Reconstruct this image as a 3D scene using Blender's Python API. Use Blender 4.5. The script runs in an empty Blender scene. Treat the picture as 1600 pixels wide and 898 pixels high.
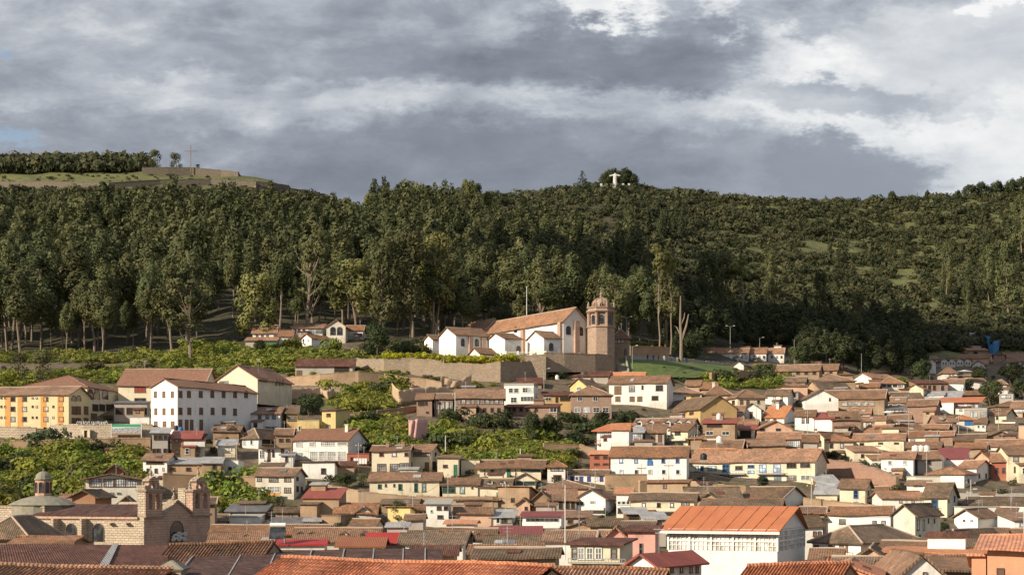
import bpy, math, random
import numpy as np
from mathutils import Vector, Matrix
R = math.radians
S = bpy.context.scene
C = S.collection
rng = random.Random(7)
nr = np.random.RandomState(11)
F = 2400.0; CX = 800.0; HY = 760.0          # focal length, centre and eye level, in pixels of a 1600 px wide frame

# ------------------------------------------------------------------ camera
cam = bpy.data.cameras.new('camera'); co = bpy.data.objects.new('camera', cam); C.objects.link(co)
co.location = (0, 0, 0); co.rotation_euler = (R(90), 0, 0)
cam.sensor_width = 36; cam.lens = 36 * F / 1600
cam.shift_y = (HY - 449) / 1600
cam.clip_end = 20000; cam.clip_start = 1
S.camera = co
S.view_settings.view_transform = 'Standard'; S.view_settings.look = 'None'
S.view_settings.exposure = 0.38; S.view_settings.gamma = 1; S.view_settings.use_curve_mapping = False
S.cycles.max_bounces = 5; S.cycles.diffuse_bounces = 2; S.cycles.glossy_bounces = 2; S.cycles.transparent_max_bounces = 6
S.cycles.transmission_bounces = 2

# ------------------------------------------------------------------ sun
SUN_AZ, SUN_EL = R(-126), R(25)             # azimuth from +Y clockwise, elevation
sd = Vector((math.sin(SUN_AZ) * math.cos(SUN_EL), math.cos(SUN_AZ) * math.cos(SUN_EL), math.sin(SUN_EL)))
sl = bpy.data.lights.new('sun', 'SUN'); so = bpy.data.objects.new('sun', sl); C.objects.link(so)
sl.energy = 5.0; sl.angle = R(0.6); sl.color = (1.0, 0.86, 0.66)
so.rotation_euler = sd.to_track_quat('Z', 'Y').to_euler()

# ------------------------------------------------------------------ node helper
class NT:
    def __init__(s, nt): s.nt = nt; s.n = nt.nodes; s.l = nt.links
    def new(s, t, **k):
        n = s.n.new(t)
        for a, v in k.items(): setattr(n, a, v)
        return n
    def put(s, sock, v):
        if v is None: return
        if isinstance(v, bpy.types.NodeSocket): s.l.new(v, sock)
        elif isinstance(v, (tuple, list)):
            v = tuple(v)
            if len(sock.default_value) == 4 and len(v) == 3: v += (1,)
            sock.default_value = v
        else: sock.default_value = v
    def m(s, op, a, b=None, c=None, clamp=False):
        n = s.new('ShaderNodeMath', operation=op, use_clamp=clamp)
        s.put(n.inputs[0], a); s.put(n.inputs[1], b)
        if c is not None: s.put(n.inputs[2], c)
        return n.outputs[0]
    def vm(s, op, a, b=None, sc=None):
        n = s.new('ShaderNodeVectorMath', operation=op)
        s.put(n.inputs[0], a)
        if b is not None: s.put(n.inputs[1], b)
        if sc is not None: s.put(n.inputs[3], sc)
        return n.outputs[0]
    def mix(s, f, a, b, blend='MIX'):
        n = s.new('ShaderNodeMix', data_type='RGBA', blend_type=blend)
        s.put(n.inputs[0], f); s.put(n.inputs[6], a); s.put(n.inputs[7], b)
        return n.outputs[2]
    def fmix(s, f, a, b):
        n = s.new('ShaderNodeMix', data_type='FLOAT')
        s.put(n.inputs[0], f); s.put(n.inputs[2], a); s.put(n.inputs[3], b)
        return n.outputs[0]
    def noise(s, vec, scale, detail=4, rough=0.55, dist=0, out=0):
        n = s.new('ShaderNodeTexNoise'); s.put(n.inputs['Vector'], vec)
        n.inputs['Scale'].default_value = scale; n.inputs['Detail'].default_value = detail
        n.inputs['Roughness'].default_value = rough; n.inputs['Distortion'].default_value = dist
        return n.outputs[out]
    def rng(s, v, a, b, c=0.0, d=1.0, smooth=False):
        n = s.new('ShaderNodeMapRange'); n.interpolation_type = 'SMOOTHSTEP' if smooth else 'LINEAR'
        s.put(n.inputs[0], v)
        for i, x in zip((1, 2, 3, 4), (a, b, c, d)): n.inputs[i].default_value = x
        return n.outputs[0]
    def ramp(s, v, stops):
        n = s.new('ShaderNodeValToRGB'); s.put(n.inputs[0], v); e = n.color_ramp.elements
        while len(e) < len(stops): e.new(0.5)
        for el, (p, c) in zip(e, stops): el.position = p; el.color = tuple(c) + (1,)
        return n.outputs[0]
    def scale(s, vec, v3):
        return s.vm('MULTIPLY', vec, v3)

# ------------------------------------------------------------------ sky: Nishita behind a deck of clouds
W = bpy.data.worlds.new('World'); S.world = W; W.use_nodes = True
W.node_tree.nodes.clear(); t = NT(W.node_tree)
sky = t.new('ShaderNodeTexSky'); sky.sky_type = 'NISHITA'; sky.sun_disc = False
sky.sun_elevation = SUN_EL; sky.sun_rotation = SUN_AZ
d = t.new('ShaderNodeTexCoord').outputs['Generated']
sx = t.new('ShaderNodeSeparateXYZ'); t.put(sx.inputs[0], d)
X, Y, Z = sx.outputs
ay = t.m('MAXIMUM', t.m('ABSOLUTE', Y), 0.12)
u = t.m('DIVIDE', X, ay); v = t.m('DIVIDE', Z, ay)
front = t.rng(Y, 0.0, 0.3)
cu = t.new('ShaderNodeCombineXYZ'); t.put(cu.inputs[0], u); t.put(cu.inputs[1], v); t.put(cu.inputs[2], 0.0)
uv = cu.outputs[0]
st = t.scale(uv, (1.0, 1.9, 1.0))
w1 = t.vm('SUBTRACT', t.noise(st, 5.5, 6, 0.6, out=1), (0.5, 0.5, 0.5))
w2 = t.vm('SUBTRACT', t.noise(st, 30, 6, 0.68, out=1), (0.5, 0.5, 0.5))
warp = t.vm('ADD', t.scale(w1, (0.14, 0.09, 0)), t.scale(w2, (0.060, 0.045, 0)))
uvw = t.vm('ADD', uv, warp)
n1 = t.noise(st, 4.5, 8, 0.56, 0.35)
n2 = t.noise(t.scale(uv, (1, 3.2, 1)), 11, 9, 0.62, 0.4)
n3 = t.noise(t.scale(uvw_ := t.vm('ADD', uv, t.scale(w1, (.06, .04, 0))), (1, 1.7, 1)), 24, 8, 0.62)
bil = t.m('ABSOLUTE', t.m('SUBTRACT', t.noise(t.scale(uvw_, (1, 1.8, 1)), 13, 5, 0.55), .5))
B = t.m('ADD', t.m('ADD', t.m('MULTIPLY', t.m('SUBTRACT', n1, 0.5), 0.9), t.m('MULTIPLY', t.m('SUBTRACT', n2, 0.5), 0.75)), t.m('ADD', 0.44, t.m('ADD', t.m('MULTIPLY', t.m('SUBTRACT', n3, 0.5), 0.36), t.m('MULTIPLY', t.m('SUBTRACT', .09, bil), 0.75))))
def blob(B, px, py, rx, ry, val, k, soft=0.34, texture=0.8):
    c = ((px - CX) / F, (HY - py) / F, 0)
    q = t.vm('DIVIDE', t.vm('SUBTRACT', uvw, c), (rx / F, ry / F, 1))
    ln = t.new('ShaderNodeVectorMath', operation='LENGTH'); t.put(ln.inputs[0], q)
    mk = t.m('MULTIPLY', t.rng(ln.outputs['Value'], 1.0 + soft, 1.0 - soft, 0, k, True), front)
    tv = t.m('ADD', val, t.m('MULTIPLY', t.m('SUBTRACT', B, 0.44), texture))
    return t.fmix(mk, B, tv)
for a in [(1440, 180, 340, 180, .84, .95, .35, .4), (1120, 165, 300, 36, .62, .65), (420, 150, 480, 45, .58, .8),
          (620, 175, 300, 36, .56, .6), (120, 60, 170, 70, .56, .6), (1010, 215, 330, 45, .44, .6),
          (470, 70, 420, 48, .37, .8), (930, 85, 290, 48, .21, .9, .4), (1310, 140, 150, 34, .24, .95, .35),
          (1470, 85, 200, 55, .36, .85, .4), (1250, 30, 220, 30, .45, .6), (1000, 262, 500, 78, .30, .85, .35, .5), (1330, 262, 140, 60, .28, .9, .25, .4),
          (700, 275, 380, 60, .27, .8), (260, 200, 330, 34, .34, .7), (100, 195, 200, 20, .45, .6), (1500, 150, 55, 14, .4, .8, .4),
          (945, 8, 70, 20, .92, .9, .5), (1110, 6, 55, 22, .84, .85, .5), (1250, 70, 110, 35, .80, .7, .5), (1580, 5, 40, 22, .85, .8, .5)]:
    B = blob(B, *a)
B = t.m('ADD', .42, t.m('MULTIPLY', t.m('SUBTRACT', B, .42), 1.14))
col = t.ramp(B, [(0.0, (.175, .19, .215)), (0.22, (.25, .27, .315)), (0.42, (.35, .372, .42)), (0.6, (.50, .525, .57)), (0.78, (.73, .75, .77)), (1.0, (1.0, .99, .97))])
bl = t.m('ADD', blob(0.0, 0, 214, 42, 15, 1.0, .55, .5, 0), blob(0.0, -6, 62, 26, 9, 1.0, .5, .5, 0), clamp=True)
low = t.rng(Z, -0.03, 0.02)
col = t.mix(low, (.13, .12, .10), col)
b1 = t.new('ShaderNodeBackground'); t.put(b1.inputs[0], sky.outputs[0]); b1.inputs[1].default_value = 0.12
b2 = t.new('ShaderNodeBackground'); t.put(b2.inputs[0], col); b2.inputs[1].default_value = 0.74
ms = t.new('ShaderNodeMixShader'); t.put(ms.inputs[0], t.m('SUBTRACT', 0.94, bl, clamp=True))
t.l.new(b1.outputs[0], ms.inputs[1]); t.l.new(b2.outputs[0], ms.inputs[2])
wo = t.new('ShaderNodeOutputWorld'); t.l.new(ms.outputs[0], wo.inputs[0])
W.cycles.sampling_method = 'MANUAL'; W.cycles.sample_map_resolution = 512

# ------------------------------------------------------------------ materials
def mat(name, f):
    m = bpy.data.materials.new(name); m.use_nodes = True; t = NT(m.node_tree)
    b = t.n['Principled BSDF']; f(t, b); return m
def bump(t, b, h, dist, strength=1.0):
    n = t.new('ShaderNodeBump'); n.inputs['Distance'].default_value = dist; n.inputs['Strength'].default_value = strength
    t.put(n.inputs['Height'], h); t.put(b.inputs['Normal'], n.outputs[0])
def objc(t): return t.new('ShaderNodeTexCoord').outputs['Object']
def world_pos(t): return t.new('ShaderNodeNewGeometry').outputs['Position']
def orand(t): return t.new('ShaderNodeObjectInfo').outputs['Random']
def plaster(name, col, dirt=(.20, .15, .11), dirt_amt=0.45, var=0.12, rough=.9):
    def f(t, b):
        p = world_pos(t)
        n = t.noise(p, 0.35, 6, 0.65); n2 = t.noise(t.scale(p, (1.6, 1.6, .25)), 1.1, 4, 0.6)
        c = t.mix(t.rng(n, .35, .7), col, tuple(x * (1 - var * 1.6) for x in col))
        st = t.m('MULTIPLY', t.rng(n2, .52, .70), t.rng(n, .42, .62))
        c = t.mix(t.m('MULTIPLY', st, dirt_amt), c, dirt)
        so_ = t.new('ShaderNodeSeparateXYZ'); t.put(so_.inputs[0], objc(t)); c = t.mix(t.m('MULTIPLY', t.rng(t.m('ADD', so_.outputs[2], t.m('MULTIPLY', t.m('SUBTRACT', n, .5), -3.5)), 1.3, .0), .32), c, (.40, .33, .25))
        hs = t.new('ShaderNodeHueSaturation'); t.put(hs.inputs['Value'], t.rng(orand(t), 0, 1, 1 - var * .7, 1 + var * .3)); t.put(hs.inputs['Color'], c)
        t.put(b.inputs['Base Color'], hs.outputs[0]); b.inputs['Roughness'].default_value = rough
        bump(t, b, t.noise(p, 3, 4), 0.04)
    return mat(name, f)
def masonry(name, c1, c2, mortar, w, h, msize=.02, stain=(.12, .10, .08), amt=.4, bias=0, dist=.04, rough=.92):
    def f(t, b):
        uvn = t.new('ShaderNodeUVMap').outputs[0]; p = world_pos(t)
        br = t.new('ShaderNodeTexBrick'); br.inputs['Scale'].default_value = 1
        dv = t.vm('ADD', uvn, t.scale(t.vm('SUBTRACT', t.noise(p, 1.2, 3, out=1), (.5, .5, .5)), (w * .5, h * .5, 0)))
        t.put(br.inputs['Vector'], dv)
        t.put(br.inputs['Color1'], c1); t.put(br.inputs['Color2'], c2); t.put(br.inputs['Mortar'], mortar)
        br.inputs['Mortar Size'].default_value = msize; br.inputs['Brick Width'].default_value = w; br.inputs['Row Height'].default_value = h
        br.inputs['Bias'].default_value = bias; br.inputs['Mortar Smooth'].default_value = .5
        n = t.noise(p, .5, 6, .65)
        c = t.mix(t.m('MULTIPLY', t.rng(n, .45, .75), amt), br.outputs[0], stain)
        c = t.mix(t.rng(t.noise(p, 2.6, 3, .7), .3, .75, 0, .35), c, t.mix(.5, c1, (1, .95, .85)))
        t.put(b.inputs['Base Color'], c); b.inputs['Roughness'].default_value = rough
        bump(t, b, t.m('ADD', t.m('MULTIPLY', br.outputs[1], -1), t.noise(p, 3, 4)), dist)
    return mat(name, f)
def tiles(name, c1, c2, moss, moss_amt=.5, pitch=.24, row=.42, rough=.85):
    def f(t, b):
        uvn = t.new('ShaderNodeUVMap').outputs[0]; s = t.new('ShaderNodeSeparateXYZ'); t.put(s.inputs[0], uvn)
        p = world_pos(t)
        ui = t.m('FLOOR', t.m('DIVIDE', s.outputs[0], pitch)); vi = t.m('FLOOR', t.m('DIVIDE', t.m('ADD', s.outputs[1], t.m('MULTIPLY', ui, .13)), row))
        cb = t.new('ShaderNodeCombineXYZ'); t.put(cb.inputs[0], ui); t.put(cb.inputs[1], vi)
        wn = t.new('ShaderNodeTexWhiteNoise'); wn.noise_dimensions = '2D'; t.put(wn.inputs[0], cb.outputs[0])
        c = t.mix(wn.outputs[0], c1, c2)
        big = t.noise(p, .28, 5, .7)
        c = t.mix(t.m('MULTIPLY', t.rng(big, .42, .62), moss_amt), c, moss)
        sm = t.noise(p, 1.6, 5, .7)
        c = t.mix(t.rng(sm, .55, .72, 0, .5), c, tuple(min(1, x * 1.7 + .03) for x in c1))
        c = t.mix(t.rng(sm, .46, .30, 0, .55), c, tuple(x * .55 for x in moss))
        wv = t.m('SINE', t.m('MULTIPLY', s.outputs[0], 2 * math.pi / pitch))
        hs = t.new('ShaderNodeHueSaturation'); t.put(hs.inputs['Value'], t.rng(orand(t), 0, 1, .82, 1.15)); t.put(hs.inputs['Saturation'], t.rng(orand(t), 0, 1, 1.05, .9)); t.put(hs.inputs['Color'], c)
        t.put(b.inputs['Base Color'], hs.outputs[0]); b.inputs['Roughness'].default_value = rough
        fr = t.m('FRACT', t.m('DIVIDE', s.outputs[1], row))
        bump(t, b, t.m('ADD', t.m('MULTIPLY', wv, .4), t.m('ADD', t.m('MULTIPLY', fr, .35), t.m('MULTIPLY', wn.outputs[0], .5))), .045)
    return mat(name, f)
def sheet(name, c1, c2, rust, amt=.4, seam=.9, rough=.55, metal=0.0):
    def f(t, b):
        uvn = t.new('ShaderNodeUVMap').outputs[0]; s = t.new('ShaderNodeSeparateXYZ'); t.put(s.inputs[0], uvn); p = world_pos(t)
        ui = t.m('FLOOR', t.m('DIVIDE', s.outputs[0], seam)); vi = t.m('FLOOR', t.m('DIVIDE', s.outputs[1], 2.4))
        cb = t.new('ShaderNodeCombineXYZ'); t.put(cb.inputs[0], ui); t.put(cb.inputs[1], vi)
        wn = t.new('ShaderNodeTexWhiteNoise'); wn.noise_dimensions = '2D'; t.put(wn.inputs[0], cb.outputs[0])
        c = t.mix(t.m('POWER', wn.outputs[0], 2.0), c1, c2)
        sv = t.new('ShaderNodeCombineXYZ'); t.put(sv.inputs[0], t.m('MULTIPLY', s.outputs[0], 3)); t.put(sv.inputs[1], t.m('MULTIPLY', s.outputs[1], .35))
        c = t.mix(t.m('MULTIPLY', t.rng(t.noise(sv.outputs[0], 1.2, 6, .7), .45, .7), amt), c, rust)
        t.put(b.inputs['Base Color'], c); b.inputs['Roughness'].default_value = rough; b.inputs['Metallic'].default_value = metal; b.inputs['Specular IOR Level'].default_value = .2
        bump(t, b, t.m('SINE', t.m('MULTIPLY', s.outputs[0], 2 * math.pi / .18)), .015)
    return mat(name, f)
def plain(name, col, rough=.7, metal=0.0, var=0.0):
    def f(t, b):
        n = t.noise(world_pos(t), 1.3, 5, .65)
        t.put(b.inputs['Base Color'], t.mix(t.rng(n, .3, .7), col, tuple(x * (.8 - var) for x in col)))
        b.inputs['Roughness'].default_value = rough; b.inputs['Metallic'].default_value = metal
    return mat(name, f)
def foliage(name, c1, c2, trans=.25, hue=.05, lo=.72, hi=1.25):
    def f(t, b):
        at = t.new('ShaderNodeAttribute'); at.attribute_name = 'tone'
        r = orand(t)
        c = t.mix(at.outputs['Fac'], c1, c2)
        hs = t.new('ShaderNodeHueSaturation'); t.put(hs.inputs['Hue'], t.rng(r, 0, 1, .5 - hue * .5, .5 + hue * .5)); t.put(hs.inputs['Value'], t.rng(t.m('FRACT', t.m('MULTIPLY', r, 7.3)), 0, 1, lo, hi)); t.put(hs.inputs['Color'], c)
        t.put(b.inputs['Base Color'], hs.outputs[0]); b.inputs['Roughness'].default_value = .6
        b.inputs['Specular IOR Level'].default_value = .15
        tr = t.new('ShaderNodeBsdfTranslucent'); t.put(tr.inputs[0], hs.outputs[0])
        mx = t.new('ShaderNodeMixShader'); mx.inputs[0].default_value = trans
        t.l.new(b.outputs[0], mx.inputs[1]); t.l.new(tr.outputs[0], mx.inputs[2])
        t.l.new(mx.outputs[0], t.n['Material Output'].inputs[0])
    return mat(name, f)
def glass(name, col, rough=.12):
    def f(t, b):
        p = world_pos(t); c = t.mix(t.rng(t.noise(p, .9, 3), .45, .6), col, tuple(min(1, x * 2.2 + .02) for x in col))
        t.put(b.inputs['Base Color'], c); b.inputs['Roughness'].default_value = rough; b.inputs['IOR'].default_value = 1.5
    return mat(name, f)
M = {}
M['cream'] = plaster('cream_plaster', (.76, .68, .51), dirt_amt=.55); M['pale'] = plaster('pale_plaster', (.72, .68, .58))
M['white'] = plaster('white_plaster', (.80, .78, .73), dirt_amt=.6, var=.07); M['bwhite'] = plaster('clean_white_plaster', (.84, .83, .80), dirt_amt=.35, var=.05)
M['yellow'] = plaster('yellow_plaster', (.70, .55, .24)); M['lyellow'] = plaster('school_yellow_plaster', (.72, .61, .37), dirt_amt=.25, var=.05)
M['ochre'] = plaster('ochre_plaster', (.58, .40, .18), dirt_amt=.6); M['pink'] = plaster('pink_plaster', (.72, .38, .32))
M['peach'] = plaster('peach_plaster', (.70, .45, .32)); M['grey'] = plaster('bare_cement_plaster', (.42, .39, .35), dirt_amt=.6)
M['adobe'] = plaster('adobe_mud', (.40, .27, .17), dirt=(.16, .10, .07), dirt_amt=.6, var=.25)
M['adobe2'] = plaster('light_adobe_mud', (.50, .345, .22), dirt=(.2, .13, .09), dirt_amt=.6, var=.25)
M['orange_wall'] = plaster('orange_plaster', (.66, .33, .20), dirt_amt=.4); M['brownwall'] = plaster('brown_orange_render', (.42, .21, .11), dirt_amt=.5); M['redwall'] = plaster('red_plaster', (.36, .12, .08), dirt_amt=.3)
M['brick'] = masonry('red_brick', (.36, .16, .10), (.45, .22, .14), (.42, .36, .30), .26, .09, .015)
M['stone'] = masonry('warm_ashlar', (.52, .425, .315), (.40, .315, .23), (.27, .205, .145), .7, .34, .03, amt=.25, dist=.1)
M['pinkstone'] = masonry('pinkish_ashlar', (.50, .31, .22), (.42, .25, .18), (.30, .20, .15), .8, .36, .02, dist=.06)
M['towerstone'] = masonry('brown_tower_ashlar', (.42, .28, .20), (.33, .215, .15), (.20, .14, .10), .8, .36, .025, dist=.08, amt=.5); M['rubble'] = masonry('rubble_masonry', (.56, .42, .29), (.38, .275, .19), (.24, .18, .12), .55, .26, .05, dist=.2)
M['terrace'] = masonry('terrace_masonry', (.20, .155, .105), (.13, .10, .065), (.12, .09, .06), .9, .5, .08, dist=.3)
M['tile'] = tiles('terracotta_tiles', (0.430, 0.213, 0.113), (0.243, 0.118, 0.064), (0.125, 0.087, 0.051), .6)
M['tilebrown'] = tiles('weathered_brown_tiles', (0.327, 0.177, 0.101), (0.193, 0.109, 0.064), (0.101, 0.071, 0.046), .65)
M['tilegrey'] = tiles('old_mossy_tiles', (0.241, 0.152, 0.091), (0.137, 0.087, 0.056), (0.070, 0.056, 0.034), .75)
M['tileorange'] = tiles('bright_orange_tiles', (.60, .26, .12), (.46, .18, .085), (.32, .16, .09), .4)
M['tilered'] = tiles('even_red_tiles', (0.297, 0.151, 0.094), (0.243, 0.118, 0.075), (0.189, 0.112, 0.077), .35)
M['tilenear'] = tiles('near_orange_tiles', (.62, .25, .125), (.47, .17, .085), (.22, .13, .085), .4)
M['tilenearold'] = tiles('near_old_tiles', (.42, .23, .15), (.28, .15, .10), (.16, .12, .08), .7)
M['metal'] = sheet('galvanised_sheet', (.34, .35, .36), (.46, .47, .48), (.22, .14, .09), .5)
M['metaldark'] = sheet('dark_metal_sheet', (.14, .14, .15), (.20, .20, .22), (.14, .08, .05), .4)
M['metalrust'] = sheet('rusty_sheet', (.085, .036, .028), (.15, .065, .048), (.27, .155, .11), .55, rough=.85)
M['metalred'] = sheet('faded_red_sheet', (.33, .085, .065), (.26, .07, .055), (.36, .20, .15), .4)
M['metalscarlet'] = sheet('scarlet_sheet', (.46, .04, .035), (.38, .045, .04), (.30, .12, .09), .25)
M['metalrusty2'] = sheet('dark_rusty_sheet', (.055, .031, .029), (.10, .052, .046), (.27, .17, .13), .6, rough=.85)
M['metalorange'] = sheet('orange_painted_sheet', (.56, .20, .09), (.49, .17, .08), (.36, .14, .08), .35, seam=1.4)
M['metalbrown'] = sheet('brown_painted_sheet', (.33, .13, .06), (.30, .11, .055), (.22, .10, .06), .2)
M['metalmaroon'] = sheet('maroon_painted_sheet', (.24, .07, .07), (.21, .06, .06), (.25, .12, .09), .2)
M['concrete'] = plain('concrete', (.42, .40, .36), .9); M['trim'] = plain('white_trim', (.78, .76, .72)); M['ridge'] = plain('ridge_mortar', (.46, .36, .28), .9)
M['dark'] = glass('dark_glass', (.018, .02, .024)); M['midglass'] = glass('curtained_glass', (.16, .17, .17), .2); M['skyglass'] = glass('pale_glass', (.30, .34, .36), .15)
M['greenhouse'] = glass('glazed_veranda_panes', (.42, .40, .36), .3)
M['void'] = plain('unlit_interior', (.03, .025, .02), .9)  # dark sheet set in openings, the shade inside put into the colour
M['fbrown'] = plain('brown_joinery', (.13, .07, .045)); M['fwhite'] = plain('white_joinery', (.75, .74, .70)); M['fgreen'] = plain('green_joinery', (.03, .16, .10)); M['fblue'] = plain('blue_joinery', (.05, .20, .48)); M['fnavy'] = plain('navy_joinery', (.04, .05, .22))
M['fred'] = plain('red_joinery', (.33, .06, .04)); M['fgrey'] = plain('grey_joinery', (.25, .25, .25)); M['wood'] = plain('weathered_wood', (.20, .12, .07)); M['orangepanel'] = plain('orange_panel', (.62, .31, .085))
M['white_paint'] = plain('white_paint', (.80, .80, .79), .5); M['steel'] = plain('grey_steel', (.40, .40, .41), .45, .6); M['bark'] = plain('pale_bark', (.25, .20, .15), .9, 0, .1); M['barkdark'] = plain('dark_bark', (.12, .09, .065), .9)
M['sheetcloth'] = plain('tan_netting', (.52, .38, .26), .95); M['greentarp'] = plain('green_tarp', (.05, .30, .20), .7); M['bluetarp'] = plain('blue_tarp', (.05, .20, .45), .8); M['pinktarp'] = plain('pink_tarp', (.62, .36, .33), .8)
M['steps'] = plain('stone_steps', (.36, .31, .26), .9); M['black'] = plain('black_plastic', (.02, .02, .022), .5); M['statue'] = plain('white_stone', (.58, .58, .57), .7)
M['skin'] = plain('skin', (.45, .27, .18), .6); M['slab'] = plain('grey_dome_slabs', (.30, .28, .22), .9, 0, .15)
M['euc'] = foliage('eucalyptus_leaves', (.074, .088, .037), (.145, .152, .068))
M['eucfar'] = foliage('forest_leaves', (.046, .058, .026), (.140, .146, .064), .25, 0, 1, 1); M['olivefar'] = foliage('scrub_leaves', (.036, .046, .022), (.105, .102, .048), .2, 0, 1, 1); M['darkfar'] = foliage('shaded_wood_leaves', (.040, .052, .024), (.085, .095, .045), .2, 0, 1, 1); M['brightfar'] = foliage('creeper_leaves', (.11, .15, .03), (.31, .30, .065), .3, 0, 1, 1)  # scrub and forest leaf colours darkened to stand for cloud shade on the hill
M['eucdark'] = foliage('dark_leaves', (.040, .056, .024), (.070, .085, .035))
M['olive'] = foliage('olive_bush_leaves', (.075, .082, .034), (.145, .130, .058))
M['bright'] = foliage('bright_green_leaves', (.125, .17, .03), (.29, .29, .055), .3, .06)
M['yellowbush'] = foliage('yellow_green_leaves', (.25, .27, .02), (.42, .38, .03), .35, .03)
M['conifer'] = foliage('conifer_needles', (.035, .055, .028), (.055, .075, .035))
M['bloom'] = foliage('orange_blossom', (.50, .26, .02), (.60, .38, .03), .3, .02)

# ------------------------------------------------------------------ mesh building
class MB:
    def __init__(s): s.v = []; s.f = []; s.mi = []; s.uv = []
    def face(s, pts, mi=0, uv=None):
        k = len(s.v); s.v.extend([tuple(p) for p in pts]); s.f.append(tuple(range(k, k + len(pts)))); s.mi.append(mi)
        if uv is None:
            p0 = Vector(pts[0]); nrm = Vector((0, 0, 0))
            for i in range(1, len(pts) - 1): nrm += (Vector(pts[i]) - p0).cross(Vector(pts[i + 1]) - p0)
            if nrm.length < 1e-9: nrm = Vector((0, 0, 1))
            nrm.normalize()
            if abs(nrm.z) > .8: uv = [(p[0], p[1]) for p in pts]
            else:
                h = Vector((-nrm.y, nrm.x, 0)).normalized()
                uv = [(p[0] * h.x + p[1] * h.y, p[2]) for p in pts]
        s.uv.extend(uv)
    def hexa(s, b, t, mi=0):                     # b, t: four bottom and four top points, counter-clockwise from above
        s.face([b[3], b[2], b[1], b[0]], mi); s.face(t, mi)
        for i in range(4):
            j = (i + 1) % 4; s.face([b[i], b[j], t[j], t[i]], mi)
    def box(s, x0, x1, y0, y1, z0, z1, mi=0):
        s.hexa([(x0, y0, z0), (x1, y0, z0), (x1, y1, z0), (x0, y1, z0)], [(x0, y0, z1), (x1, y0, z1), (x1, y1, z1), (x0, y1, z1)], mi)
    def tube(s, p, r, n=8, mi=0, cap=True):      # p: points, r: radii
        p = [Vector(q) for q in p]; rings = []
        for i, q in enumerate(p):
            dd = (p[min(i + 1, len(p) - 1)] - p[max(i - 1, 0)]).normalized()
            a = dd.orthogonal().normalized() if abs(dd.z) < .95 else Vector((1, 0, 0)); a = (a - dd * a.dot(dd)).normalized(); b = dd.cross(a)
            rr = r[i] if isinstance(r, (list, tuple)) else r
            rings.append([q + (a * math.cos(2 * math.pi * k / n) + b * math.sin(2 * math.pi * k / n)) * rr for k in range(n)])
        for i in range(len(p) - 1):
            for k in range(n):
                j = (k + 1) % n; s.face([rings[i][k], rings[i][j], rings[i + 1][j], rings[i + 1][k]], mi)
        if cap: s.face(rings[-1], mi); s.face(rings[0][::-1], mi)
    def lathe(s, prof, n=16, c=(0, 0, 0), mi=0, a0=0.0):
        rings = [[(c[0] + r * math.cos(a0 + 2 * math.pi * k / n), c[1] + r * math.sin(a0 + 2 * math.pi * k / n), c[2] + z) for k in range(n)] for r, z in prof]
        for i in range(len(prof) - 1):
            for k in range(n):
                j = (k + 1) % n; s.face([rings[i][k], rings[i][j], rings[i + 1][j], rings[i + 1][k]], mi)
        s.face(rings[-1], mi); s.face(rings[0][::-1], mi)
    def prism(s, poly, y0, y1, mi=0):            # poly in (x,z), counter-clockwise seen from -y
        a = [(x, y0, z) for x, z in poly]; b = [(x, y1, z) for x, z in poly]
        s.face(a, mi); s.face(b[::-1], mi)
        for i in range(len(poly)):
            j = (i + 1) % len(poly); s.face([a[j], a[i], b[i], b[j]], mi)
    def mesh(s, name, mats, smooth=False):
        me = bpy.data.meshes.new(name); me.from_pydata(s.v, [], s.f); me.update()
        for m_ in (mats if isinstance(mats, (list, tuple)) else [mats]): me.materials.append(M[m_] if isinstance(m_, str) else m_)
        if any(s.mi): me.polygons.foreach_set('material_index', s.mi)
        l = me.uv_layers.new(name='UVMap'); l.data.foreach_set('uv', [c for q in s.uv for c in q[:2]])
        if smooth: me.polygons.foreach_set('use_smooth', [True] * len(s.f))
        return me
    def build(s, name, mats, parent=None, smooth=False, weld=False):
        me = s.mesh(name, mats, smooth)
        if weld:
            import bmesh
            bm = bmesh.new(); bm.from_mesh(me); bmesh.ops.remove_doubles(bm, verts=bm.verts, dist=.002); bm.to_mesh(me); bm.free()
        return link(name, me, parent)
def link(name, data, parent=None):
    o = bpy.data.objects.new(name, data); C.objects.link(o)
    if parent is not None: o.parent = parent
    return o
def tag(o, label=None, cat=None, group=None, kind=None):
    if label: o['label'] = label
    if cat: o['category'] = cat
    if group: o['group'] = group
    if kind: o['kind'] = kind
    return o
def empty(name, loc=(0, 0, 0), rz=0.0):
    o = bpy.data.objects.new(name, None); C.objects.link(o); o.location = loc; o.rotation_euler = (0, 0, rz); o.empty_display_size = .5; return o
def copy_tree(o, parent=None):
    c = o.copy(); C.objects.link(c); c.parent = parent
    for ch in list(KIDS.get(o.name, ())): copy_tree(ch, c)
    return c
KIDS = {}
def kids(o, *ch): KIDS.setdefault(o.name, []).extend(ch)

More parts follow.
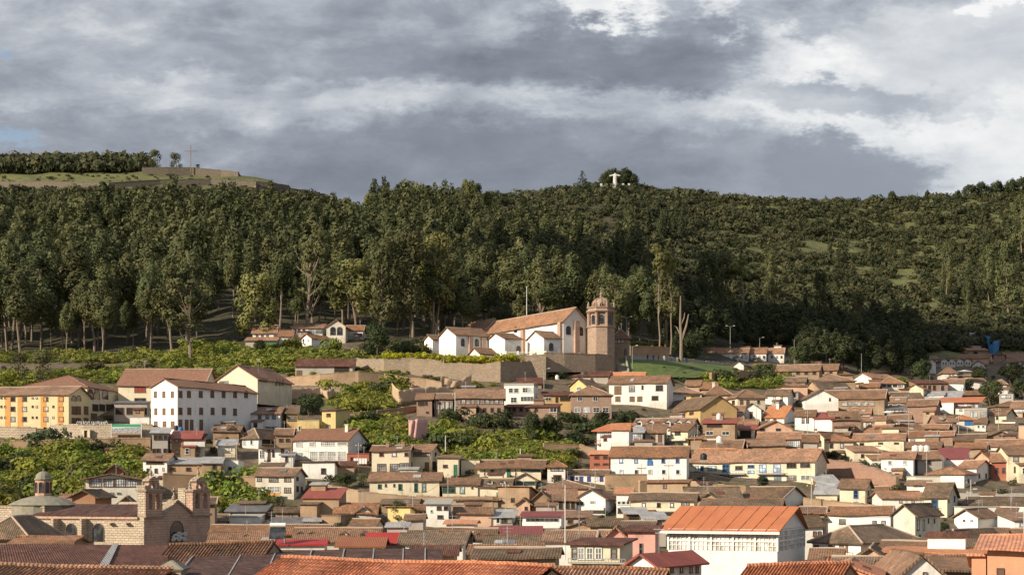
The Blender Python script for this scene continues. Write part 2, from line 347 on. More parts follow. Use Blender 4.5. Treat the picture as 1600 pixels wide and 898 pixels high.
# ------------------------------------------------------------------ the lie of the land: distance of the ground along each column of view
PROF = {
 -600: [(60,1075),(100,985),(150,925),(200,880),(235,840),(255,800),(300,705),(320,680),(345,655),(375,610),(420,570),(455,552),(800,320),(850,280),(900,266),(1000,262),(1300,300)],
 0:   [(60,1075),(100,985),(150,925),(200,880),(235,840),(255,800),(300,700),(320,674),(345,648),(375,600),(420,566),(455,550),(800,306),(850,280),(900,266),(1000,262),(1300,300)],
 200: [(60,1075),(100,985),(150,925),(200,880),(235,840),(255,800),(300,700),(320,674),(345,648),(375,600),(420,562),(455,546),(800,300),(850,276),(900,264),(1000,263),(1300,310)],
 400: [(60,1075),(100,985),(150,925),(200,880),(235,840),(262,795),(290,740),(320,690),(345,655),(375,612),(400,580),(425,550),(450,534),(800,308),(850,286),(880,275),(1000,290),(1300,340)],
 470: [(60,1075),(100,985),(150,925),(200,880),(235,840),(262,795),(290,740),(320,690),(345,655),(375,612),(400,580),(425,548),(450,532),(800,318),(850,300),(880,298),(1000,320),(1300,350)],
 560: [(60,1075),(100,985),(150,925),(200,880),(235,840),(262,795),(290,740),(320,690),(345,655),(375,610),(400,582),(425,552),(450,530),(560,470),(800,350),(900,335),(960,331),(1300,360)],
 800: [(60,1075),(100,985),(150,925),(200,880),(235,840),(262,795),(290,742),(305,708),(335,672),(352,652),(385,612),(405,590),(420,562),(436,553),(480,540),(560,480),(700,400),(900,318),(980,308),(1300,340)],
 960: [(60,1075),(100,985),(150,925),(200,880),(235,840),(265,795),(295,740),(320,706),(345,672),(365,650),(395,618),(410,598),(425,572),(442,553),(490,540),(560,490),(700,405),(900,306),(1000,293),(1300,330)],
 1200:[(60,1075),(100,985),(150,925),(200,880),(235,840),(265,795),(300,740),(335,695),(375,655),(425,612),(480,583),(540,560),(600,535),(800,415),(1000,314),(1300,350)],
 1400:[(60,1075),(100,985),(150,925),(200,880),(232,840),(264,795),(302,745),(345,695),(400,655),(470,614),(560,578),(640,548),(760,480),(1050,314),(1300,340)],
 1600:[(60,1075),(100,985),(150,925),(195,880),(230,840),(264,795),(305,748),(350,698),(420,655),(510,609),(610,566),(700,527),(780,480),(900,395),(1080,294),(1300,300)],
 2200:[(60,1075),(100,985),(150,925),(195,880),(230,840),(264,795),(305,748),(350,698),(420,655),(510,609),(610,566),(700,527),(780,480),(900,385),(1080,270),(1300,280)]}
DG = np.arange(60, 1301, 4.0)
PK = sorted(PROF)
ZT = np.array([[0.0] * len(DG)] * len(PK))
for i, k in enumerate(PK):
    a = np.array(PROF[k], float); z = (HY - np.interp(DG, a[:, 0], a[:, 1])) / F * DG
    ker = np.hanning(9); ker /= ker.sum(); zp = np.pad(z, 4, mode='edge'); ZT[i] = np.convolve(zp, ker, 'valid')
def zcol(px):
    px = min(max(px, PK[0]), PK[-1]); i = max(0, min(len(PK) - 2, int(np.searchsorted(PK, px)) - 1))
    f = (px - PK[i]) / (PK[i + 1] - PK[i]); f = f * f * (3 - 2 * f) * .5 + f * .5
    return ZT[i] * (1 - f) + ZT[i + 1] * f
def ground(x, y):
    return float(np.interp(y, DG, zcol(CX + x / y * F)))
def Dp(px, py):                                 # distance at which the ray through (px, py) meets the ground
    pr = HY - zcol(px) * F / DG
    pm = np.minimum.accumulate(pr)
    k = int(np.argmin(pr))
    return float(np.interp(-py, -pm[:k + 1], DG[:k + 1]))
def P(px, py, D): return Vector(((px - CX) / F * D, D, (HY - py) / F * D))
def G(px, py): D = Dp(px, py); return P(px, py, D)
# ------------------------------------------------------------------ ground
def inpoly(px, py, poly):
    ins = False; n = len(poly)
    for i in range(n):
        x1, y1 = poly[i]; x2, y2 = poly[(i + 1) % n]
        if (y1 > py) != (y2 > py) and px < (x2 - x1) * (py - y1) / (y2 - y1) + x1: ins = not ins
    return ins
LAWN = [(965, 562), (1145, 570), (1155, 585), (1080, 592), (985, 588)]
GREEN = [[(-50, 690), (225, 690), (222, 745), (150, 790), (-50, 800)], [(325, 755), (400, 755), (395, 800), (325, 800)],
         [(540, 655), (620, 640), (640, 665), (870, 680), (905, 700), (880, 735), (640, 720), (540, 700)],
         [(510, 600), (600, 585), (640, 600), (620, 640), (520, 640)], [(340, 535), (500, 545), (640, 560), (640, 585), (480, 580), (330, 590), (-50, 610), (-50, 590), (200, 570)],
         [(1090, 590), (1230, 590), (1230, 608), (1090, 604)], [(1160, 572), (1215, 575), (1245, 598), (1180, 598)]]
cols = list(range(-600, 2201, 20)); V = []; Fc = []; cov = []; lit = []
for px in cols:
    z = zcol(px)
    for j, D in enumerate(DG):
        py = HY - z[j] * F / D
        nz = (math.sin(px * .09 + D * .05) + math.sin(px * .043 - D * .11)) * (.25 if D < 460 else .9)
        V.append(((px - CX) / F * D, D, z[j] + nz * .5 - .25))
        g = 0.0
        if any(inpoly(px, py, q) for q in GREEN): g = 1.0
        if inpoly(px, py, LAWN): g = .8
        if D > 452 and py < 560: g = .45
        if D > 600 and px > 1000: g = .5
        if px < 560 and 262 < py < 300: g = .72 + .14 * math.sin(py * .8)
        if px > 1380 and 500 < py < 545: g = .7
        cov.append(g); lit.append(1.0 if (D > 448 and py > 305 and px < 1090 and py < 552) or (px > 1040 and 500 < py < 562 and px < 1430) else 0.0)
n = len(DG)
for i in range(len(cols) - 1):
    for j in range(n - 1): Fc.append((i * n + j, (i + 1) * n + j, (i + 1) * n + j + 1, i * n + j + 1))
me = bpy.data.meshes.new('hillside_ground'); me.from_pydata(V, [], Fc); me.update()
at = me.attributes.new('cover', 'FLOAT', 'POINT'); at.data.foreach_set('value', cov)
at = me.attributes.new('forest_floor', 'FLOAT', 'POINT'); at.data.foreach_set('value', lit)
me.polygons.foreach_set('use_smooth', [True] * len(Fc))
def fm(t, b):
    p = world_pos(t); a = t.new('ShaderNodeAttribute'); a.attribute_name = 'cover'; cvr = a.outputs['Fac']
    n1 = t.noise(p, .05, 7, .65); n2 = t.noise(p, .5, 6, .7)
    dirt = t.mix(t.rng(n2, .35, .65), (.085, .062, .042), (.21, .155, .105))
    dirt = t.mix(t.rng(t.noise(p, .16, 5, .7), .5, .6, 0, .75), dirt, (.06, .07, .025))
    grass = t.mix(t.rng(n1, .35, .65), (.045, .062, .018), (.15, .17, .045))
    grass = t.mix(t.rng(n2, .45, .65, 0, .85), grass, (.19, .15, .07))
    grass = t.mix(t.rng(t.noise(p, .22, 6, .7), .52, .62, 0, .5), grass, (.05, .06, .025))
    ff = t.m('MULTIPLY', t.m('ADD', cvr, t.m('MULTIPLY', t.m('SUBTRACT', n2, .5), 1.0)), 2.2, clamp=True)
    al = t.new('ShaderNodeAttribute'); al.attribute_name = 'forest_floor'  # ground under the woods coloured much darker
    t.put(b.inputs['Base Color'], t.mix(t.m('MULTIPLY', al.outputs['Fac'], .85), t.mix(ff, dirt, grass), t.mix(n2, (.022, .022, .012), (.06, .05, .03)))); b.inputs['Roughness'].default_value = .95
    bump(t, b, n2, .6)
M['soil'] = mat('soil_and_grass', fm)
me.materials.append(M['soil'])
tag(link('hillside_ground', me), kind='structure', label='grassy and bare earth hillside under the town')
g = MB(); g.face([(-9000, -3000, -14), (9000, -3000, -14), (9000, 12000, -14), (-9000, 12000, -14)])
tag(g.build('ground', 'soil'), kind='structure', label='flat valley ground')

# bright lawn below the plaza of the hill church
lb = MB(); rows = [(967, 562, 1148, 571), (975, 572, 1152, 577), (985, 583, 1120, 588), (992, 589, 1085, 592)]
for a, b_ in zip(rows, rows[1:]):
    for k in range(8):
        q = []
        for (r, kk) in ((b_, k), (b_, k + 1), (a, k + 1), (a, k)):
            f = kk / 8; w_ = G(r[0] + (r[2] - r[0]) * f, r[1] + (r[3] - r[1]) * f); q.append(w_ + Vector((0, 0, .35)))
        lb.face(q)
def fl(t, b):
    p = world_pos(t); t.put(b.inputs['Base Color'], t.mix(t.rng(t.noise(p, .4, 6, .7), .35, .7), (.06, .11, .02), (.14, .17, .04))); b.inputs['Roughness'].default_value = .9; bump(t, b, t.noise(p, 2.5, 5), .15)
M['lawn'] = mat('lawn_grass', fl)
tag(lb.build('lawn', 'lawn'), kind='structure', label='bright green sloping lawn below the church plaza')

# ------------------------------------------------------------------ foliage
def leaves(lobes, per, size, rs, squash=1.0, out=.8):
    """lobes: (x,y,z,rx,rz). leaf faces spread over and inside each lobe, turned outwards."""
    vs = []; fs = []; tone = []
    for (cx, cy, cz, rx, rz) in lobes:
        n_ = max(6, int(per * (rx * rx + rx * rz) / 2))
        dv = rs.normal(size=(n_, 3)); dv /= np.linalg.norm(dv, axis=1)[:, None]
        rad = rs.uniform(.5, 1.1, n_) ** .5
        c = np.array([cx, cy, cz]) + dv * rad[:, None] * np.array([rx, rx, rz])
        ax = (c - np.array([0, 0, c[:, 2].mean()])) * np.array([1, 1, .25]); ax /= (np.abs(ax).max() + 1e-6)
        nn = dv * out + ax * .5 + rs.normal(size=(n_, 3)) * .3 + np.array([0, 0, .12]); nn /= np.linalg.norm(nn, axis=1)[:, None]
        a = np.cross(nn, rs.normal(size=(n_, 3))); a /= np.linalg.norm(a, axis=1)[:, None] + 1e-9
        b = np.cross(nn, a); s1 = size * rs.uniform(.6, 1.3, n_)[:, None]; s2 = s1 * rs.uniform(.45, .8, n_)[:, None]
        k = sum(len(q) for q in vs); q = np.empty((n_, 4, 3))
        q[:, 0] = c - a * s1; q[:, 1] = c - b * s2; q[:, 2] = c + a * s1 + nn * s1 * .15; q[:, 3] = c + b * s2
        vs.append(q.reshape(-1, 3)); fs.append(np.arange(n_ * 4).reshape(-1, 4) + k)
        lt = rs.uniform(0, 1); tone.append(np.clip(lt + np.repeat(rs.normal(size=n_), 4) * .12, 0, 1))
    return np.concatenate(vs), np.concatenate(fs), np.concatenate(tone)
def np_mesh(name, v, f, tone, m_):
    me = bpy.data.meshes.new(name); nv = len(v); nf = len(f)
    me.vertices.add(nv); me.vertices.foreach_set('co', np.ascontiguousarray(v, np.float32).ravel())
    me.loops.add(nf * 4); me.loops.foreach_set('vertex_index', np.ascontiguousarray(f, np.int32).ravel())
    me.polygons.add(nf); me.polygons.foreach_set('loop_start', np.arange(0, nf * 4, 4, dtype=np.int32)); me.polygons.foreach_set('loop_total', np.full(nf, 4, np.int32))
    at = me.attributes.new('tone', 'FLOAT', 'POINT'); at.data.foreach_set('value', tone.astype(np.float32))
    me.materials.append(M[m_] if isinstance(m_, str) else m_); me.update(calc_edges=True); return me
def euc_lobes(rs, H, cr, c0, nl=15, rk=1.0):
    """tall uneven crown from height c0*H up, widest a third of the way up"""
    L = []
    for i in range(nl):
        f = (i + .5) / nl; z = H * (c0 + (1 - c0) * f)
        w = cr * (math.sin(min(1, f * .9 + .16) * math.pi) ** .7) * rs.uniform(.15, .68)
        a = rs.uniform(0, 2 * math.pi); r = cr * rk * rs.uniform(.36, .6) * (1.15 - .7 * f)
        L.append((w * math.cos(a), w * math.sin(a), z, r, r * rs.uniform(.95, 1.5)))
    return L
def trunk_mb(rs, H, r0, lobes, limbs=4, lean=.5, c0=.45):
    m_ = MB(); pts = []; x = y = 0
    for i in range(6):
        f = i / 5; pts.append((x, y, H * .88 * f - (.6 if i == 0 else 0))); x += rs.uniform(-lean, lean); y += rs.uniform(-lean, lean)
    m_.tube(pts, [r0 * (1 - .8 * i / 5) for i in range(6)], 6)
    for l in (lobes[:: max(1, len(lobes) // limbs)]):
        k = max(1, min(4, int(l[2] / H * 5 / .88) - 1)); a = pts[k]
        m_.tube([a, ((a[0] + l[0]) / 2, (a[1] + l[1]) / 2, (a[2] + l[2]) / 2 - .3), (l[0] * .9, l[1] * .9, l[2])], [r0 * .38, r0 * .25, r0 * .1], 5)
    return m_
rs = np.random.RandomState(3)
EUC = []
for i in range(9):
    H = 24; lob = euc_lobes(rs, H, rs.uniform(3.6, 5.4), rs.uniform(.40, .56), 20)
    v_, f_, tn = leaves(lob, 34, .38, rs, out=1.0)
    EUC.append((np_mesh('tree_crown', v_, f_, tn, 'euc'), trunk_mb(rs, H, .34, lob, 6).mesh('tree_trunk', 'bark'), H))
FAR = []
for i in range(7):
    H = 22; lob = euc_lobes(rs, H, rs.uniform(3.4, 5.2), rs.uniform(.30, .45), 15)
    FAR.append(leaves(lob, 17, .55, rs, out=1.0) + (H,))
ROUND = []
for i in range(4):
    lob = [(rs.uniform(-1, 1) * 3.4, rs.uniform(-1, 1) * 3.4, rs.uniform(4, 9.4), rs.uniform(1.5, 2.6), rs.uniform(1.5, 2.4)) for _ in range(15)] + [(0, 0, 6.5, 3.4, 3.4)]
    v_, f_, tn = leaves(lob, 22, .42, rs); H = 11
    ROUND.append((np_mesh('tree_crown', v_, f_, tn, 'eucdark'), trunk_mb(rs, 7, .3, lob, 4, .3).mesh('tree_trunk', 'barkdark'), H))
def bush_lobes(rs, r=2.4, nl=8):
    return [(rs.uniform(-.75, .75) * r, rs.uniform(-.75, .75) * r, rs.uniform(.25, .8) * r, r * rs.uniform(.34, .55), r * rs.uniform(.34, .55)) for _ in range(nl)] + [(0, 0, r * .5, r * .75, r * .62)]
BUSH = {}
for kind in ('olive', 'bright', 'eucdark', 'yellowbush'):
    BUSH[kind] = []
    for i in range(4):
        v_, f_, tn = leaves(bush_lobes(rs), 34, .30, rs); BUSH[kind].append(np_mesh('bush', v_, f_, tn, kind))
FARB = [leaves(bush_lobes(rs, 2.4, 6), 12, .50, rs, out=1.1) for _ in range(6)]
def tree(x, y, var, s, label, group=None, cat='tree', name='eucalyptus_tree', z=None, sxy=None):
    z = ground(x, y) - .3 if z is None else z
    e = empty(name, (x, y, z), rng.uniform(0, 6.28)); sx_ = sxy or s * rng.uniform(.95, 1.35); e.scale = (sx_, sx_, s)
    link('crown', var[0], e); link('trunk', var[1], e); return tag(e, label, cat, group)
def merged(name, items, m_, label):
    vs = []; fs = []; tn = []; k = 0
    for (src, x, y, z, s, sx_, rz) in items:
        c, s_ = math.cos(rz), math.sin(rz); v0 = src[0]
        q = np.empty_like(v0); q[:, 0] = (v0[:, 0] * c - v0[:, 1] * s_) * sx_ + x; q[:, 1] = (v0[:, 0] * s_ + v0[:, 1] * c) * sx_ + y; q[:, 2] = v0[:, 2] * s + z
        vs.append(q); fs.append(src[1] + k); k += len(q); tn.append(np.clip(src[2] * .6 + rng.uniform(-.15, .5), 0, 1))
    return tag(link(name, np_mesh(name, np.concatenate(vs), np.concatenate(fs), np.concatenate(tn), m_)), label, kind='stuff')
def zpix(x, y, z): return CX + x / y * F, HY - z / y * F

# forest on the hill
FOREST = [(-150, 560), (-150, 312), (120, 318), (300, 322), (420, 334), (520, 346), (560, 350), (640, 338), (740, 340), (800, 372), (900, 400), (1010, 440), (1060, 500), (1060, 548), (700, 548), (560, 535), (520, 540), (400, 536), (250, 556)]
cand = []
for ix in range(-70, 60):
    for iy in range(0, 75):
        y = 445 + iy * 8.8 + rng.uniform(-4.3, 4.3); x = ix * 8.8 + rng.uniform(-4.3, 4.3)
        if y > 1000: continue
        z = ground(x, y); px, py = zpix(x, y, z)
        if px < -120 or px > 1120: continue
        if not inpoly(px, py, FOREST): continue
        if inpoly(px, py, [(560, 560), (560, 528), (640, 526), (660, 540), (930, 542), (930, 570)]): continue
        if (375 < px < 610 and py > 519) or (310 < px < 410 and py > 500): continue
        cand.append((y, x, z, px, py))
cand.sort()
NIND = 262
ind, rest = [], []
front = cand[:]
front.sort(key=lambda c: -(c[4]) + rng.uniform(-6, 6))
for c in front:
    (ind if len(ind) < NIND else rest).append(c)
zones = [(-200, 170, 'pale trunked eucalyptus among the tall trees above the yellow school'), (170, 360, 'tall eucalyptus in the dark wood above the long red roof'),
         (360, 540, 'tall eucalyptus in the wood behind the villa with arches'), (540, 760, 'tall eucalyptus with olive crown in the grove left of the white church'),
         (760, 930, 'tall eucalyptus standing behind the white church roof'), (930, 1300, 'tall eucalyptus in the wood right of the bell tower')]
for (y, x, z, px, py) in ind:
    var = EUC[rng.randrange(len(EUC))]; s = rng.choice((.6, .8, .95, 1.1, 1.25)) * rng.uniform(.9, 1.08)
    if py < 520: s *= .95
    if 440 < px < 580 and py < 395: s *= .35
    if px > 960: s *= .8
    for a, b_, lab in zones:
        if a <= px < b_: break
    tree(x, y, var, s, lab, lab + 's')
it = []
for (y, x, z, px, py) in rest:
    s = rng.choice((.5, .7, .85, 1.0, 1.15, 1.3)) * rng.uniform(.9, 1.1)
    if px > 700: s *= .85
    if 440 < px < 578 and py < 398: s *= .34
    elif py < 366 and px < 540: s *= .36
    elif py < 380: s *= .8
    it.append((FAR[rng.randrange(len(FAR))], x, y, z - .5, s, s * rng.uniform(.95, 1.4), rng.uniform(0, 6.28)))
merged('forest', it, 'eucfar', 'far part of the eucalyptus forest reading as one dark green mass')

# scrub on the slopes
SCRUB = [[(740, 300), (960, 294), (1250, 316), (1480, 310), (1700, 292), (1700, 500), (1400, 540), (1240, 545), (1080, 540), (1060, 500), (1000, 440), (900, 400), (800, 372), (740, 345)]]
items = []
ys = 600
while ys < 1095:
    st_ = 4.9 + (ys - 600) / 500 * 1.0
    for ix in range(-20, 110):
        x = ix * st_ + rng.uniform(-1.8, 1.8); y = ys + rng.uniform(-1.8, 1.8); z = ground(x, y); px, py = zpix(x, y, z)
        if -100 < px < 1760 and inpoly(px, py, SCRUB[0]):
            row = math.sin((z) * .42 + math.sin(x * .02) * 2)
            if row < -.6 and rng.random() < .6: continue
            if inpoly(px, py, [(1250, 375), (1380, 372), (1400, 395), (1260, 400)]) and rng.random() < .7: continue
            if inpoly(px, py, [(1330, 425), (1420, 420), (1450, 445), (1340, 455)]) and rng.random() < .6: continue
            if rng.random() < .1: continue
            items.append((py, x, y, z, px))
    ys += st_
for ix in range(-95, 10):                      # left hill top: bushes behind the terraces, and between terraces and wood
    for iy in range(60):
        x = ix * 4.2 + rng.uniform(-2, 2); y = 760 + iy * 4.2 + rng.uniform(-2, 2); z = ground(x, y); px, py = zpix(x, y, z)
        if -100 < px < 225 and py < 271 and y > 880: items.append((0, x, y, z, px))
        elif -100 < px < 545 and 299 + max(0, px - 380) * .12 < py < 335 and rng.random() < .8: items.append((0, x, y, z, px))
        elif 520 < px < 560 and 325 < py < 350: items.append((0, x, y, z, px))
for k in range(700):
    px, py = rng.uniform(1385, 1680), rng.uniform(498, 548)
    if rng.random() < .15: continue
    q = G(px, py); items.append((0, q.x, q.y, q.z, px))
items.sort(reverse=True)
for k, (py, x, y, z, px) in enumerate(items[:70]):
    if x is None: continue
    o = link('hillside_bush', BUSH['olive'][k % 4]); s = rng.uniform(.8, 1.5); o.location = (x, y, z - .3); o.scale = (s * 1.15, s * 1.15, s); o.rotation_euler[2] = rng.uniform(0, 6)
    lab = 'dark bush low on the wooded slope above the row of gabled houses' if px < 1330 else 'olive bush on the lower slope above the blue tarpaulin'
    tag(o, lab, 'bush', lab.replace('bush', 'bushes'))
it = []
for (py, x, y, z, px) in items[70:]:
    s = rng.choice((.7, .9, 1.1, 1.3, 1.3, 1.7)) * rng.uniform(.85, 1.2) * (1.35 if (px < 230 and y > 880) else 1); it.append((FARB[rng.randrange(6)], x, y, z - .4, s * (1.4 if (px < 230 and y > 880) else 1.05), s * 1.2, rng.uniform(0, 6.28)))
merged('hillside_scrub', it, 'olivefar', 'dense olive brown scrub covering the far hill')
# ------------------------------------------------------------------ houses
REG = [0, 0, 1.0]
def reg(x, y, k=340 / 1600): REG[:] = [x, y, k]
def tx(x): return REG[0] + x * REG[2]
def ty(y): return REG[1] + y * REG[2]
WST = {  # style: frame material, pane material, shape
 'd': ('fbrown', 'dark', 'win'), 'w': ('fwhite', 'dark', 'win'), 'W': ('fwhite', 'midglass', 'grid'), 'g': ('fgreen', 'dark', 'win'), 'b': ('fblue', 'dark', 'win'),
 'n': ('fnavy', 'dark', 'win'), 'k': ('fgrey', 'dark', 'win'), 'r': ('fred', 'dark', 'win'), 'D': ('fbrown', 'fbrown', 'door'), 'B': ('fblue', 'fblue', 'door'), 'N': ('fnavy', 'fnavy', 'door'),
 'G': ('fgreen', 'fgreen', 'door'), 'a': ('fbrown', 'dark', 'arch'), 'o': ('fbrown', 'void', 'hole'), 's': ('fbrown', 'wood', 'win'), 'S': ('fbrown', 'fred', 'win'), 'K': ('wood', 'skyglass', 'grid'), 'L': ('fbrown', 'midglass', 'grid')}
def opening(parent, org, ux, nx, w, h, st):
    """a window or door centred at org on a wall running along ux with outward normal nx"""
    fm_, pm, shape = WST[st]; rz = math.atan2(ux.y, ux.x)
    fr = min(.09, w * .14); f = MB(); p = MB(); w2, h2 = w / 2, h / 2
    if shape == 'arch':
        n_ = 8; ar = [(w2 * math.cos(math.pi * i / n_), h2 - w2 + w2 * math.sin(math.pi * i / n_)) for i in range(n_ + 1)]
        inner = [(-w2, -h2), (w2, -h2)] + ar
        outer = [(-w2 - fr, -h2), (w2 + fr, -h2)] + [((w2 + fr) * math.cos(math.pi * i / n_), h2 - w2 + (w2 + fr) * math.sin(math.pi * i / n_)) for i in range(n_ + 1)]
        m_ = len(inner)
        for i in range(1, m_):
            j = (i + 1) % m_
            if i == m_ - 0: break
            a, b_, c_, d_ = outer[i], outer[j], inner[j], inner[i]
            f.hexa([(a[0], -.09, a[1]), (b_[0], -.09, b_[1]), (b_[0], 0, b_[1]), (a[0], 0, a[1])], [(d_[0], -.09, d_[1]), (c_[0], -.09, c_[1]), (c_[0], 0, c_[1]), (d_[0], 0, d_[1])])
        p.prism(inner, -.03, 0)
    else:
        f.box(-w2, -w2 + fr, -.09, 0, -h2, h2); f.box(w2 - fr, w2, -.09, 0, -h2, h2)
        f.box(-w2 + fr, w2 - fr, -.09, 0, h2 - fr, h2)
        if shape != 'door': f.box(-w2 - .05, w2 + .05, -.14, 0, -h2 - .02, -h2 + fr)
        nv = max(1, round(w / (.42 if shape == 'grid' else .75))) if shape != 'hole' else 1
        nh = max(1, round(h / .5)) if shape == 'grid' else (2 if shape == 'win' and h > 1.1 else 1)
        for i in range(1, nv): xx = -w2 + w * i / nv; f.box(xx - .03, xx + .03, -.075, 0, -h2 + fr, h2 - fr)
        for i in range(1, nh): zz = -h2 + h * i / nh; f.box(-w2 + fr, w2 - fr, -.07, 0, zz - .025, zz + .025)
        if shape == 'door': p.box(-w2 + fr, w2 - fr, -.045, 0, -h2, h2 - fr)
        else: p.box(-w2 + fr, w2 - fr, -.03, 0, -h2 + fr, h2 - fr)
    if pm == 'dark' and shape == 'win': pm = ('dark', 'dark', 'dark', 'midglass', 'skyglass')[int(abs(org.x * 7.3 + org.z * 3.1 + w * 11)) % 5]
    nm = 'door' if shape == 'door' or (st == 'o' and h > 1.7 and h > w) else 'window'
    o = f.build(nm, fm_, parent); o.location = org; o.rotation_euler = (0, 0, rz)
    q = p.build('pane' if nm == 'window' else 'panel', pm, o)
    return o
def slabgrid(mb, a, b, c, d, th, mi=0, nu=None, nv=None, amp=.05, seed=0):
    """roof slope: a-b eave, d-c ridge; sagging slightly; uv in metres"""
    a, b, c, d = map(Vector, (a, b, c, d)); L = max((b - a).length, (c - d).length); H_ = max((d - a).length, (c - b).length)
    nu = nu or max(1, min(14, int(L / 1.6))); nv = nv or max(1, min(4, int(H_ / 1.6)))
    r_ = random.Random(seed); nrm = (b - a).cross(d - a); nrm.normalize() if nrm.length else None
    if nrm.z < 0: nrm = -nrm
    ph = r_.uniform(0, 6); G_ = [[None] * (nv + 1) for _ in range(nu + 1)]; UV = {}
    for i in range(nu + 1):
        for j in range(nv + 1):
            u, v_ = i / nu, j / nv; p = (a.lerp(b, u)).lerp(d.lerp(c, u), v_)
            dz = (math.sin(u * L * .55 + ph) * amp + r_.uniform(-amp, amp) * .5)
            G_[i][j] = p + Vector((0, 0, dz)); UV[i, j] = ((p - a).dot((b - a).normalized()), v_ * H_)
    up = nrm * th
    for i in range(nu):
        for j in range(nv):
            q = [G_[i][j], G_[i + 1][j], G_[i + 1][j + 1], G_[i][j + 1]]; uvs = [UV[i, j], UV[i + 1, j], UV[i + 1, j + 1], UV[i, j + 1]]
            mb.face([p + up for p in q], mi, uvs)
            mb.face([p for p in q[::-1]], mi, uvs[::-1])
    for j in range(nv):
        mb.face([G_[0][j + 1], G_[0][j], G_[0][j] + up, G_[0][j + 1] + up], mi); mb.face([G_[nu][j], G_[nu][j + 1], G_[nu][j + 1] + up, G_[nu][j] + up], mi)
    for i in range(nu):
        mb.face([G_[i][0], G_[i + 1][0], G_[i + 1][0] + up, G_[i][0] + up], mi); mb.face([G_[i + 1][nv], G_[i][nv], G_[i][nv] + up, G_[i + 1][nv] + up], mi)
NH = [0]
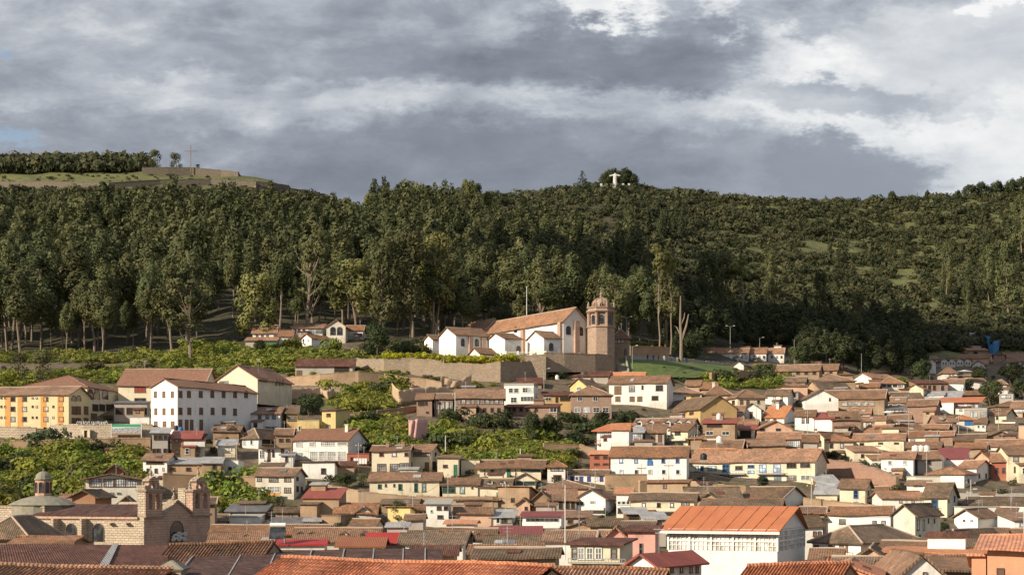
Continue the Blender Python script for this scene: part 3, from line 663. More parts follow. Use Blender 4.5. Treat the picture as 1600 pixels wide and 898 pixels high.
def H(label, wall, roof, rt, x0, x1, yr, ye, yb, x2=None, dep=8, win=(), D=None, cat='house', name=None, oh=.45, th=.16, group=None, bal=(), extra=None, yaw=None, base=2.5, chim=(), lit=None):
    """x0..x1 front face, yr ridge, ye eave, yb foot of the front wall, x2 far edge of the visible side face (all in the region's pixels)"""
    NH[0] += 1; seed = NH[0]
    x0, x1, yr, ye, yb = tx(x0), tx(x1), ty(yr), ty(ye), ty(yb)
    if x2 is None and yaw is None and x1 - x0 > 16 and NH[0] % 4 and rt != 'h':
        sp = min(.13 * (x1 - x0), 6.5) * (.6 + .4 * ((NH[0] * 37) % 10) / 10); x1 -= sp; x2 = (x1 + sp - REG[0]) / REG[2]
    xc = (x0 + x1) / 2
    if D is None: D = Dp(xc, yb)
    s = D / F
    left = False
    if x2 is not None:
        x2 = tx(x2); left = x2 < x0
    if yaw is None:
        if x2 is None: th_ = 0.0
        else:
            side = (x0 - x2) if left else (x2 - x1); al = math.atan(((x0 if left else x1) - CX) / F)
            a = math.asin(max(-.92, min(.92, side * s / dep)))
            th_ = (a - al) if left else (-a - al)
    else: th_ = R(yaw)
    u = Vector((math.cos(th_), math.sin(th_), 0)); nb = Vector((-math.sin(th_), math.cos(th_), 0))   # along the front; to the back
    t0, t1 = (x0 - CX) / F, (x1 - CX) / F
    if left: B_ = Vector((t1 * D, D, 0)); B0 = None
    # anchor: the front corner nearest the camera
    A = Vector((t0 * D, D, 0)); W_ = (t1 * A.y - A.x) / (u.x - t1 * u.y)
    if left or x2 is None: pass
    else:                                        # the right front corner is the near one: put it at D
        Bc = Vector((t1 * D, D, 0)); W_ = (Bc.x - t0 * Bc.y) / (u.x - t0 * u.y); A = Bc - u * W_
    if x2 is not None:
        t2 = x2 / 1.0; t2 = (x2 - CX) / F; c0 = A if left else A + u * W_
        den = (nb.x - t2 * nb.y)
        if abs(den) > 1e-4:
            dd = (t2 * c0.y - c0.x) / den
            if 2 < dd < 60: dep = dd
    zb = (HY - yb) / F * D; ze = (HY - ye) / F * D
    W_ = max(W_, .8)
    root = empty(name or 'house', (A.x, A.y, zb), th_); tag(root, label, cat, group, 'thing')
    he = max(ze - zb, .6)
    # ridge height: from the ridge pixel at the ridge's own distance
    mid = {'e': .5, 'h': .5, 'g': 0, 's': 1, 'b': 0, 'f': 0}[rt]
    yrD = (A + u * W_ / 2 + nb * dep * mid).y
    hr = (HY - yr) / F * yrD - zb
    hr = max(hr, he + (.25 if rt in 'sb' else .06 * dep if rt != 'f' else 0.0)); hr = min(hr, he + (.62 * dep if rt in 'eh' else .45 * W_ if rt == 'g' else .5 * dep))
    w = MB(); o = oh; dz = -.0
    def bxw(poly, front=True):
        pass
    z0 = -base
    if rt in 'ehf':
        w.face([(0, 0, z0), (W_, 0, z0), (W_, 0, he), (0, 0, he)]); w.face([(W_, dep, z0), (0, dep, z0), (0, dep, he), (W_, dep, he)])
        if rt == 'e':
            w.face([(W_, 0, z0), (W_, dep, z0), (W_, dep, he), (W_, dep / 2, hr), (W_, 0, he)]); w.face([(0, dep, z0), (0, 0, z0), (0, 0, he), (0, dep / 2, hr), (0, dep, he)])
            w.face([(0, 0, he), (W_, 0, he), (W_, dep / 2, hr), (0, dep / 2, hr)]); w.face([(W_, dep, he), (0, dep, he), (0, dep / 2, hr), (W_, dep / 2, hr)])
        else:
            w.face([(W_, 0, z0), (W_, dep, z0), (W_, dep, he), (W_, 0, he)]); w.face([(0, dep, z0), (0, 0, z0), (0, 0, he), (0, dep, he)]); w.face([(0, 0, he), (W_, 0, he), (W_, dep, he), (0, dep, he)])
    elif rt == 'g':
        w.face([(0, 0, z0), (W_, 0, z0), (W_, 0, he), (W_ / 2, 0, hr), (0, 0, he)]); w.face([(W_, dep, z0), (0, dep, z0), (0, dep, he), (W_ / 2, dep, hr), (W_, dep, he)])
        w.face([(W_, 0, z0), (W_, dep, z0), (W_, dep, he), (W_, 0, he)]); w.face([(0, dep, z0), (0, 0, z0), (0, 0, he), (0, dep, he)])
        w.face([(0, 0, he), (W_ / 2, 0, hr), (W_ / 2, dep, hr), (0, dep, he)]); w.face([(W_ / 2, 0, hr), (W_, 0, he), (W_, dep, he), (W_ / 2, dep, hr)])
    else:
        hf, hb = (he, hr) if rt == 's' else (hr, he)
        w.face([(0, 0, z0), (W_, 0, z0), (W_, 0, hf), (0, 0, hf)]); w.face([(W_, dep, z0), (0, dep, z0), (0, dep, hb), (W_, dep, hb)])
        w.face([(W_, 0, z0), (W_, dep, z0), (W_, dep, hb), (W_, 0, hf)]); w.face([(0, dep, z0), (0, 0, z0), (0, 0, hf), (0, dep, hb)]); w.face([(0, 0, hf), (W_, 0, hf), (W_, dep, hb), (0, dep, hb)])
    w.build('wall', wall, root)
    r = MB(); e = .03; tiled = roof.startswith('tile')
    if rt == 'e':
        k = (hr - he) / (dep / 2); zo = he - o * k + e
        slabgrid(r, (-o, -o, zo), (W_ + o, -o, zo), (W_ + o, dep / 2, hr + e), (-o, dep / 2, hr + e), th, seed=seed, amp=.075 if tiled else .01)
        slabgrid(r, (W_ + o, dep + o, zo), (-o, dep + o, zo), (-o, dep / 2, hr + e), (W_ + o, dep / 2, hr + e), th, seed=seed + 1, amp=.075 if tiled else .01)
        rl = [((-o, dep / 2, hr + th + .03), (W_ + o, dep / 2, hr + th + .03))]
        if tiled and seed % 3 == 0: rl += [((W_ + o - .1, -o, zo + th + .02), (W_ + o - .1, dep / 2, hr + th + .02))]
    elif rt == 'g':
        k = (hr - he) / (W_ / 2); zo = he - o * k + e
        slabgrid(r, (-o, dep + o, zo), (-o, -o, zo), (W_ / 2, -o, hr + e), (W_ / 2, dep + o, hr + e), th, seed=seed, amp=.075 if tiled else .01)
        slabgrid(r, (W_ + o, -o, zo), (W_ + o, dep + o, zo), (W_ / 2, dep + o, hr + e), (W_ / 2, -o, hr + e), th, seed=seed + 1, amp=.075 if tiled else .01)
        rl = [((W_ / 2, -o, hr + th + .03), (W_ / 2, dep + o, hr + th + .03))]
    elif rt == 'h':
        hi = min(dep, W_) / 2; k = (hr - he) / hi; zo = he - o * k + e
        if W_ >= dep: r1, r2 = (hi, dep / 2, hr + e), (W_ - hi, dep / 2, hr + e)
        else: r1, r2 = (W_ / 2, hi, hr + e), (W_ / 2, dep - hi, hr + e)
        c_ = [(-o, -o, zo), (W_ + o, -o, zo), (W_ + o, dep + o, zo), (-o, dep + o, zo)]
        if W_ >= dep: sl_ = [(c_[0], c_[1], r2, r1), (c_[1], c_[2], r2, r2), (c_[2], c_[3], r1, r2), (c_[3], c_[0], r1, r1)]
        else: sl_ = [(c_[0], c_[1], r1, r1), (c_[1], c_[2], r2, r1), (c_[2], c_[3], r2, r2), (c_[3], c_[0], r1, r2)]
        for q in sl_: slabgrid(r, *q, th, seed=seed, amp=0.0)
        up = Vector((0, 0, th)); V_ = lambda p: tuple(Vector(p) + up)
        rl = [(V_(r1), V_(r2)), (V_(c_[0]), V_(r1)), (V_(c_[1]), V_(r1 if W_ < dep else r2)), (V_(c_[2]), V_(r2))]
    elif rt in 'sb':
        hf, hb = (he, hr) if rt == 's' else (hr, he); k = (hb - hf) / dep
        slabgrid(r, (-o, -o, hf - o * k + e), (W_ + o, -o, hf - o * k + e), (W_ + o, dep + o, hb + o * k + e), (-o, dep + o, hb + o * k + e), th, seed=seed, amp=.04 if tiled else .01)
        rl = []
    else:
        r.box(-.1, W_ + .1, -.1, dep + .1, he, he + .14); rl = []
        if oh > .3: 
            for q in ((0, W_, 0, .2), (0, W_, dep - .2, dep), (0, .2, .2, dep - .2), (W_ - .2, W_, .2, dep - .2)): r.box(q[0], q[1], q[2], q[3], he + .142, he + .5)
    ro = r.build('roof', roof, root)
    if tiled and rl:
        c_ = MB()
        for a, b_ in rl:
            a, b_ = Vector(a), Vector(b_)
            if (b_ - a).length > .5:
                nseg = max(2, int((b_ - a).length / 2)); pts = [a.lerp(b_, i / nseg) + Vector((0, 0, random.Random(seed + i).uniform(-.04, .04))) for i in range(nseg + 1)]
                c_.tube(pts, .13, 6)
        c_.build('ridge_tiles', 'ridge' if seed % 2 else roof, ro)
    r2 = random.Random(seed * 7 + 1)
    if tiled and rt in 'egs' and W_ > 4 and r2.random() < .22:      # sheet patches and skylights on the slope
        for _ in range(r2.choice((1, 1, 2))):
            pm_ = MB(); f0, v0 = r2.uniform(.1, .7), r2.uniform(.15, .5); pw, pl = r2.uniform(.8, 1.6), r2.uniform(.22, .4)
            if rt == 'g': k_ = (hr - he) / (W_ / 2); y0_ = dep * f0; q = [(W_ - W_ / 2 * v0, y0_, he + k_ * W_ / 2 * v0), (W_ - W_ / 2 * v0, y0_ + pw, he + k_ * W_ / 2 * v0), (W_ - W_ / 2 * (v0 + pl), y0_ + pw, he + k_ * W_ / 2 * (v0 + pl)), (W_ - W_ / 2 * (v0 + pl), y0_, he + k_ * W_ / 2 * (v0 + pl))]
            else: dd_ = dep / 2 if rt == 'e' else dep; k_ = (hr - he) / dd_; q = [(W_ * f0, dd_ * v0, he + k_ * dd_ * v0), (W_ * f0 + pw, dd_ * v0, he + k_ * dd_ * v0), (W_ * f0 + pw, dd_ * (v0 + pl), he + k_ * dd_ * (v0 + pl)), (W_ * f0, dd_ * (v0 + pl), he + k_ * dd_ * (v0 + pl))]
            slabgrid(pm_, *[(a, b_, c_ + th + .06) for a, b_, c_ in q], .05, nu=1, nv=1, amp=0); pm_.build('roof_patch', r2.choice(('metal', 'metalrust', 'metaldark')), ro)
    if r2.random() < .3:
        am_ = MB(); ax_, ay_ = W_ * r2.uniform(.2, .8), dep * (.5 if rt in 'eh' else .3); at_ = hr + r2.uniform(1.2, 2.2); am_.tube([(ax_, ay_, he), (ax_, ay_, at_)], .035, 5); am_.box(ax_ - .5, ax_ + .5, ay_ - .02, ay_ + .02, at_ - .2, at_ - .16); am_.box(ax_ - .35, ax_ + .35, ay_ - .02, ay_ + .02, at_ - .5, at_ - .46); am_.build('antenna', 'steel', ro)
    if seed % 5 in (1, 3) and W_ > 5 and name in (None, 'house') and rt in 'es':     # a room built on top, behind the ridge
        rw, r0 = min(W_ * .6, r2.uniform(2.2, 3.8)), r2.uniform(.05, .6); r0 = min(W_ * r0, W_ - rw); y0_ = dep * (.56 if rt == 'e' else .7); y1_ = min(dep, y0_ + 2.6); tz = hr + r2.uniform(.5, 1.3); rb_ = MB(); rb_.hexa([(r0, y0_, he), (r0 + rw, y0_, he), (r0 + rw, y1_, he), (r0, y1_, he)], [(r0, y0_, tz), (r0 + rw, y0_, tz), (r0 + rw, y1_, tz + .4), (r0, y1_, tz + .4)]); rr_ = rb_.build('rooftop_room', r2.choice((wall, 'white', 'brick', 'grey', 'cream')), root)
        rq = MB(); slabgrid(rq, (r0 - .3, y0_ - .3, tz + .01), (r0 + rw + .3, y0_ - .3, tz + .01), (r0 + rw + .3, y1_ + .3, tz + .48), (r0 - .3, y1_ + .3, tz + .48), .1, amp=.02); rq.build('rooftop_room_roof', r2.choice(('metal', 'tile', 'tilebrown', 'metalrust', 'tilebrown')), rr_)
    if seed % 5 in (0, 1, 2) and W_ > 4.5 and he > 2.2 and name in (None, 'house') and len(win) < 3:      # a low extension against the front
        ew, ed, eh = W_ * r2.uniform(.28, .45), r2.uniform(1.6, 2.6), he * r2.uniform(.5, .68); e0 = r2.uniform(0, W_ - ew); em = r2.choice((wall, 'adobe', 'grey', 'adobe2')); eb = MB()
        eb.hexa([(e0, -ed, -base), (e0 + ew, -ed, -base), (e0 + ew, -.003, -base), (e0, -.003, -base)], [(e0, -ed, eh - .45), (e0 + ew, -ed, eh - .45), (e0 + ew, -.003, eh), (e0, -.003, eh)]); en = eb.build('extension', em, root)
        er = MB(); slabgrid(er, (e0 - .2, -ed - .3, eh - .48), (e0 + ew + .2, -ed - .3, eh - .48), (e0 + ew + .2, -.01, eh + .03), (e0 - .2, -.01, eh + .03), .1, amp=.03); er.build('extension_roof', r2.choice((roof, 'metal', 'metalrust', 'tilebrown')), en)
        opening(en, Vector((e0 + ew * .4, -ed - .004, eh * .45)), Vector((1, 0, 0)), None, .8, 1.2 if eh > 2 else .6, r2.choice('odw'))
    # eave trim under the front
    if wall in ('white', 'bwhite', 'cream', 'lyellow') and rt in 'eh' and W_ > 5:
        m_ = MB(); m_.box(-.02, W_ + .02, -.12, -.002, he - .28, he - .06); m_.build('cornice', 'trim', root)
    # openings
    rot = Matrix.Rotation(-th_, 3, 'Z')
    def place(px_, py_, w_, h_, st):
        px_, py_ = tx(px_), ty(py_); tt = (px_ - CX) / F
        uu = (tt * A.y - A.x) / (u.x - tt * u.y)
        if -.2 <= uu <= W_ + .2:
            y_ = (A + u * uu).y; z_ = (HY - py_) / F * y_ - zb; sc = y_ / F * REG[2]
            ww = w_ * sc / max(.3, math.cos(th_ )); hh = h_ * sc
            ww = min(ww, W_ - .1); uu = min(max(uu, ww / 2 + .03), W_ - ww / 2 - .03)
            return opening(root, Vector((uu, -.004, z_)), Vector((1, 0, 0)), None, max(ww, .3), max(hh, .3), st)
        if x2 is None: return
        c0 = A if left else A + u * W_
        vv = (tt * c0.y - c0.x) / (nb.x - tt * nb.y)
        if not (0 <= vv <= dep): return
        y_ = (c0 + nb * vv).y; z_ = (HY - py_) / F * y_ - zb; sc = y_ / F * REG[2]
        f_ = abs(nb.x) + .12; ww = min(w_ * sc / max(.25, f_), dep * .4, 3.2); hh = h_ * sc
        vv = min(max(vv, ww / 2 + .05), dep - ww / 2 - .05)
        return opening(root, Vector((-.004 if left else W_ + .004, vv, z_)), Vector((0, -1 if left else 1, 0)), None, max(ww, .3), max(hh, .3), st)
    for row in win:
        y_, xs, w_, h_, st = row
        for x_ in (xs if isinstance(xs, (list, tuple)) else [xs]): place(x_, y_, w_, h_, st)
    for (bx0, bx1, by, bh, mt) in bal:          # balcony: slab, rail
        f0 = ((tx(bx0) - CX) / F * A.y - A.x) / (u.x - (tx(bx0) - CX) / F * u.y); f1 = ((tx(bx1) - CX) / F * A.y - A.x) / (u.x - (tx(bx1) - CX) / F * u.y)
        z_ = (HY - ty(by)) / F * A.y - zb; h_ = bh * REG[2] * s
        bb = MB(); bb.box(f0, f1, -1.0, -.005, z_ - h_ - .12, z_ - h_); bo = bb.build('balcony', 'concrete' if mt != 'wood' else 'wood', root)
        rb = MB()
        if mt in ('fwhite', 'white_paint', 'bwhite', 'cream', 'yellow', 'orangepanel'):
            rb.box(f0, f1, -1.0, -.92, z_ - h_, z_)
        else:
            rb.box(f0, f1, -1.0, -.95, z_ - .06, z_); nb_ = max(3, int((f1 - f0) / .3))
            for i in range(nb_ + 1): xx = f0 + (f1 - f0 - .05) * i / nb_; rb.box(xx, xx + .05, -.99, -.95, z_ - h_, z_ - .06)
        rb.build('railing', mt, bo)
    for (cx_, hh_, mt) in chim:
        cb = MB(); f0 = (tx(cx_) - x0) / (x1 - x0) * W_; top = hr + hh_
        cb.box(f0 - .3, f0 + .3, dep * .35, dep * .35 + .6, he, top); cb.box(f0 - .4, f0 + .4, dep * .35 - .1, dep * .35 + .7, top + .002, top + .15); cb.build('chimney', mt, ro)
    root['dims'] = [W_, dep, he, hr]
    if extra: extra(root, W_, dep, he, hr)
    return root
# ================================================================== region A: the schools (0,560)
reg(0, 560)
def yellow_panels(root, W_, dep, he, hr):
    for f in (.274, .424, .70, .90):
        m_ = MB(); xx = W_ * f; m_.box(xx - .62, xx + .62, -.05, -.002, 0, he - .35); m_.build('orange_panel', 'orangepanel', root)
H('long three storey pale yellow school block with orange strips between its windows', 'lyellow', 'tilebrown', 'e', -110, 505, 214, 264, 505, x2=665, dep=11, name='school_building', cat='school',
  win=[(298, [95, 180, 337, 450], 36, 34, 'd'), (370, [95, 180, 337, 450], 36, 36, 'd'), (445, [95, 180, 337, 450], 36, 36, 'd'), (352, [10, 38, 240, 270, 392], 14, 17, 'd'), (432, [10, 38, 240, 270, 392], 14, 17, 'd'), (290, [10, 38, 240, 270], 14, 12, 'd'),
       (290, [542, 577], 22, 38, 'a'), (380, [542, 577, 632], 20, 60, 's'), (455, [542, 577, 632], 20, 40, 's')], extra=yellow_panels)
H('cream school wing with big dark arches under a wide brick red hipped roof', 'cream', 'tilered', 'h', 150, 640, 132, 210, 470, x2=870, dep=17, name='school_building', cat='school', D=338,
  win=[(262, [655, 710, 772], 42, 74, 'a'), (360, [700, 750, 800, 840], 30, 50, 'o'), (420, [690, 800], 60, 36, 's')])
H('long school hall under an even orange red roof with cream gable strip at its end', 'cream', 'tilered', 'e', 870, 1500, 82, 196, 430, dep=14, name='school_building', cat='school', D=352,
  win=[(228, 1030, 84, 44, 'S'), (315, 1030, 84, 52, 'd'), (335, 935, 42, 36, 'd'), (350, [1085], 30, 60, 'd')], x2=1600)
H('tall white three storey building with rows of brown shuttered windows', 'bwhite', 'tilered', 'g', 1112, 1305, 170, 206, 585, x2=1891, dep=25, name='white_building', cat='building', th=.2, oh=.35, D=312,
  win=[(263, [1143, 1205, 1268], 22, 46, 's'), (388, [1146, 1206, 1268], 22, 48, 's'), (488, [1146, 1210, 1270], 28, 56, 's'),
       (262, [1326, 1388, 1475, 1560, 1643, 1727, 1808], 24, 50, 's'), (386, [1326, 1391, 1478, 1562, 1645], 24, 52, 's'), (486, [1326, 1372, 1408, 1478], 22, 76, 's'), (392, 1727, 24, 50, 's')])
H('small white house with red brown shed roof stepping below the tall white building', 'adobe', 'metalred', 's', 1262, 1490, 540, 590, 722, dep=6, win=[(605, 1300, 26, 24, 'd'), (686, 1302, 30, 26, 'd')])
H('cream two storey house with long railed balcony under the shed roof', 'cream', 'metalrust', 's', 1352, 1512, 560, 600, 728, dep=6, win=[(676, [1380, 1402, 1424], 18, 44, 'W'), (676, [1450, 1470], 14, 40, 'W')], bal=[(1354, 1508, 610, 34, 'fwhite')])
H('unfinished grey concrete frame of open floors left of the small adobe house', 'grey', 'metal', 's', 1118, 1250, 512, 548, 715, dep=6, win=[(580, [1145, 1180, 1220], 28, 34, 'o'), (680, [1125, 1165, 1215], 28, 40, 'o')], cat='shed', name='unfinished_house')
H('white two storey house with a wooden loggia strip below its brown tiled roof', 'bwhite', 'tilebrown', 'e', 1052, 1228, 706, 748, 858, x2=1300, dep=7, win=[(766, 1138, 128, 20, 'o'), (823, [1088, 1147], 22, 34, 'd'), (812, 1200, 12, 24, 'd')])
H('long cream and earth coloured wall house with a grey sheet roof', 'adobe2', 'metal', 's', 1228, 1640, 734, 775, 868, dep=8, win=[(812, [1268, 1385], 34, 26, 'd'), (798, 1578, 32, 40, 'd')])
H('cream lean-to with flat roof beside the right bell gable', 'cream', 'metalrust', 's', 1165, 1325, 868, 880, 935, dep=4, oh=.3)
# ================================================================== region C (320,560)
reg(320, 560)
H('cream hall with a plain blank gable and brown roof above the tall white building', 'cream', 'tilered', 'g', 92, 388, 52, 150, 250, x2=640, dep=16, name='school_building', cat='school', D=345,
  win=[(178, 140, 72, 26, 'L'), (157, 428, 56, 26, 'd'), (175, [525, 548, 570], 12, 44, 'd')])
H('small white house with three blue windows and blue base windows', 'bwhite', 'tilebrown', 'e', 342, 552, 364, 405, 525, x2=602, dep=7, win=[(428, [404, 460, 508], 26, 32, 'n'), (512, [370, 415, 462, 512], 30, 22, 'n')])
H('low yellow grey house with grated window joined to the blue windowed house', 'ochre', 'tilegrey', 's', 602, 688, 350, 405, 518, dep=6, win=[(442, 640, 62, 34, 'L')])
H('low yellow annex with flat roof left of the small yellow tower house', 'yellow', 'concrete', 'f', 680, 862, 452, 455, 530, dep=6, oh=.1, win=[(512, 697, 20, 36, 'w')])
H('small yellow tower house with one window above the other', 'yellow', 'metalrust', 's', 862, 962, 374, 386, 524, x2=1068, dep=7, win=[(415, 910, 32, 26, 'd'), (495, 910, 26, 22, 'k')], oh=.3)
H('tumbledown timber shack with a wooden frame beside a white gutted roof', 'adobe', 'tilegrey', 'e', 60, 250, 495, 535, 640, dep=7, win=[(525, 75, 30, 30, 'o'), (525, 210, 60, 30, 'o')])
H('white house with patched grey roof and a dark timber gallery at its right', 'bwhite', 'tilegrey', 'h', 238, 395, 522, 582, 660, x2=620, dep=12, win=[(616, [292, 344], 22, 36, 'w'), (615, [450, 520], 60, 60, 'o')])
H('white lower house with tall dark doors under the timber gallery', 'bwhite', 'wood', 'f', 395, 610, 655, 662, 778, dep=6, oh=.1, win=[(702, [410, 428], 10, 54, 'w'), (712, 472, 20, 90, 'D'), (696, 503, 16, 54, 'd'), (708, 574, 26, 100, 'D')], bal=[(398, 640, 628, 26, 'wood')])
H('cream shack with flat grey sheet roof and a railed terrace', 'cream', 'metal', 's', 96, 235, 600, 640, 735, dep=6, win=[(665, 126, 26, 40, 'w'), (660, 182, 22, 30, 'w')], bal=[(140, 270, 706, 40, 'wood')])
H('small plain white box house with one little window', 'bwhite', 'concrete', 'f', 138, 246, 745, 748, 858, dep=5, x2=285, oh=.1, win=[(808, 186, 26, 26, 'd')])
H('pale adobe house with one window and a grey sheet roof at a wall corner', 'adobe2', 'metal', 's', -20, 135, 730, 770, 905, dep=6, win=[(797, 70, 28, 40, 'd')])
H('big white two storey house with a glazed ground floor veranda and brick gable end', 'white', 'tilered', 'e', 650, 1052, 524, 598, 755, x2=1192, dep=11, chim=[(990, .9, 'pale')],
  win=[(630, 694, 48, 38, 'W'), (628, 790, 46, 34, 'W'), (620, 903, 105, 40, 'W'), (616, 1010, 74, 42, 'W'), (714, 692, 54, 52, 'W'), (716, [802, 870, 935, 1005], 62, 70, 'W'), (787, [675, 703], 20, 36, 'w')])
H('low red house with white laundry hanging on its front', 'redwall', 'metalred', 'f', 1045, 1222, 695, 700, 772, dep=4, oh=.1, win=[(742, 1080, 20, 40, 'd')])
H('low white house with a brown door under a wide tiled slope', 'bwhite', 'tilebrown', 'b', 718, 955, 762, 806, 880, dep=6, win=[(826, 872, 36, 44, 'd')], x2=None)
H('cream two storey house with bay windows and a yellow balcony, above the green patch', 'pale', 'tilebrown', 'e', 372, 655, 810, 862, 1024, x2=740, dep=8,
  win=[(886, 400, 34, 32, 'L'), (890, 505, 70, 32, 'L'), (888, 608, 50, 34, 'L'), (962, 415, 46, 34, 'd'), (960, 505, 95, 46, 'W'), (966, 608, 50, 40, 'L'), (882, 680, 14, 30, 'd'), (955, 680, 14, 40, 'd'), (958, 712, 10, 36, 'd')], bal=[(455, 565, 985, 22, 'orangepanel')])
# ================================================================== region E (320,708)
reg(320, 708)
H('cream house with five green shuttered openings beside the long tiled roof', 'cream', 'tilebrown', 'e', 1212, 1745, 148, 200, 320, dep=8, x2=None,
  win=[(242, 1285, 26, 34, 'g'), (246, 1436, 28, 46, 'g'), (250, 1552, 26, 66, 'g'), (250, 1610, 30, 62, 'g'), (234, 1330, 8, 22, 'd'), (234, 1392, 8, 22, 'd')])
H('cream two storey house with red framed ground floor panels by the green slope', 'cream', 'tilebrown', 'e', 1228, 1530, -52, -18, 130, dep=8, D=288,
  win=[(4, [1298, 1392, 1488], 32, 36, 'r'), (104, 1300, 66, 58, 'L'), (104, 1396, 72, 58, 'L'), (98, 1490, 68, 58, 'L')], chim=[(1330, .6, 'brick'), (1445, .7, 'brick')])
H('brick shed with red sheet roof sloping left to the green bush', 'adobe', 'metalred', 's', 722, 985, 262, 332, 392, x2=1040, dep=7, D=252, oh=.3)
H('square adobe tower house with a pale strip door', 'adobe', 'tilegrey', 's', 702, 824, 345, 372, 500, x2=900, dep=6)
H('low adobe cottage under a ragged tile roof left of the adobe tower', 'adobe2', 'tilegrey', 'e', 520, 702, 405, 432, 490, dep=5, win=[(462, 630, 18, 30, 'd')], name='cottage')
H('adobe block with flat mud top in front of a tiled roof', 'adobe', 'tilegrey', 'f', 858, 1000, 452, 458, 540, x2=1100, dep=5, oh=.1)
H('low cottage with tile roof crossed by one grey sheet', 'grey', 'tile', 'e', 960, 1255, 374, 440, 500, dep=6, name='cottage', x2=None)
H('pale greenish gable end cottage beside the thin tree', 'pale', 'tilebrown', 'g', 1112, 1240, 400, 440, 500, dep=6, name='cottage')
H('yellow cottage with long lean roof and a low window', 'yellow', 'tilebrown', 'b', 1345, 1510, 398, 462, 500, x2=1600, dep=6, win=[(478, 1430, 34, 14, 'd')], name='cottage')
H('long tiled roof house between the thin tree and the adobe block', 'pale', 'tilebrown', 'e', 1060, 1245, 488, 545, 580, x2=1318, dep=7, oh=.3)
H('dark sheet roofed shed on posts left of the adobe wall', 'wood', 'metaldark', 's', 165, 440, 378, 428, 480, dep=6, name='shed', cat='shed', win=[(450, [230, 300], 30, 30, 'o')])
H('adobe shed behind the dark sheet roof', 'adobe', 'tilegrey', 's', 262, 455, 340, 368, 440, dep=5, name='shed', cat='shed')
H('white box house with plain walls and low flat top between tiled roofs', 'bwhite', 'concrete', 's', 182, 440, 452, 468, 540, dep=6, oh=.15)
H('small tiled cottage with a white gable left of the white box house', 'white', 'tilegrey', 'e', 35, 175, 455, 500, 540, dep=6, name='cottage')
H('open shelter with crumpled dark blue sheet roof', 'wood', 'metaldark', 's', 470, 730, 478, 520, 545, dep=5, name='shelter', cat='shelter')
H('long low tiled roof with one grey skylight sheet', 'adobe', 'tile', 'e', 45, 920, 534, 600, 640, dep=9, D=196, name='row_house')
H('brown tiled roof with a single small white dormer', 'pale', 'tilebrown', 'e', 40, 470, 585, 655, 700, dep=8, D=176, name='row_house')
H('brown tiled roof with four small white dormers in a row', 'pale', 'tilebrown', 'e', 660, 1290, 558, 655, 690, dep=9, D=180, name='row_house')
H('long pale orange tiled roof behind the rusty sheet roof', 'pale', 'tile', 'e', -10, 410, 658, 715, 760, dep=8, D=156, name='row_house')
H('white block carrying a white rooftop tank frame among the roofs', 'bwhite', 'concrete', 'f', 418, 520, 632, 636, 720, dep=5, D=160, oh=.1)
H('long low building with bright red sheet roof', 'white', 'metalscarlet', 'e', 520, 900, 655, 684, 720, dep=6, D=158, oh=.3, name='shed', cat='shed')
H('building with a plain brown roof and white gable edge beside the red roof', 'white', 'metalbrown', 'e', 985, 1330, 626, 690, 730, dep=8, D=158)
H('large scarlet sheet roof with white trimmed left edge', 'white', 'metalscarlet', 'e', 1190, 1550, 592, 668, 720, dep=9, D=166, oh=.4)
H('dark old tiled roof with low eave right of the scarlet roof', 'adobe', 'tilegrey', 'e', 1440, 1960, 590, 672, 720, dep=9, D=164, name='row_house')
# ================================================================== region F (640,560)
reg(640, 560)
H('cream house with loggia and small gable at the foot of the bushes', 'cream', 'tilebrown', 'e', -10, 155, 640, 682, 830, x2=222, dep=7, win=[(704, 92, 130, 30, 'L'), (704, 190, 14, 32, 'd'), (790, 10, 20, 56, 'L'), (792, 128, 30, 62, 's'), (785, 180, 34, 60, 'o')])
H('low cream wall house with a tall green door', 'cream', 'tilebrown', 's', 205, 378, 716, 730, 862, dep=5, win=[(822, 336, 26, 86, 'G'), (790, 262, 34, 24, 'd')])
H('plain cream walled yard building with a flat mud top', 'cream', 'tilegrey', 'f', 378, 515, 742, 745, 838, dep=4, oh=.1)
H('cream hacienda house with green doors and a long tiled roof', 'cream', 'tilebrown', 'e', 515, 985, 752, 800, 872, dep=9, win=[(838, [608, 728], 26, 62, 'G'), (815, 890, 145, 32, 'g'), (835, [550, 668, 780], 12, 50, 'w')], oh=.9)
H('brick barn corner with three dark top windows at the left end of the long gallery', 'brick', 'tilebrown', 'e', 52, 180, 262, 302, 420, dep=9, win=[(330, [68, 84, 100], 14, 30, 'o'), (395, 130, 20, 14, 'o'), (328, 122, 18, 30, 'd')], x2=None)
H('wooden gallery house section with blue grey glazing under tiles', 'brick', 'tilebrown', 'e', 182, 335, 262, 298, 420, dep=8, win=[(345, [205, 240, 275, 312], 26, 60, 'K')])
H('long brick house with an upstairs glazed wooden gallery over the bushes', 'brick', 'tilebrown', 'e', 336, 692, 230, 290, 430, dep=9, win=[(318, [360, 395, 430, 465, 500, 535, 570, 605, 640, 675], 26, 34, 'K'), (378, [415, 500, 550, 606, 655], 24, 34, 'o')])
H('modern white house with wide black windows on two floors', 'bwhite', 'concrete', 'f', 695, 942, 192, 196, 345, dep=8, oh=.35, win=[(234, [744, 784], 34, 34, 'w'), (231, [852, 908], 46, 36, 'w'), (304, 765, 44, 40, 'w'), (295, 882, 96, 34, 'w')])
H('low brick house with sheet roof and lower windows below the modern white house', 'brick', 'metalrust', 's', 700, 1110, 340, 356, 425, dep=6, win=[(378, [1058], 52, 34, 'w'), (376, [730, 770, 820, 870, 930], 26, 26, 'o')])
H('brick house with a broad tiled gable roof and white framed windows on two floors', 'brick', 'tilebrown', 'h', 1190, 1485, 208, 268, 435, dep=9, win=[(295, [1252, 1366], 36, 34, 'w'), (377, [1148, 1235, 1304, 1372, 1442], 48, 38, 'w')])
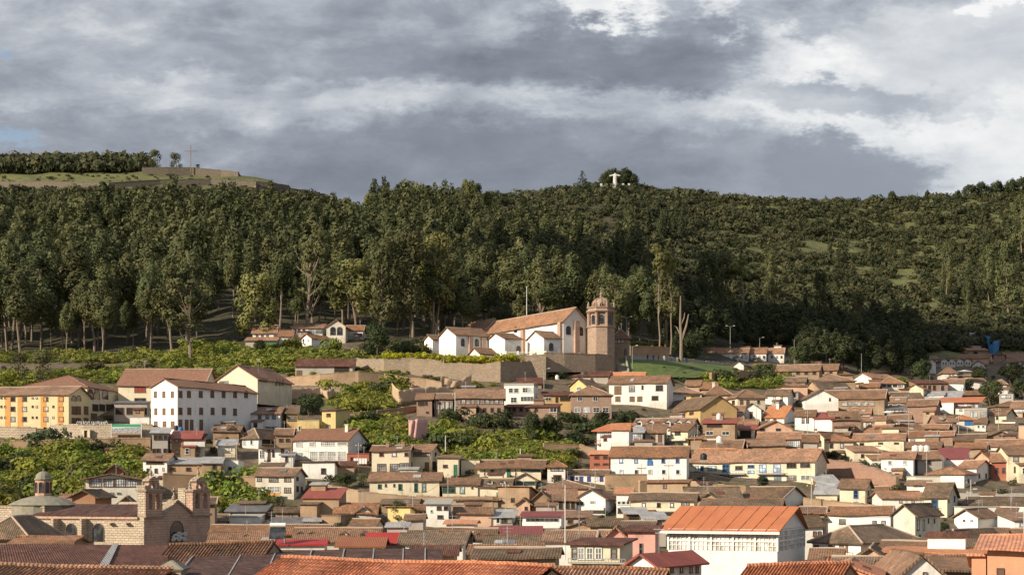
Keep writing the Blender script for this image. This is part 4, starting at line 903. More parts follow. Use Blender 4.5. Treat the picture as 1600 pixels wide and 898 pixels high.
H('ochre house with a dark veranda between the modern white and brick houses', 'ochre', 'metalrust', 's', 985, 1195, 248, 272, 375, dep=7, win=[(298, 1020, 44, 26, 'w'), (296, 1145, 80, 30, 'o'), (302, 1082, 20, 40, 'o')])
H('yellow gable house with one window behind the brick house', 'yellow', 'tilebrown', 'g', 1180, 1300, 152, 200, 255, x2=1410, dep=9, win=[(220, 1246, 36, 26, 'w')])
H('small orange roofed cabin with a white veranda on the ridge line', 'bwhite', 'tileorange', 'e', 1460, 1740, 106, 148, 195, dep=7, win=[(156, [1500, 1560, 1620, 1700], 34, 18, 'd')])
H('grey tin roofed lean-to along the foot of the church platform', 'grey', 'metalrust', 's', 1092, 1480, 98, 130, 165, dep=6, win=[(150, [1120, 1180, 1260, 1340], 20, 14, 'o')], name='lean_to', cat='shed')
H('ruined dark shed with sagging tan roof above the hedge', 'adobe', 'metalrust', 's', 795, 970, 148, 186, 205, dep=5, name='shed', cat='shed')
H('white cabin on stilts with wide open front under an orange sheet roof', 'bwhite', 'metalorange', 's', 1378, 1545, 490, 528, 625, x2=1640, dep=7, win=[(562, 1456, 110, 60, 'W')], oh=.9, bal=[(1376, 1535, 598, 26, 'fred')], D=306)
H('orange framed stilt level with small roofs under the white cabin', 'redwall', 'tileorange', 's', 1325, 1480, 682, 704, 860, dep=5, win=[(725, [1375, 1440], 36, 24, 'o'), (775, [1375, 1440], 40, 16, 'o')], D=296)
H('navy trimmed low house with blue windows and doors under brown tiles', 'white', 'tilegrey', 'e', 1160, 1480, 824, 852, 910, dep=6, win=[(880, [1195, 1262, 1318, 1410, 1462], 26, 48, 'N'), (880, [1230, 1370], 26, 30, 'w')])
H('small tiled pavilion house with white upper wall beside the hacienda', 'white', 'tile', 'h', 1015, 1145, 755, 792, 900, dep=6, win=[(812, 1080, 90, 26, 'd'), (865, 1085, 60, 24, 'r')])
# ================================================================== region G (640,708)
reg(640, 708)
H('cream house with a band of green windows under a low front gable', 'cream', 'tilebrown', 'g', 762, 942, 152, 196, 250, dep=8, win=[(217, 852, 136, 28, 'g')])
H('long cream house with green gallery window and green shutters', 'cream', 'tilebrown', 'e', 242, 520, 188, 232, 328, dep=7, win=[(256, 288, 92, 68, 'g'), (265, 386, 36, 58, 'g'), (252, 460, 12, 16, 'd')])
H('cream house with a long brown roof carrying two pale dormers', 'cream', 'tilegrey', 'e', 500, 765, 192, 248, 330, dep=8, win=[(298, 656, 34, 26, 'g')])
H('adobe house with long sloping tiled roof and one small window', 'adobe2', 'tilebrown', 'b', 650, 880, 248, 310, 392, dep=8, x2=960, win=[(342, 758, 28, 34, 'd'), (340, 652, 28, 26, 'd')])
H('ramshackle cottage with yellow patched gable over an adobe wall', 'adobe', 'tilebrown', 'g', 895, 1055, 282, 345, 425, dep=7, name='cottage', win=[(380, 935, 50, 20, 'o')])
H('little pale stucco cottage with one square window', 'peach', 'tilebrown', 'g', 785, 898, 336, 372, 445, dep=7, name='cottage', win=[(403, 856, 22, 26, 'd')])
H('white house with flat slab roof and two small windows on its long grey flank', 'white', 'concrete', 's', 122, 305, 342, 372, 530, dep=8, x2=None, win=[(402, [216, 280], 34, 30, 'd'), (466, 225, 42, 28, 'd'), (424, 160, 16, 20, 'w')])
H('low peach house with dark brown tiled roof in front of the slab house', 'peach', 'tilebrown', 'e', 335, 600, 405, 442, 520, dep=6)
H('small shop house with faded sign board roof and white door', 'pale', 'metal', 's', 600, 780, 420, 470, 520, dep=6, win=[(495, [695, 750], 44, 40, 'd'), (492, 650, 30, 44, 'w')])
H('white house with long maroon sheet roof and a black strip window', 'bwhite', 'metalmaroon', 'e', 830, 1140, 432, 464, 598, dep=8, win=[(486, 975, 240, 32, 'k'), (570, [1000, 1040], 36, 34, 'L')], bal=[(832, 1108, 502, 42, 'bwhite')])
H('tiled house with a white projecting bay and carved balcony', 'bwhite', 'tilebrown', 'g', 1215, 1440, 268, 335, 440, x2=1510, dep=8, win=[(366, 1252, 58, 34, 'w'), (360, 1346, 40, 28, 'w'), (362, 1478, 44, 30, 'w')], bal=[(1296, 1436, 372, 40, 'bwhite')])
H('brown tiled house with a shaded gallery and dark doors', 'grey', 'tilebrown', 'e', 1030, 1225, 262, 345, 430, dep=9, win=[(378, [1060, 1110, 1160, 1200], 28, 60, 'o')])
H('wide brown roof with raised lantern above the shaded gallery', 'peach', 'tilebrown', 'h', 970, 1345, 205, 256, 300, dep=9)
H('small glazed lean-to with an orange tiled cap beside the bay house', 'grey', 'tileorange', 's', 1525, 1640, 262, 294, 420, dep=6, win=[(355, [1550, 1590, 1625], 30, 40, 'd')])
H('broken grey tiled cottage with sunken arch roof', 'adobe', 'tilegrey', 'g', 1080, 1460, 512, 575, 600, dep=7, name='cottage', D=212)
H('maroon sheet roof with a pale skylight between tiled roofs', 'white', 'metalmaroon', 'e', 610, 960, 542, 605, 640, dep=8, D=190)
H('tiled roof with three pale dormers in a row', 'white', 'tilebrown', 'e', 235, 640, 560, 632, 680, dep=8, D=182, name='row_house')
H('mossy tiled roof over a white parapet wall with a yellow potted shrub', 'bwhite', 'tilegrey', 'e', 560, 985, 612, 690, 735, dep=8, D=160, name='row_house')
H('flat brown roof above a white wall beside the tall mast', 'bwhite', 'tilebrown', 'e', 1000, 1380, 578, 652, 720, dep=8, D=158, name='row_house')
H('big dark brown roof with a white gable wall at its right end', 'bwhite', 'tilegrey', 'e', -30, 390, 582, 668, 740, x2=455, dep=10, D=160, name='row_house')
H('low rusty roof in front of the big dark brown roof', 'adobe', 'metalrust', 'e', 20, 350, 688, 758, 800, dep=8, D=138, name='shed', cat='shed')
H('yellow and cream glazed veranda pavilion under a thin maroon roof', 'cream', 'metalrust', 's', 1180, 1545, 640, 676, 800, x2=1640, dep=7, D=138, win=[(735, 1152, 44, 80, 'D'), (735, [1262, 1326, 1390], 50, 90, 'W'), (735, [1212, 1500], 44, 80, 'L')], bal=[(1180, 1600, 765, 30, 'steel')])
H('low white house with half broken tile roof and a white chimney cap', 'bwhite', 'tileorange', 'e', 270, 500, 498, 520, 560, dep=5, D=214)
# ================================================================== region I (960,560)
reg(960, 560)
H('white upper storey house over raw cement walls with two square windows', 'white', 'tilebrown', 'e', -40, 385, 132, 178, 350, dep=10, x2=432, win=[(222, 128, 44, 44, 'd'), (212, 206, 14, 32, 'd'), (216, 330, 52, 44, 'd'), (232, 25, 50, 62, 's'), (296, [25, 130, 186], 36, 38, 's'), (290, 298, 48, 34, 'o')])
H('small white house with two blue doors under a low brown roof', 'white', 'tilebrown', 'h', 420, 640, 215, 255, 320, dep=8, win=[(290, 525, 18, 22, 'N'), (298, 632, 18, 28, 'N')])
H('small adobe house with a tiled roof by the dark shrubs', 'adobe', 'tilebrown', 'e', 520, 625, 165, 198, 232, dep=6, x2=655)
H('cream house with tan roof and two small dark windows beside the hedge', 'pale', 'tilebrown', 'h', 670, 860, 200, 262, 345, dep=8, win=[(298, [692, 725, 760], 16, 28, 'd')], chim=[(740, .8, 'pale')])
H('cream corner house with a row of tall brown windows', 'cream', 'tilebrown', 'h', 905, 1110, 235, 285, 400, x2=800, dep=10, win=[(325, [934, 980], 22, 44, 's'), (318, 1058, 18, 26, 'd'), (326, [824, 876], 20, 40, 'd')])
H('white house with two little windows under a dark mossy roof', 'white', 'tilegrey', 'e', 1110, 1275, 230, 270, 345, x2=1320, dep=8, win=[(295, [1176, 1230], 16, 28, 'd')])
H('ochre house with a crumbling timber lattice wall and long mossy roof', 'ochre', 'tilegrey', 'e', 80, 632, 318, 368, 455, x2=900, dep=9, win=[(392, 155, 52, 40, 'o'), (402, 568, 24, 22, 'd'), (392, [310, 350, 392, 434, 476], 34, 32, 'L'), (425, [310, 350, 392, 434, 476], 34, 20, 'o')])
H('white gabled house with a single tall door', 'bwhite', 'tilebrown', 'g', 948, 1092, 332, 376, 448, dep=9, x2=None, win=[(415, 1006, 20, 52, 'D')])
H('white house with bright orange tiled roof and tall white side wall', 'bwhite', 'tileorange', 'e', 1098, 1248, 355, 430, 462, x2=1345, dep=9, chim=[(1165, .5, 'bwhite')], win=[(445, [1130, 1180], 20, 18, 'd')])
H('long low house with five white dormers along its tiled roof', 'pale', 'tilebrown', 'e', 130, 560, 445, 500, 560, dep=9, x2=630)
H('house with bright orange roof slip and white end wall by the stilt cabin', 'bwhite', 'tileorange', 'e', -20, 120, 486, 524, 620, dep=6, D=300)
H('house with dark window pairs under an ochre band and a red roof terrace', 'adobe2', 'metalred', 's', 650, 905, 445, 475, 612, dep=8, win=[(490, 735, 110, 30, 'o'), (548, 700, 54, 30, 'w'), (548, 818, 54, 28, 'w')])
H('pinkish house with a wide flat gable and small openings', 'peach', 'tile', 'g', 1055, 1310, 458, 516, 600, dep=9, win=[(524, [1088, 1205], 36, 24, 'd')])
H('dark open carport with a red edge between the ochre band house and pink gable', 'white', 'metalred', 's', 918, 1045, 492, 520, 588, dep=5, win=[(556, 965, 80, 56, 'o')])
H('glass fronted greenhouse like veranda house with sloping grey roof', 'grey', 'metal', 's', 40, 225, 508, 545, 640, dep=7, win=[(580, 130, 160, 60, 'K')])
H('low tiled courtyard house with brown doors beside the glass veranda', 'grey', 'tilebrown', 's', 225, 385, 488, 545, 640, dep=6, win=[(580, [285, 335], 28, 70, 'D')])
H('pale yellow balcony cabin with white railing in the middle of the roofs', 'cream', 'tilebrown', 'e', 412, 540, 485, 530, 645, x2=632, dep=7, win=[(550, 465, 40, 26, 'd'), (625, 450, 90, 26, 'W')], bal=[(415, 535, 572, 30, 'cream')])
H('long tiled house in pale cement with a red roofed balcony at its right', 'peach', 'tile', 'e', 1055, 1390, 545, 590, 662, dep=7, win=[(597, 1172, 34, 24, 'd'), (620, 1320, 110, 60, 'K')])
H('house with orange tiled terrace roof and a band of sliding windows', 'bwhite', 'tileorange', 'e', 620, 890, 668, 700, 742, dep=6, win=[(716, [640, 695], 28, 22, 'd'), (714, 812, 108, 26, 'w')])
H('brown roofed house carrying a round white water tank', 'adobe', 'tilebrown', 'e', 640, 960, 605, 660, 700, dep=8)
H('low dark roofed cottage behind the long white house', 'adobe', 'tilebrown', 'e', 0, 350, 630, 655, 690, dep=6, D=302, name='cottage')
H('long white two storey house with blue trimmed windows and a blue balcony door', 'bwhite', 'tile', 'e', -28, 550, 652, 722, 905, dep=10, D=288, win=[(750, [48, 158, 358, 463], 26, 34, 'b'), (752, 260, 30, 66, 'B'), (832, [50, 162, 262, 362, 466], 30, 36, 'w'), (766, 262, 40, 30, 'b')])
H('long cream three storey apartment block with turquoise balconies and a brick end wall', 'cream', 'tile', 'e', 555, 1475, 675, 756, 950, x2=1562, dep=10, D=292, name='apartment_block', cat='apartment block',
  win=[(806, [606, 645], 24, 38, 'b'), (805, 718, 60, 36, 'b'), (805, [820, 1090, 1195], 50, 56, 'b'), (802, 915, 50, 30, 'd'), (792, 1004, 46, 24, 'b'), (832, 1004, 46, 22, 'b'), (786, 1302, 66, 36, 'd'), (782, 1402, 66, 36, 'd'),
       (884, [602, 650], 18, 26, 'w'), (884, 726, 46, 30, 'w'), (892, [822, 900, 1095, 1200], 50, 60, 'b'), (905, 1004, 46, 26, 'b'), (876, 1302, 66, 40, 'L'), (874, 1405, 64, 38, 'w')],
  bal=[(775, 968, 824, 24, 'fblue'), (1052, 1255, 824, 24, 'fblue'), (792, 950, 908, 22, 'fblue'), (1160, 1262, 912, 22, 'fblue')])
H('long orange roofed low barracks under the cypress hedge', 'adobe', 'tilebrown', 'e', 1190, 1530, 48, 88, 140, dep=9, win=[(105, [1230, 1290, 1350, 1410, 1470], 26, 26, 'o')], name='row_house')
H('light brown hall with a pale pyramid roof at the cypress foot', 'peach', 'tilebrown', 'h', 1240, 1420, 185, 206, 285, dep=12, oh=.3)
H('big adobe hall with gable and long dark tiled roof', 'adobe2', 'tilegrey', 'g', 1385, 1520, 168, 232, 300, dep=15, x2=1760)
H('small white house with a grey roof below the lawn edge', 'white', 'tilegrey', 'g', 876, 950, 24, 48, 80, x2=1010, dep=9)
# gabled row above the lawn
for i, lab in enumerate(['first from the left', 'second from the left', 'middle one', 'second from the right', 'rightmost']):
    x = 1090 + i * 27.5; REG[:] = [0, 0, 1]
    H('%s of the five white gabled houses in a row above the lawn' % lab, 'white', 'tile', 'e', x, x + 27.3, 544.5 - (i % 2) * .6, 552, 563.5, dep=9, D=520 + i * 3, x2=None, win=[(557.5, [x + 6, x + 14, x + 21], 3, 4, 'd')], group='five white gabled houses in a row', oh=.3)
# ================================================================== region J (960,708)
reg(960, 708)
H('tan flat fronted adobe house in front of the long white house', 'adobe2', 'tilebrown', 'f', -60, 240, 152, 156, 262, dep=5, oh=.1)
H('cottage row with patched sheet and tile roofs and a long balcony', 'cream', 'tilegrey', 'e', 120, 610, 300, 345, 470, dep=7, D=222, win=[(380, [215, 325, 422], 26, 34, 'd'), (375, 520, 60, 34, 'L')], bal=[(230, 600, 400, 22, 'cream')])
H('long low tiled house above the cottage row', 'adobe', 'tilegrey', 'e', 180, 500, 258, 298, 345, dep=8, x2=590, win=[(318, [320, 420], 24, 18, 'w')])
H('adobe gable cottage beside the open brown shed', 'adobe2', 'tilegrey', 'g', 610, 800, 296, 342, 412, dep=8, name='cottage', win=[(385, 740, 30, 26, 'd')])
H('long mossy tiled house below the stone road wall', 'adobe', 'tilegrey', 'e', 540, 930, 255, 330, 400, dep=8)
H('long mossy tiled house with white end wall and blue door', 'white', 'tilegrey', 'e', 930, 1240, 252, 328, 400, x2=1400, dep=9, win=[(365, 1198, 30, 50, 'N')])
H('open shed with brown sheet roof over blue and red stores', 'adobe', 'metalbrown', 's', 805, 1165, 328, 385, 425, dep=6, name='shed', cat='shed', win=[(372, 1090, 140, 30, 'o')])
H('little shop with orange tiled cap and dark window front left of the cottage row', 'bwhite', 'tileorange', 's', 15, 130, 258, 298, 470, dep=6, D=232, win=[(362, [35, 68, 102], 28, 28, 'w'), (420, 60, 70, 40, 'o')])
H('rusty sheet roofed shelter over a dark yard', 'wood', 'metal', 's', 90, 235, 405, 445, 510, dep=6, name='shelter', cat='shelter', D=205, win=[(480, 140, 70, 50, 'o')])
H('pink walled house with a corrugated cover and narrow grilled window', 'pink', 'metalrust', 's', 100, 300, 540, 575, 770, x2=330, dep=7, D=150, win=[(700, 194, 26, 84, 'k')])
H('pink gable wall house left of the narrow grilled window', 'pink', 'tile', 'g', -55, 95, 540, 610, 760, dep=6, D=152)
H('low white pavilion with glazed side under a small red roof', 'bwhite', 'metalred', 'g', 112, 300, 750, 822, 900, x2=640, dep=7, D=118, win=[(845, 205, 120, 36, 'W'), (852, [350, 420, 490, 560, 605], 26, 50, 'K')], name='pavilion', cat='pavilion')
# ================================================================== region K (1260,560)
reg(1260, 560)
H('white house with small gable facing left above the hedge', 'white', 'tile', 'g', 342, 480, 108, 145, 205, x2=660, dep=12, win=[(165, 495, 18, 32, 'd'), (160, 530, 18, 26, 'd')])
H('brown hipped roof house left of the small white gable', 'adobe', 'tilebrown', 'h', 60, 360, 118, 165, 215, dep=12)
H('dormered tan roof house under the dark wood edge', 'adobe', 'tilebrown', 'e', 20, 250, 45, 85, 130, dep=10, win=[(105, [60, 120, 180], 22, 20, 'o')])
H('square pagoda like house with red hipped roof and white window band', 'white', 'tile', 'h', 545, 720, 138, 182, 245, dep=9, win=[(196, [570, 610, 650, 690], 30, 24, 'd')])
H('white gable hall with long tan roof to the right of the ochre ground', 'bwhite', 'tilebrown', 'g', -10, 235, 232, 296, 345, dep=14, x2=None, D=400, win=[(300, 172, 12, 24, 'd')])
H('very long low tan roof house with a dark glazed gallery', 'adobe', 'tilebrown', 'e', 100, 600, 236, 292, 350, dep=12, D=410, win=[(332, [280, 330, 380, 430, 480], 40, 30, 'K')])
H('orange hipped roof house by the yellow gable house', 'peach', 'tile', 'h', 490, 630, 232, 262, 300, dep=9)
H('tall cream gabled house catching the light', 'cream', 'tile', 'g', 728, 860, 192, 225, 292, x2=905, dep=9)
H('unfinished red brick frame house with open top floor', 'brick', 'metalrust', 's', 810, 1040, 160, 185, 248, dep=9, win=[(215, [870, 905, 940, 1000], 22, 36, 'o')])
H('flat roofed house with wide orange and white awning slab', 'white', 'metalorange', 's', 985, 1290, 292, 318, 400, dep=9, win=[(345, [1130, 1210, 1260], 50, 30, 'K')], oh=1.0)
H('plain white cube house among brick walls', 'bwhite', 'concrete', 'f', 985, 1092, 322, 325, 392, dep=7, oh=.15)
H('row of brick party walls below the white cube', 'brick', 'tilebrown', 'e', 740, 985, 305, 345, 420, dep=9, D=398)
H('small white fronted house with pink awning roof', 'white', 'metalred', 's', 880, 985, 335, 352, 405, dep=6, win=[(375, [905, 950], 28, 30, 'd')])
H('long dark grey roofed house with glazed front under trees', 'grey', 'metaldark', 's', 590, 780, 350, 372, 425, dep=8, win=[(392, [620, 680, 740], 50, 30, 'K')])
H('cream house with roof terrace pergola and three dark windows', 'cream', 'tile', 'e', 420, 590, 432, 458, 510, dep=8, win=[(486, [450, 487], 26, 30, 'd'), (480, 546, 34, 20, 'd')])
H('low white house with two grey windows right of the pergola house', 'bwhite', 'tilebrown', 'e', 600, 780, 418, 458, 510, dep=8, win=[(486, [656, 722], 22, 32, 'k')])
H('dark brick house with small arched opening and tile roof', 'brick', 'tilebrown', 'e', 190, 400, 395, 450, 560, dep=8, win=[(510, [285, 305], 14, 32, 'd'), (436, [230, 300], 40, 20, 'o')])
H('white corner house with an orange awning and satellite dish', 'bwhite', 'metalred', 's', 60, 210, 400, 440, 545, dep=7, win=[(520, 20, 14, 14, 'd'), (520, 60, 14, 14, 'd')])
H('white house with two dark windows and red roofed attic', 'bwhite', 'tilebrown', 'e', -85, 75, 385, 425, 525, dep=8, win=[(455, [-25, 8], 20, 40, 'd')])
H('blue walled shop front under a bright orange tiled roof', 'white', 'tileorange', 'h', 1100, 1245, 420, 448, 505, dep=7, win=[(475, [1180, 1215], 36, 34, 'B')])
H('cream house with three pale shutters at the right edge', 'cream', 'tilebrown', 'e', 1350, 1470, 375, 412, 490, x2=1540, dep=9, win=[(436, 1404, 16, 26, 'd')])
H('white house with two navy shutters at the right border', 'white', 'tilebrown', 'e', 1505, 1760, 315, 362, 430, dep=9, win=[(405, [1560, 1598], 18, 40, 'N')])
H('wide low brown roof at the right border above the shutters house', 'adobe', 'tilebrown', 'h', 1395, 1700, 318, 352, 385, dep=11, D=445)
H('grey green rendered house with broad windows near the right edge', 'grey', 'concrete', 'f', 1160, 1345, 372, 376, 480, dep=8, win=[(410, [1230, 1310], 44, 44, 'K')])
H('white gable house with orange door at the end of the brick lane wall', 'cream', 'tile', 'g', 50, 130, 505, 580, 690, x2=300, dep=11, win=[(626, 100, 18, 46, 'D')])
H('long tan roofed house with two little windows left of the big yellow one', 'peach', 'tile', 'e', 405, 580, 492, 552, 590, x2=700, dep=9)
H('yellow cream house with hipped end and pairs of brown windows', 'cream', 'tile', 'h', 118, 345, 560, 606, 755, dep=9, win=[(640, [182, 260], 26, 34, 'd'), (722, [182, 262], 26, 30, 'd')], D=330)
H('long yellow house with three small windows and a long tan roof', 'cream', 'tile', 'e', 345, 735, 556, 598, 700, dep=9, win=[(632, 407, 32, 28, 'd'), (622, [545, 662], 32, 14, 'd')], D=338)
H('yellow side wing below the long yellow house', 'cream', 'tile', 's', 350, 548, 648, 684, 790, dep=8, win=[(714, 412, 24, 28, 'd'), (790, 495, 40, 30, 'd')], D=318)
H('white tiled house with two windows left of the white water tanks', 'white', 'tile', 'e', 740, 970, 540, 578, 640, dep=9, win=[(600, [780, 890], 30, 16, 'd')], D=352)
H('reddish tiled low roof with three round white water tanks', 'adobe', 'tilebrown', 'e', 740, 1000, 618, 655, 705, dep=8, D=325)
H('white two storey house crossed by a diagonal shadow', 'bwhite', 'tile', 'e', 550, 815, 690, 732, 905, dep=9, D=305, win=[(765, [615, 724], 28, 32, 'w'), (842, [620, 728], 30, 32, 'w')])
H('grey flanked house with a balcony and window beside the shadow crossed house', 'grey', 'tilebrown', 'e', 820, 1000, 692, 738, 822, dep=8, D=308, win=[(762, 898, 34, 36, 'd')])
H('steep maroon and white striped sheet roof with white parapet', 'bwhite', 'metalmaroon', 's', 950, 1200, 662, 740, 780, dep=8, D=312, oh=.2)
H('ochre house with a tall blank gable wall and a brown roof', 'peach', 'tile', 'g', 1205, 1365, 672, 755, 830, x2=1480, dep=10, D=306)
H('dark red brick house with a faded wall mark', 'redwall', 'tile', 'e', 1360, 1485, 700, 755, 905, dep=7, D=304, win=[(820, [1400, 1450], 22, 40, 'd')])
H('cream house with brown windows at the right border below the long orange roof', 'cream', 'tilebrown', 'e', 1482, 1700, 645, 705, 870, dep=8, D=303, win=[(738, 1540, 40, 36, 'd'), (815, 1536, 22, 46, 'd')])
H('long orange tan roof with white gables at the right edge', 'white', 'tile', 'e', 1240, 1760, 600, 640, 680, dep=10, D=330)
H('low brown tiled roof between the gable wall and the striped roof', 'adobe', 'tile', 'e', 1090, 1340, 625, 662, 700, dep=9, D=322)
H('mossy tiled roof with green weeds on its edge', 'adobe', 'tilegrey', 'e', 1090, 1330, 560, 602, 640, dep=9, D=345)
H('old gabled tiled roof house with a small dark attic opening', 'adobe', 'tilegrey', 'g', 1290, 1560, 535, 590, 630, dep=10, D=350)
H('brick chimney like house block between two tiled roofs', 'brick', 'tile', 'e', 985, 1090, 540, 570, 625, dep=7, D=350)
H('grey roofed long building behind the white shed gables', 'grey', 'tilegrey', 'e', 1340, 1560, 485, 525, 570, dep=9, D=372)
H('orange pink wall house at the far right rim', 'peach', 'concrete', 'f', 1560, 1640, 490, 494, 595, dep=6, D=350, oh=.1)
H('white house with red tiled roof and white side turning to the street', 'bwhite', 'tile', 'h', 890, 1160, 800, 848, 915, x2=1250, dep=9, D=292, win=[(900, 1190, 18, 34, 'd')])
H('tall white house with small windows facing the lane and brown roof', 'bwhite', 'tile', 'e', 1120, 1250, 752, 800, 905, x2=1362, dep=9, D=300, win=[(860, [1270, 1320], 20, 34, 'd')])
# ================================================================== region L (1260,708)
reg(1260, 708)
H('small cream house with one blue shuttered window above a blue door', 'cream', 'tilebrown', 'e', 245, 432, 196, 255, 385, x2=480, dep=7, win=[(300, 363, 32, 60, 'b'), (368, [363, 464], 36, 24, 'b'), (290, 455, 14, 34, 'd')])
H('low cream shed with a slanting scrap roof left of the blue shuttered house', 'cream', 'metal', 's', 68, 240, 230, 300, 345, dep=6, win=[(355, 215, 16, 22, 'B')], name='shed', cat='shed')
H('white house with a long tile roof patched by blue and white rubbish', 'white', 'tile', 'e', 555, 860, 285, 330, 430, dep=8, win=[(350, [692, 783], 20, 26, 'd')], D=262)
H('yellow cream corner house with a blue balcony window', 'cream', 'tilegrey', 'e', 862, 1035, 222, 325, 475, x2=1110, dep=9, win=[(370, 943, 44, 62, 'b'), (350, 1046, 12, 26, 'd'), (335, 1088, 20, 50, 'N'), (420, 1085, 20, 56, 'D')], D=256, bal=[(915, 968, 378, 24, 'fblue')])
H('small red roofed dormer house upon the patched roof', 'bwhite', 'tile', 's', 888, 1010, 235, 268, 320, dep=4, win=[(285, 935, 26, 28, 's')], D=262)
H('low white attic wall with small openings among blue roof scraps', 'bwhite', 'tilebrown', 's', 740, 905, 205, 232, 300, dep=4, win=[(238, [803, 838], 26, 12, 'd')], D=266)
H('white house with flat brown parapet in the middle of the lane corner', 'pale', 'concrete', 'f', 800, 985, 162, 170, 235, dep=6, oh=.2, D=280)
H('long white house with ragged tile roof and three small windows', 'bwhite', 'tile', 'e', 160, 640, 395, 452, 560, dep=9, D=226, win=[(500, 263, 44, 38, 'd'), (510, [500, 566], 30, 36, 'd')])
H('cream gabled house with wrought balconies on its right flank', 'pale', 'tilegrey', 'g', 640, 800, 382, 452, 640, x2=985, dep=13, D=222, win=[(525, [822, 862], 26, 80, 'd'), (495, [896, 940], 14, 36, 's'), (620, [832, 893], 22, 46, 's')])
H('white house with sweeping dark tiled roof and brown door', 'bwhite', 'tilegrey', 'h', 45, 400, 540, 655, 760, x2=820, dep=14, D=170, win=[(715, 186, 42, 84, 'D'), (692, [75, 260], 30, 42, 's'), (695, 298, 14, 60, 's'), (694, 490, 22, 28, 'k'), (680, [600, 680, 740], 30, 26, 'k')], bal=[(160, 370, 715, 40, 'wood')])
H('white gabled outhouse with holes and a dark half timbered right part', 'bwhite', 'tilebrown', 'g', 1090, 1260, 418, 470, 600, x2=1405, dep=9, D=232, win=[(492, [1160, 1215], 10, 10, 'd')])
H('white half timbered house with black window band', 'bwhite', 'tilebrown', 's', 1408, 1545, 405, 430, 560, dep=7, D=230, win=[(475, [1430, 1480, 1525], 36, 26, 'w'), (535, [1440, 1490], 36, 30, 'o')])
H('long white walled terrace house under a dark tile strip', 'bwhite', 'tilegrey', 's', 1145, 1640, 325, 385, 420, dep=8, D=256, oh=.2)
H('ochre gable cottage with dark roof behind the long white parapet', 'peach', 'tilegrey', 'g', 1030, 1150, 572, 628, 680, dep=10, D=180, x2=1420, name='cottage')
H('white house edge with a brown sheet roof at the right border', 'bwhite', 'tilebrown', 's', 1528, 1700, 440, 490, 640, dep=7, D=205, win=[(522, 1590, 50, 34, 'k')])
H('ochre walled house with dark roof behind the long orange eave', 'peach', 'tilegrey', 'g', 395, 560, 705, 750, 800, dep=10, D=150)
H('long white wall building under a straight orange tiled strip roof', 'bwhite', 'tileorange', 's', 560, 1330, 702, 742, 800, dep=5, D=152, win=[(758, [930, 1000, 1060, 1120, 1190], 44, 14, 'L')], oh=.3)
H('small white roof box on the striped tile roof', 'bwhite', 'concrete', 'f', 598, 690, 792, 797, 860, dep=3, D=135, oh=.1)
# ================================================================== region O far right hillside town (1400,480)
REG[:] = [1400, 480, 200 / 1122]
H('white walled house with brown hipped roof above the white sunlit slope wall', 'white', 'tilebrown', 'h', 412, 535, 528, 572, 662, x2=362, dep=10, win=[(585, [470, 500], 16, 36, 'K')])
H('house with three white framed dark windows beside the white parasol', 'adobe', 'tilebrown', 'e', 535, 690, 600, 604, 662, dep=8, win=[(630, [560, 590, 620, 650], 16, 26, 'W')])
H('two storey house with dark gallery behind the white parasol', 'white', 'tilebrown', 'h', 650, 790, 532, 552, 622, dep=9, win=[(570, [690, 715, 740], 16, 26, 'd')])
H('long white wall house with blue tint below the parasol terrace', 'white', 'tilebrown', 'e', 408, 608, 632, 662, 750, dep=8, win=[(722, 582, 18, 28, 'd')])
H('long brown roofed house under the white wall house', 'adobe', 'tilebrown', 'e', 530, 800, 738, 768, 822, dep=9)
H('flat white house with black windows on two levels among trees', 'white', 'tile', 's', 892, 990, 702, 718, 800, dep=8, win=[(735, [906, 957], 26, 22, 'w')])
H('grey base storey with a wide black window under the flat white house', 'grey', 'concrete', 'f', 905, 1040, 758, 760, 828, dep=8, win=[(782, [940, 985], 40, 28, 'd')], oh=.2, D=455)
for i, (xx, lab) in enumerate([(395, 'leftmost of four small gabled houses stepping under the blue tarpaulin'), (460, 'second of four small gabled houses stepping under the blue tarpaulin'), (530, 'third of four small gabled houses stepping under the blue tarpaulin'), (600, 'rightmost of four small gabled houses stepping under the blue tarpaulin')]):
    H(lab, 'white', 'tilebrown', 'g', xx, xx + 62, 448, 470, 520, dep=9, win=[(490, xx + 20, 10, 18, 'd'), (490, xx + 42, 10, 18, 'd')], group='four small gabled houses')
H('small white gabled house right of the four stepping gables', 'white', 'tilebrown', 'g', 668, 790, 470, 505, 545, dep=9, win=[(525, [690, 710], 10, 16, 'd')])
H('long roof stepping house at the dark wood edge under the orange roof', 'white', 'tilebrown', 'e', 180, 370, 428, 455, 500, dep=9)
H('white narrow house stepping down beside the dark trees', 'white', 'tilebrown', 'g', 275, 350, 455, 480, 590, dep=9)
H('pair of low houses with sloping roofs below the orange roofed one', 'adobe', 'tilebrown', 'e', 365, 540, 450, 462, 500, dep=8, D=600)
H('small house with vivid orange roof at the wood edge', 'white', 'tileorange', 'e', 118, 225, 378, 410, 445, dep=8)
H('brick house with one black window beside the blue tarpaulin', 'brick', 'tile', 'e', 635, 800, 362, 378, 425, dep=9, win=[(398, 698, 34, 24, 'o')])
H('wide brown roofed house joined to the brick one under the tarpaulin', 'peach', 'tile', 'e', 540, 850, 418, 442, 480, dep=9)
H('brick walled house with sloping roof right of the blue tarpaulin', 'brick', 'tilebrown', 'b', 855, 965, 418, 455, 500, dep=8, win=[(462, 915, 20, 18, 'd')])
H('long white house with brown roof and four dark windows at the far right', 'white', 'tilebrown', 'e', 970, 1200, 430, 475, 535, dep=10, win=[(495, [1010, 1060, 1110, 1150], 18, 20, 'd')])
H('broad brown roof behind the far right long white house', 'adobe', 'tilebrown', 'e', 965, 1180, 400, 432, 470, dep=9)
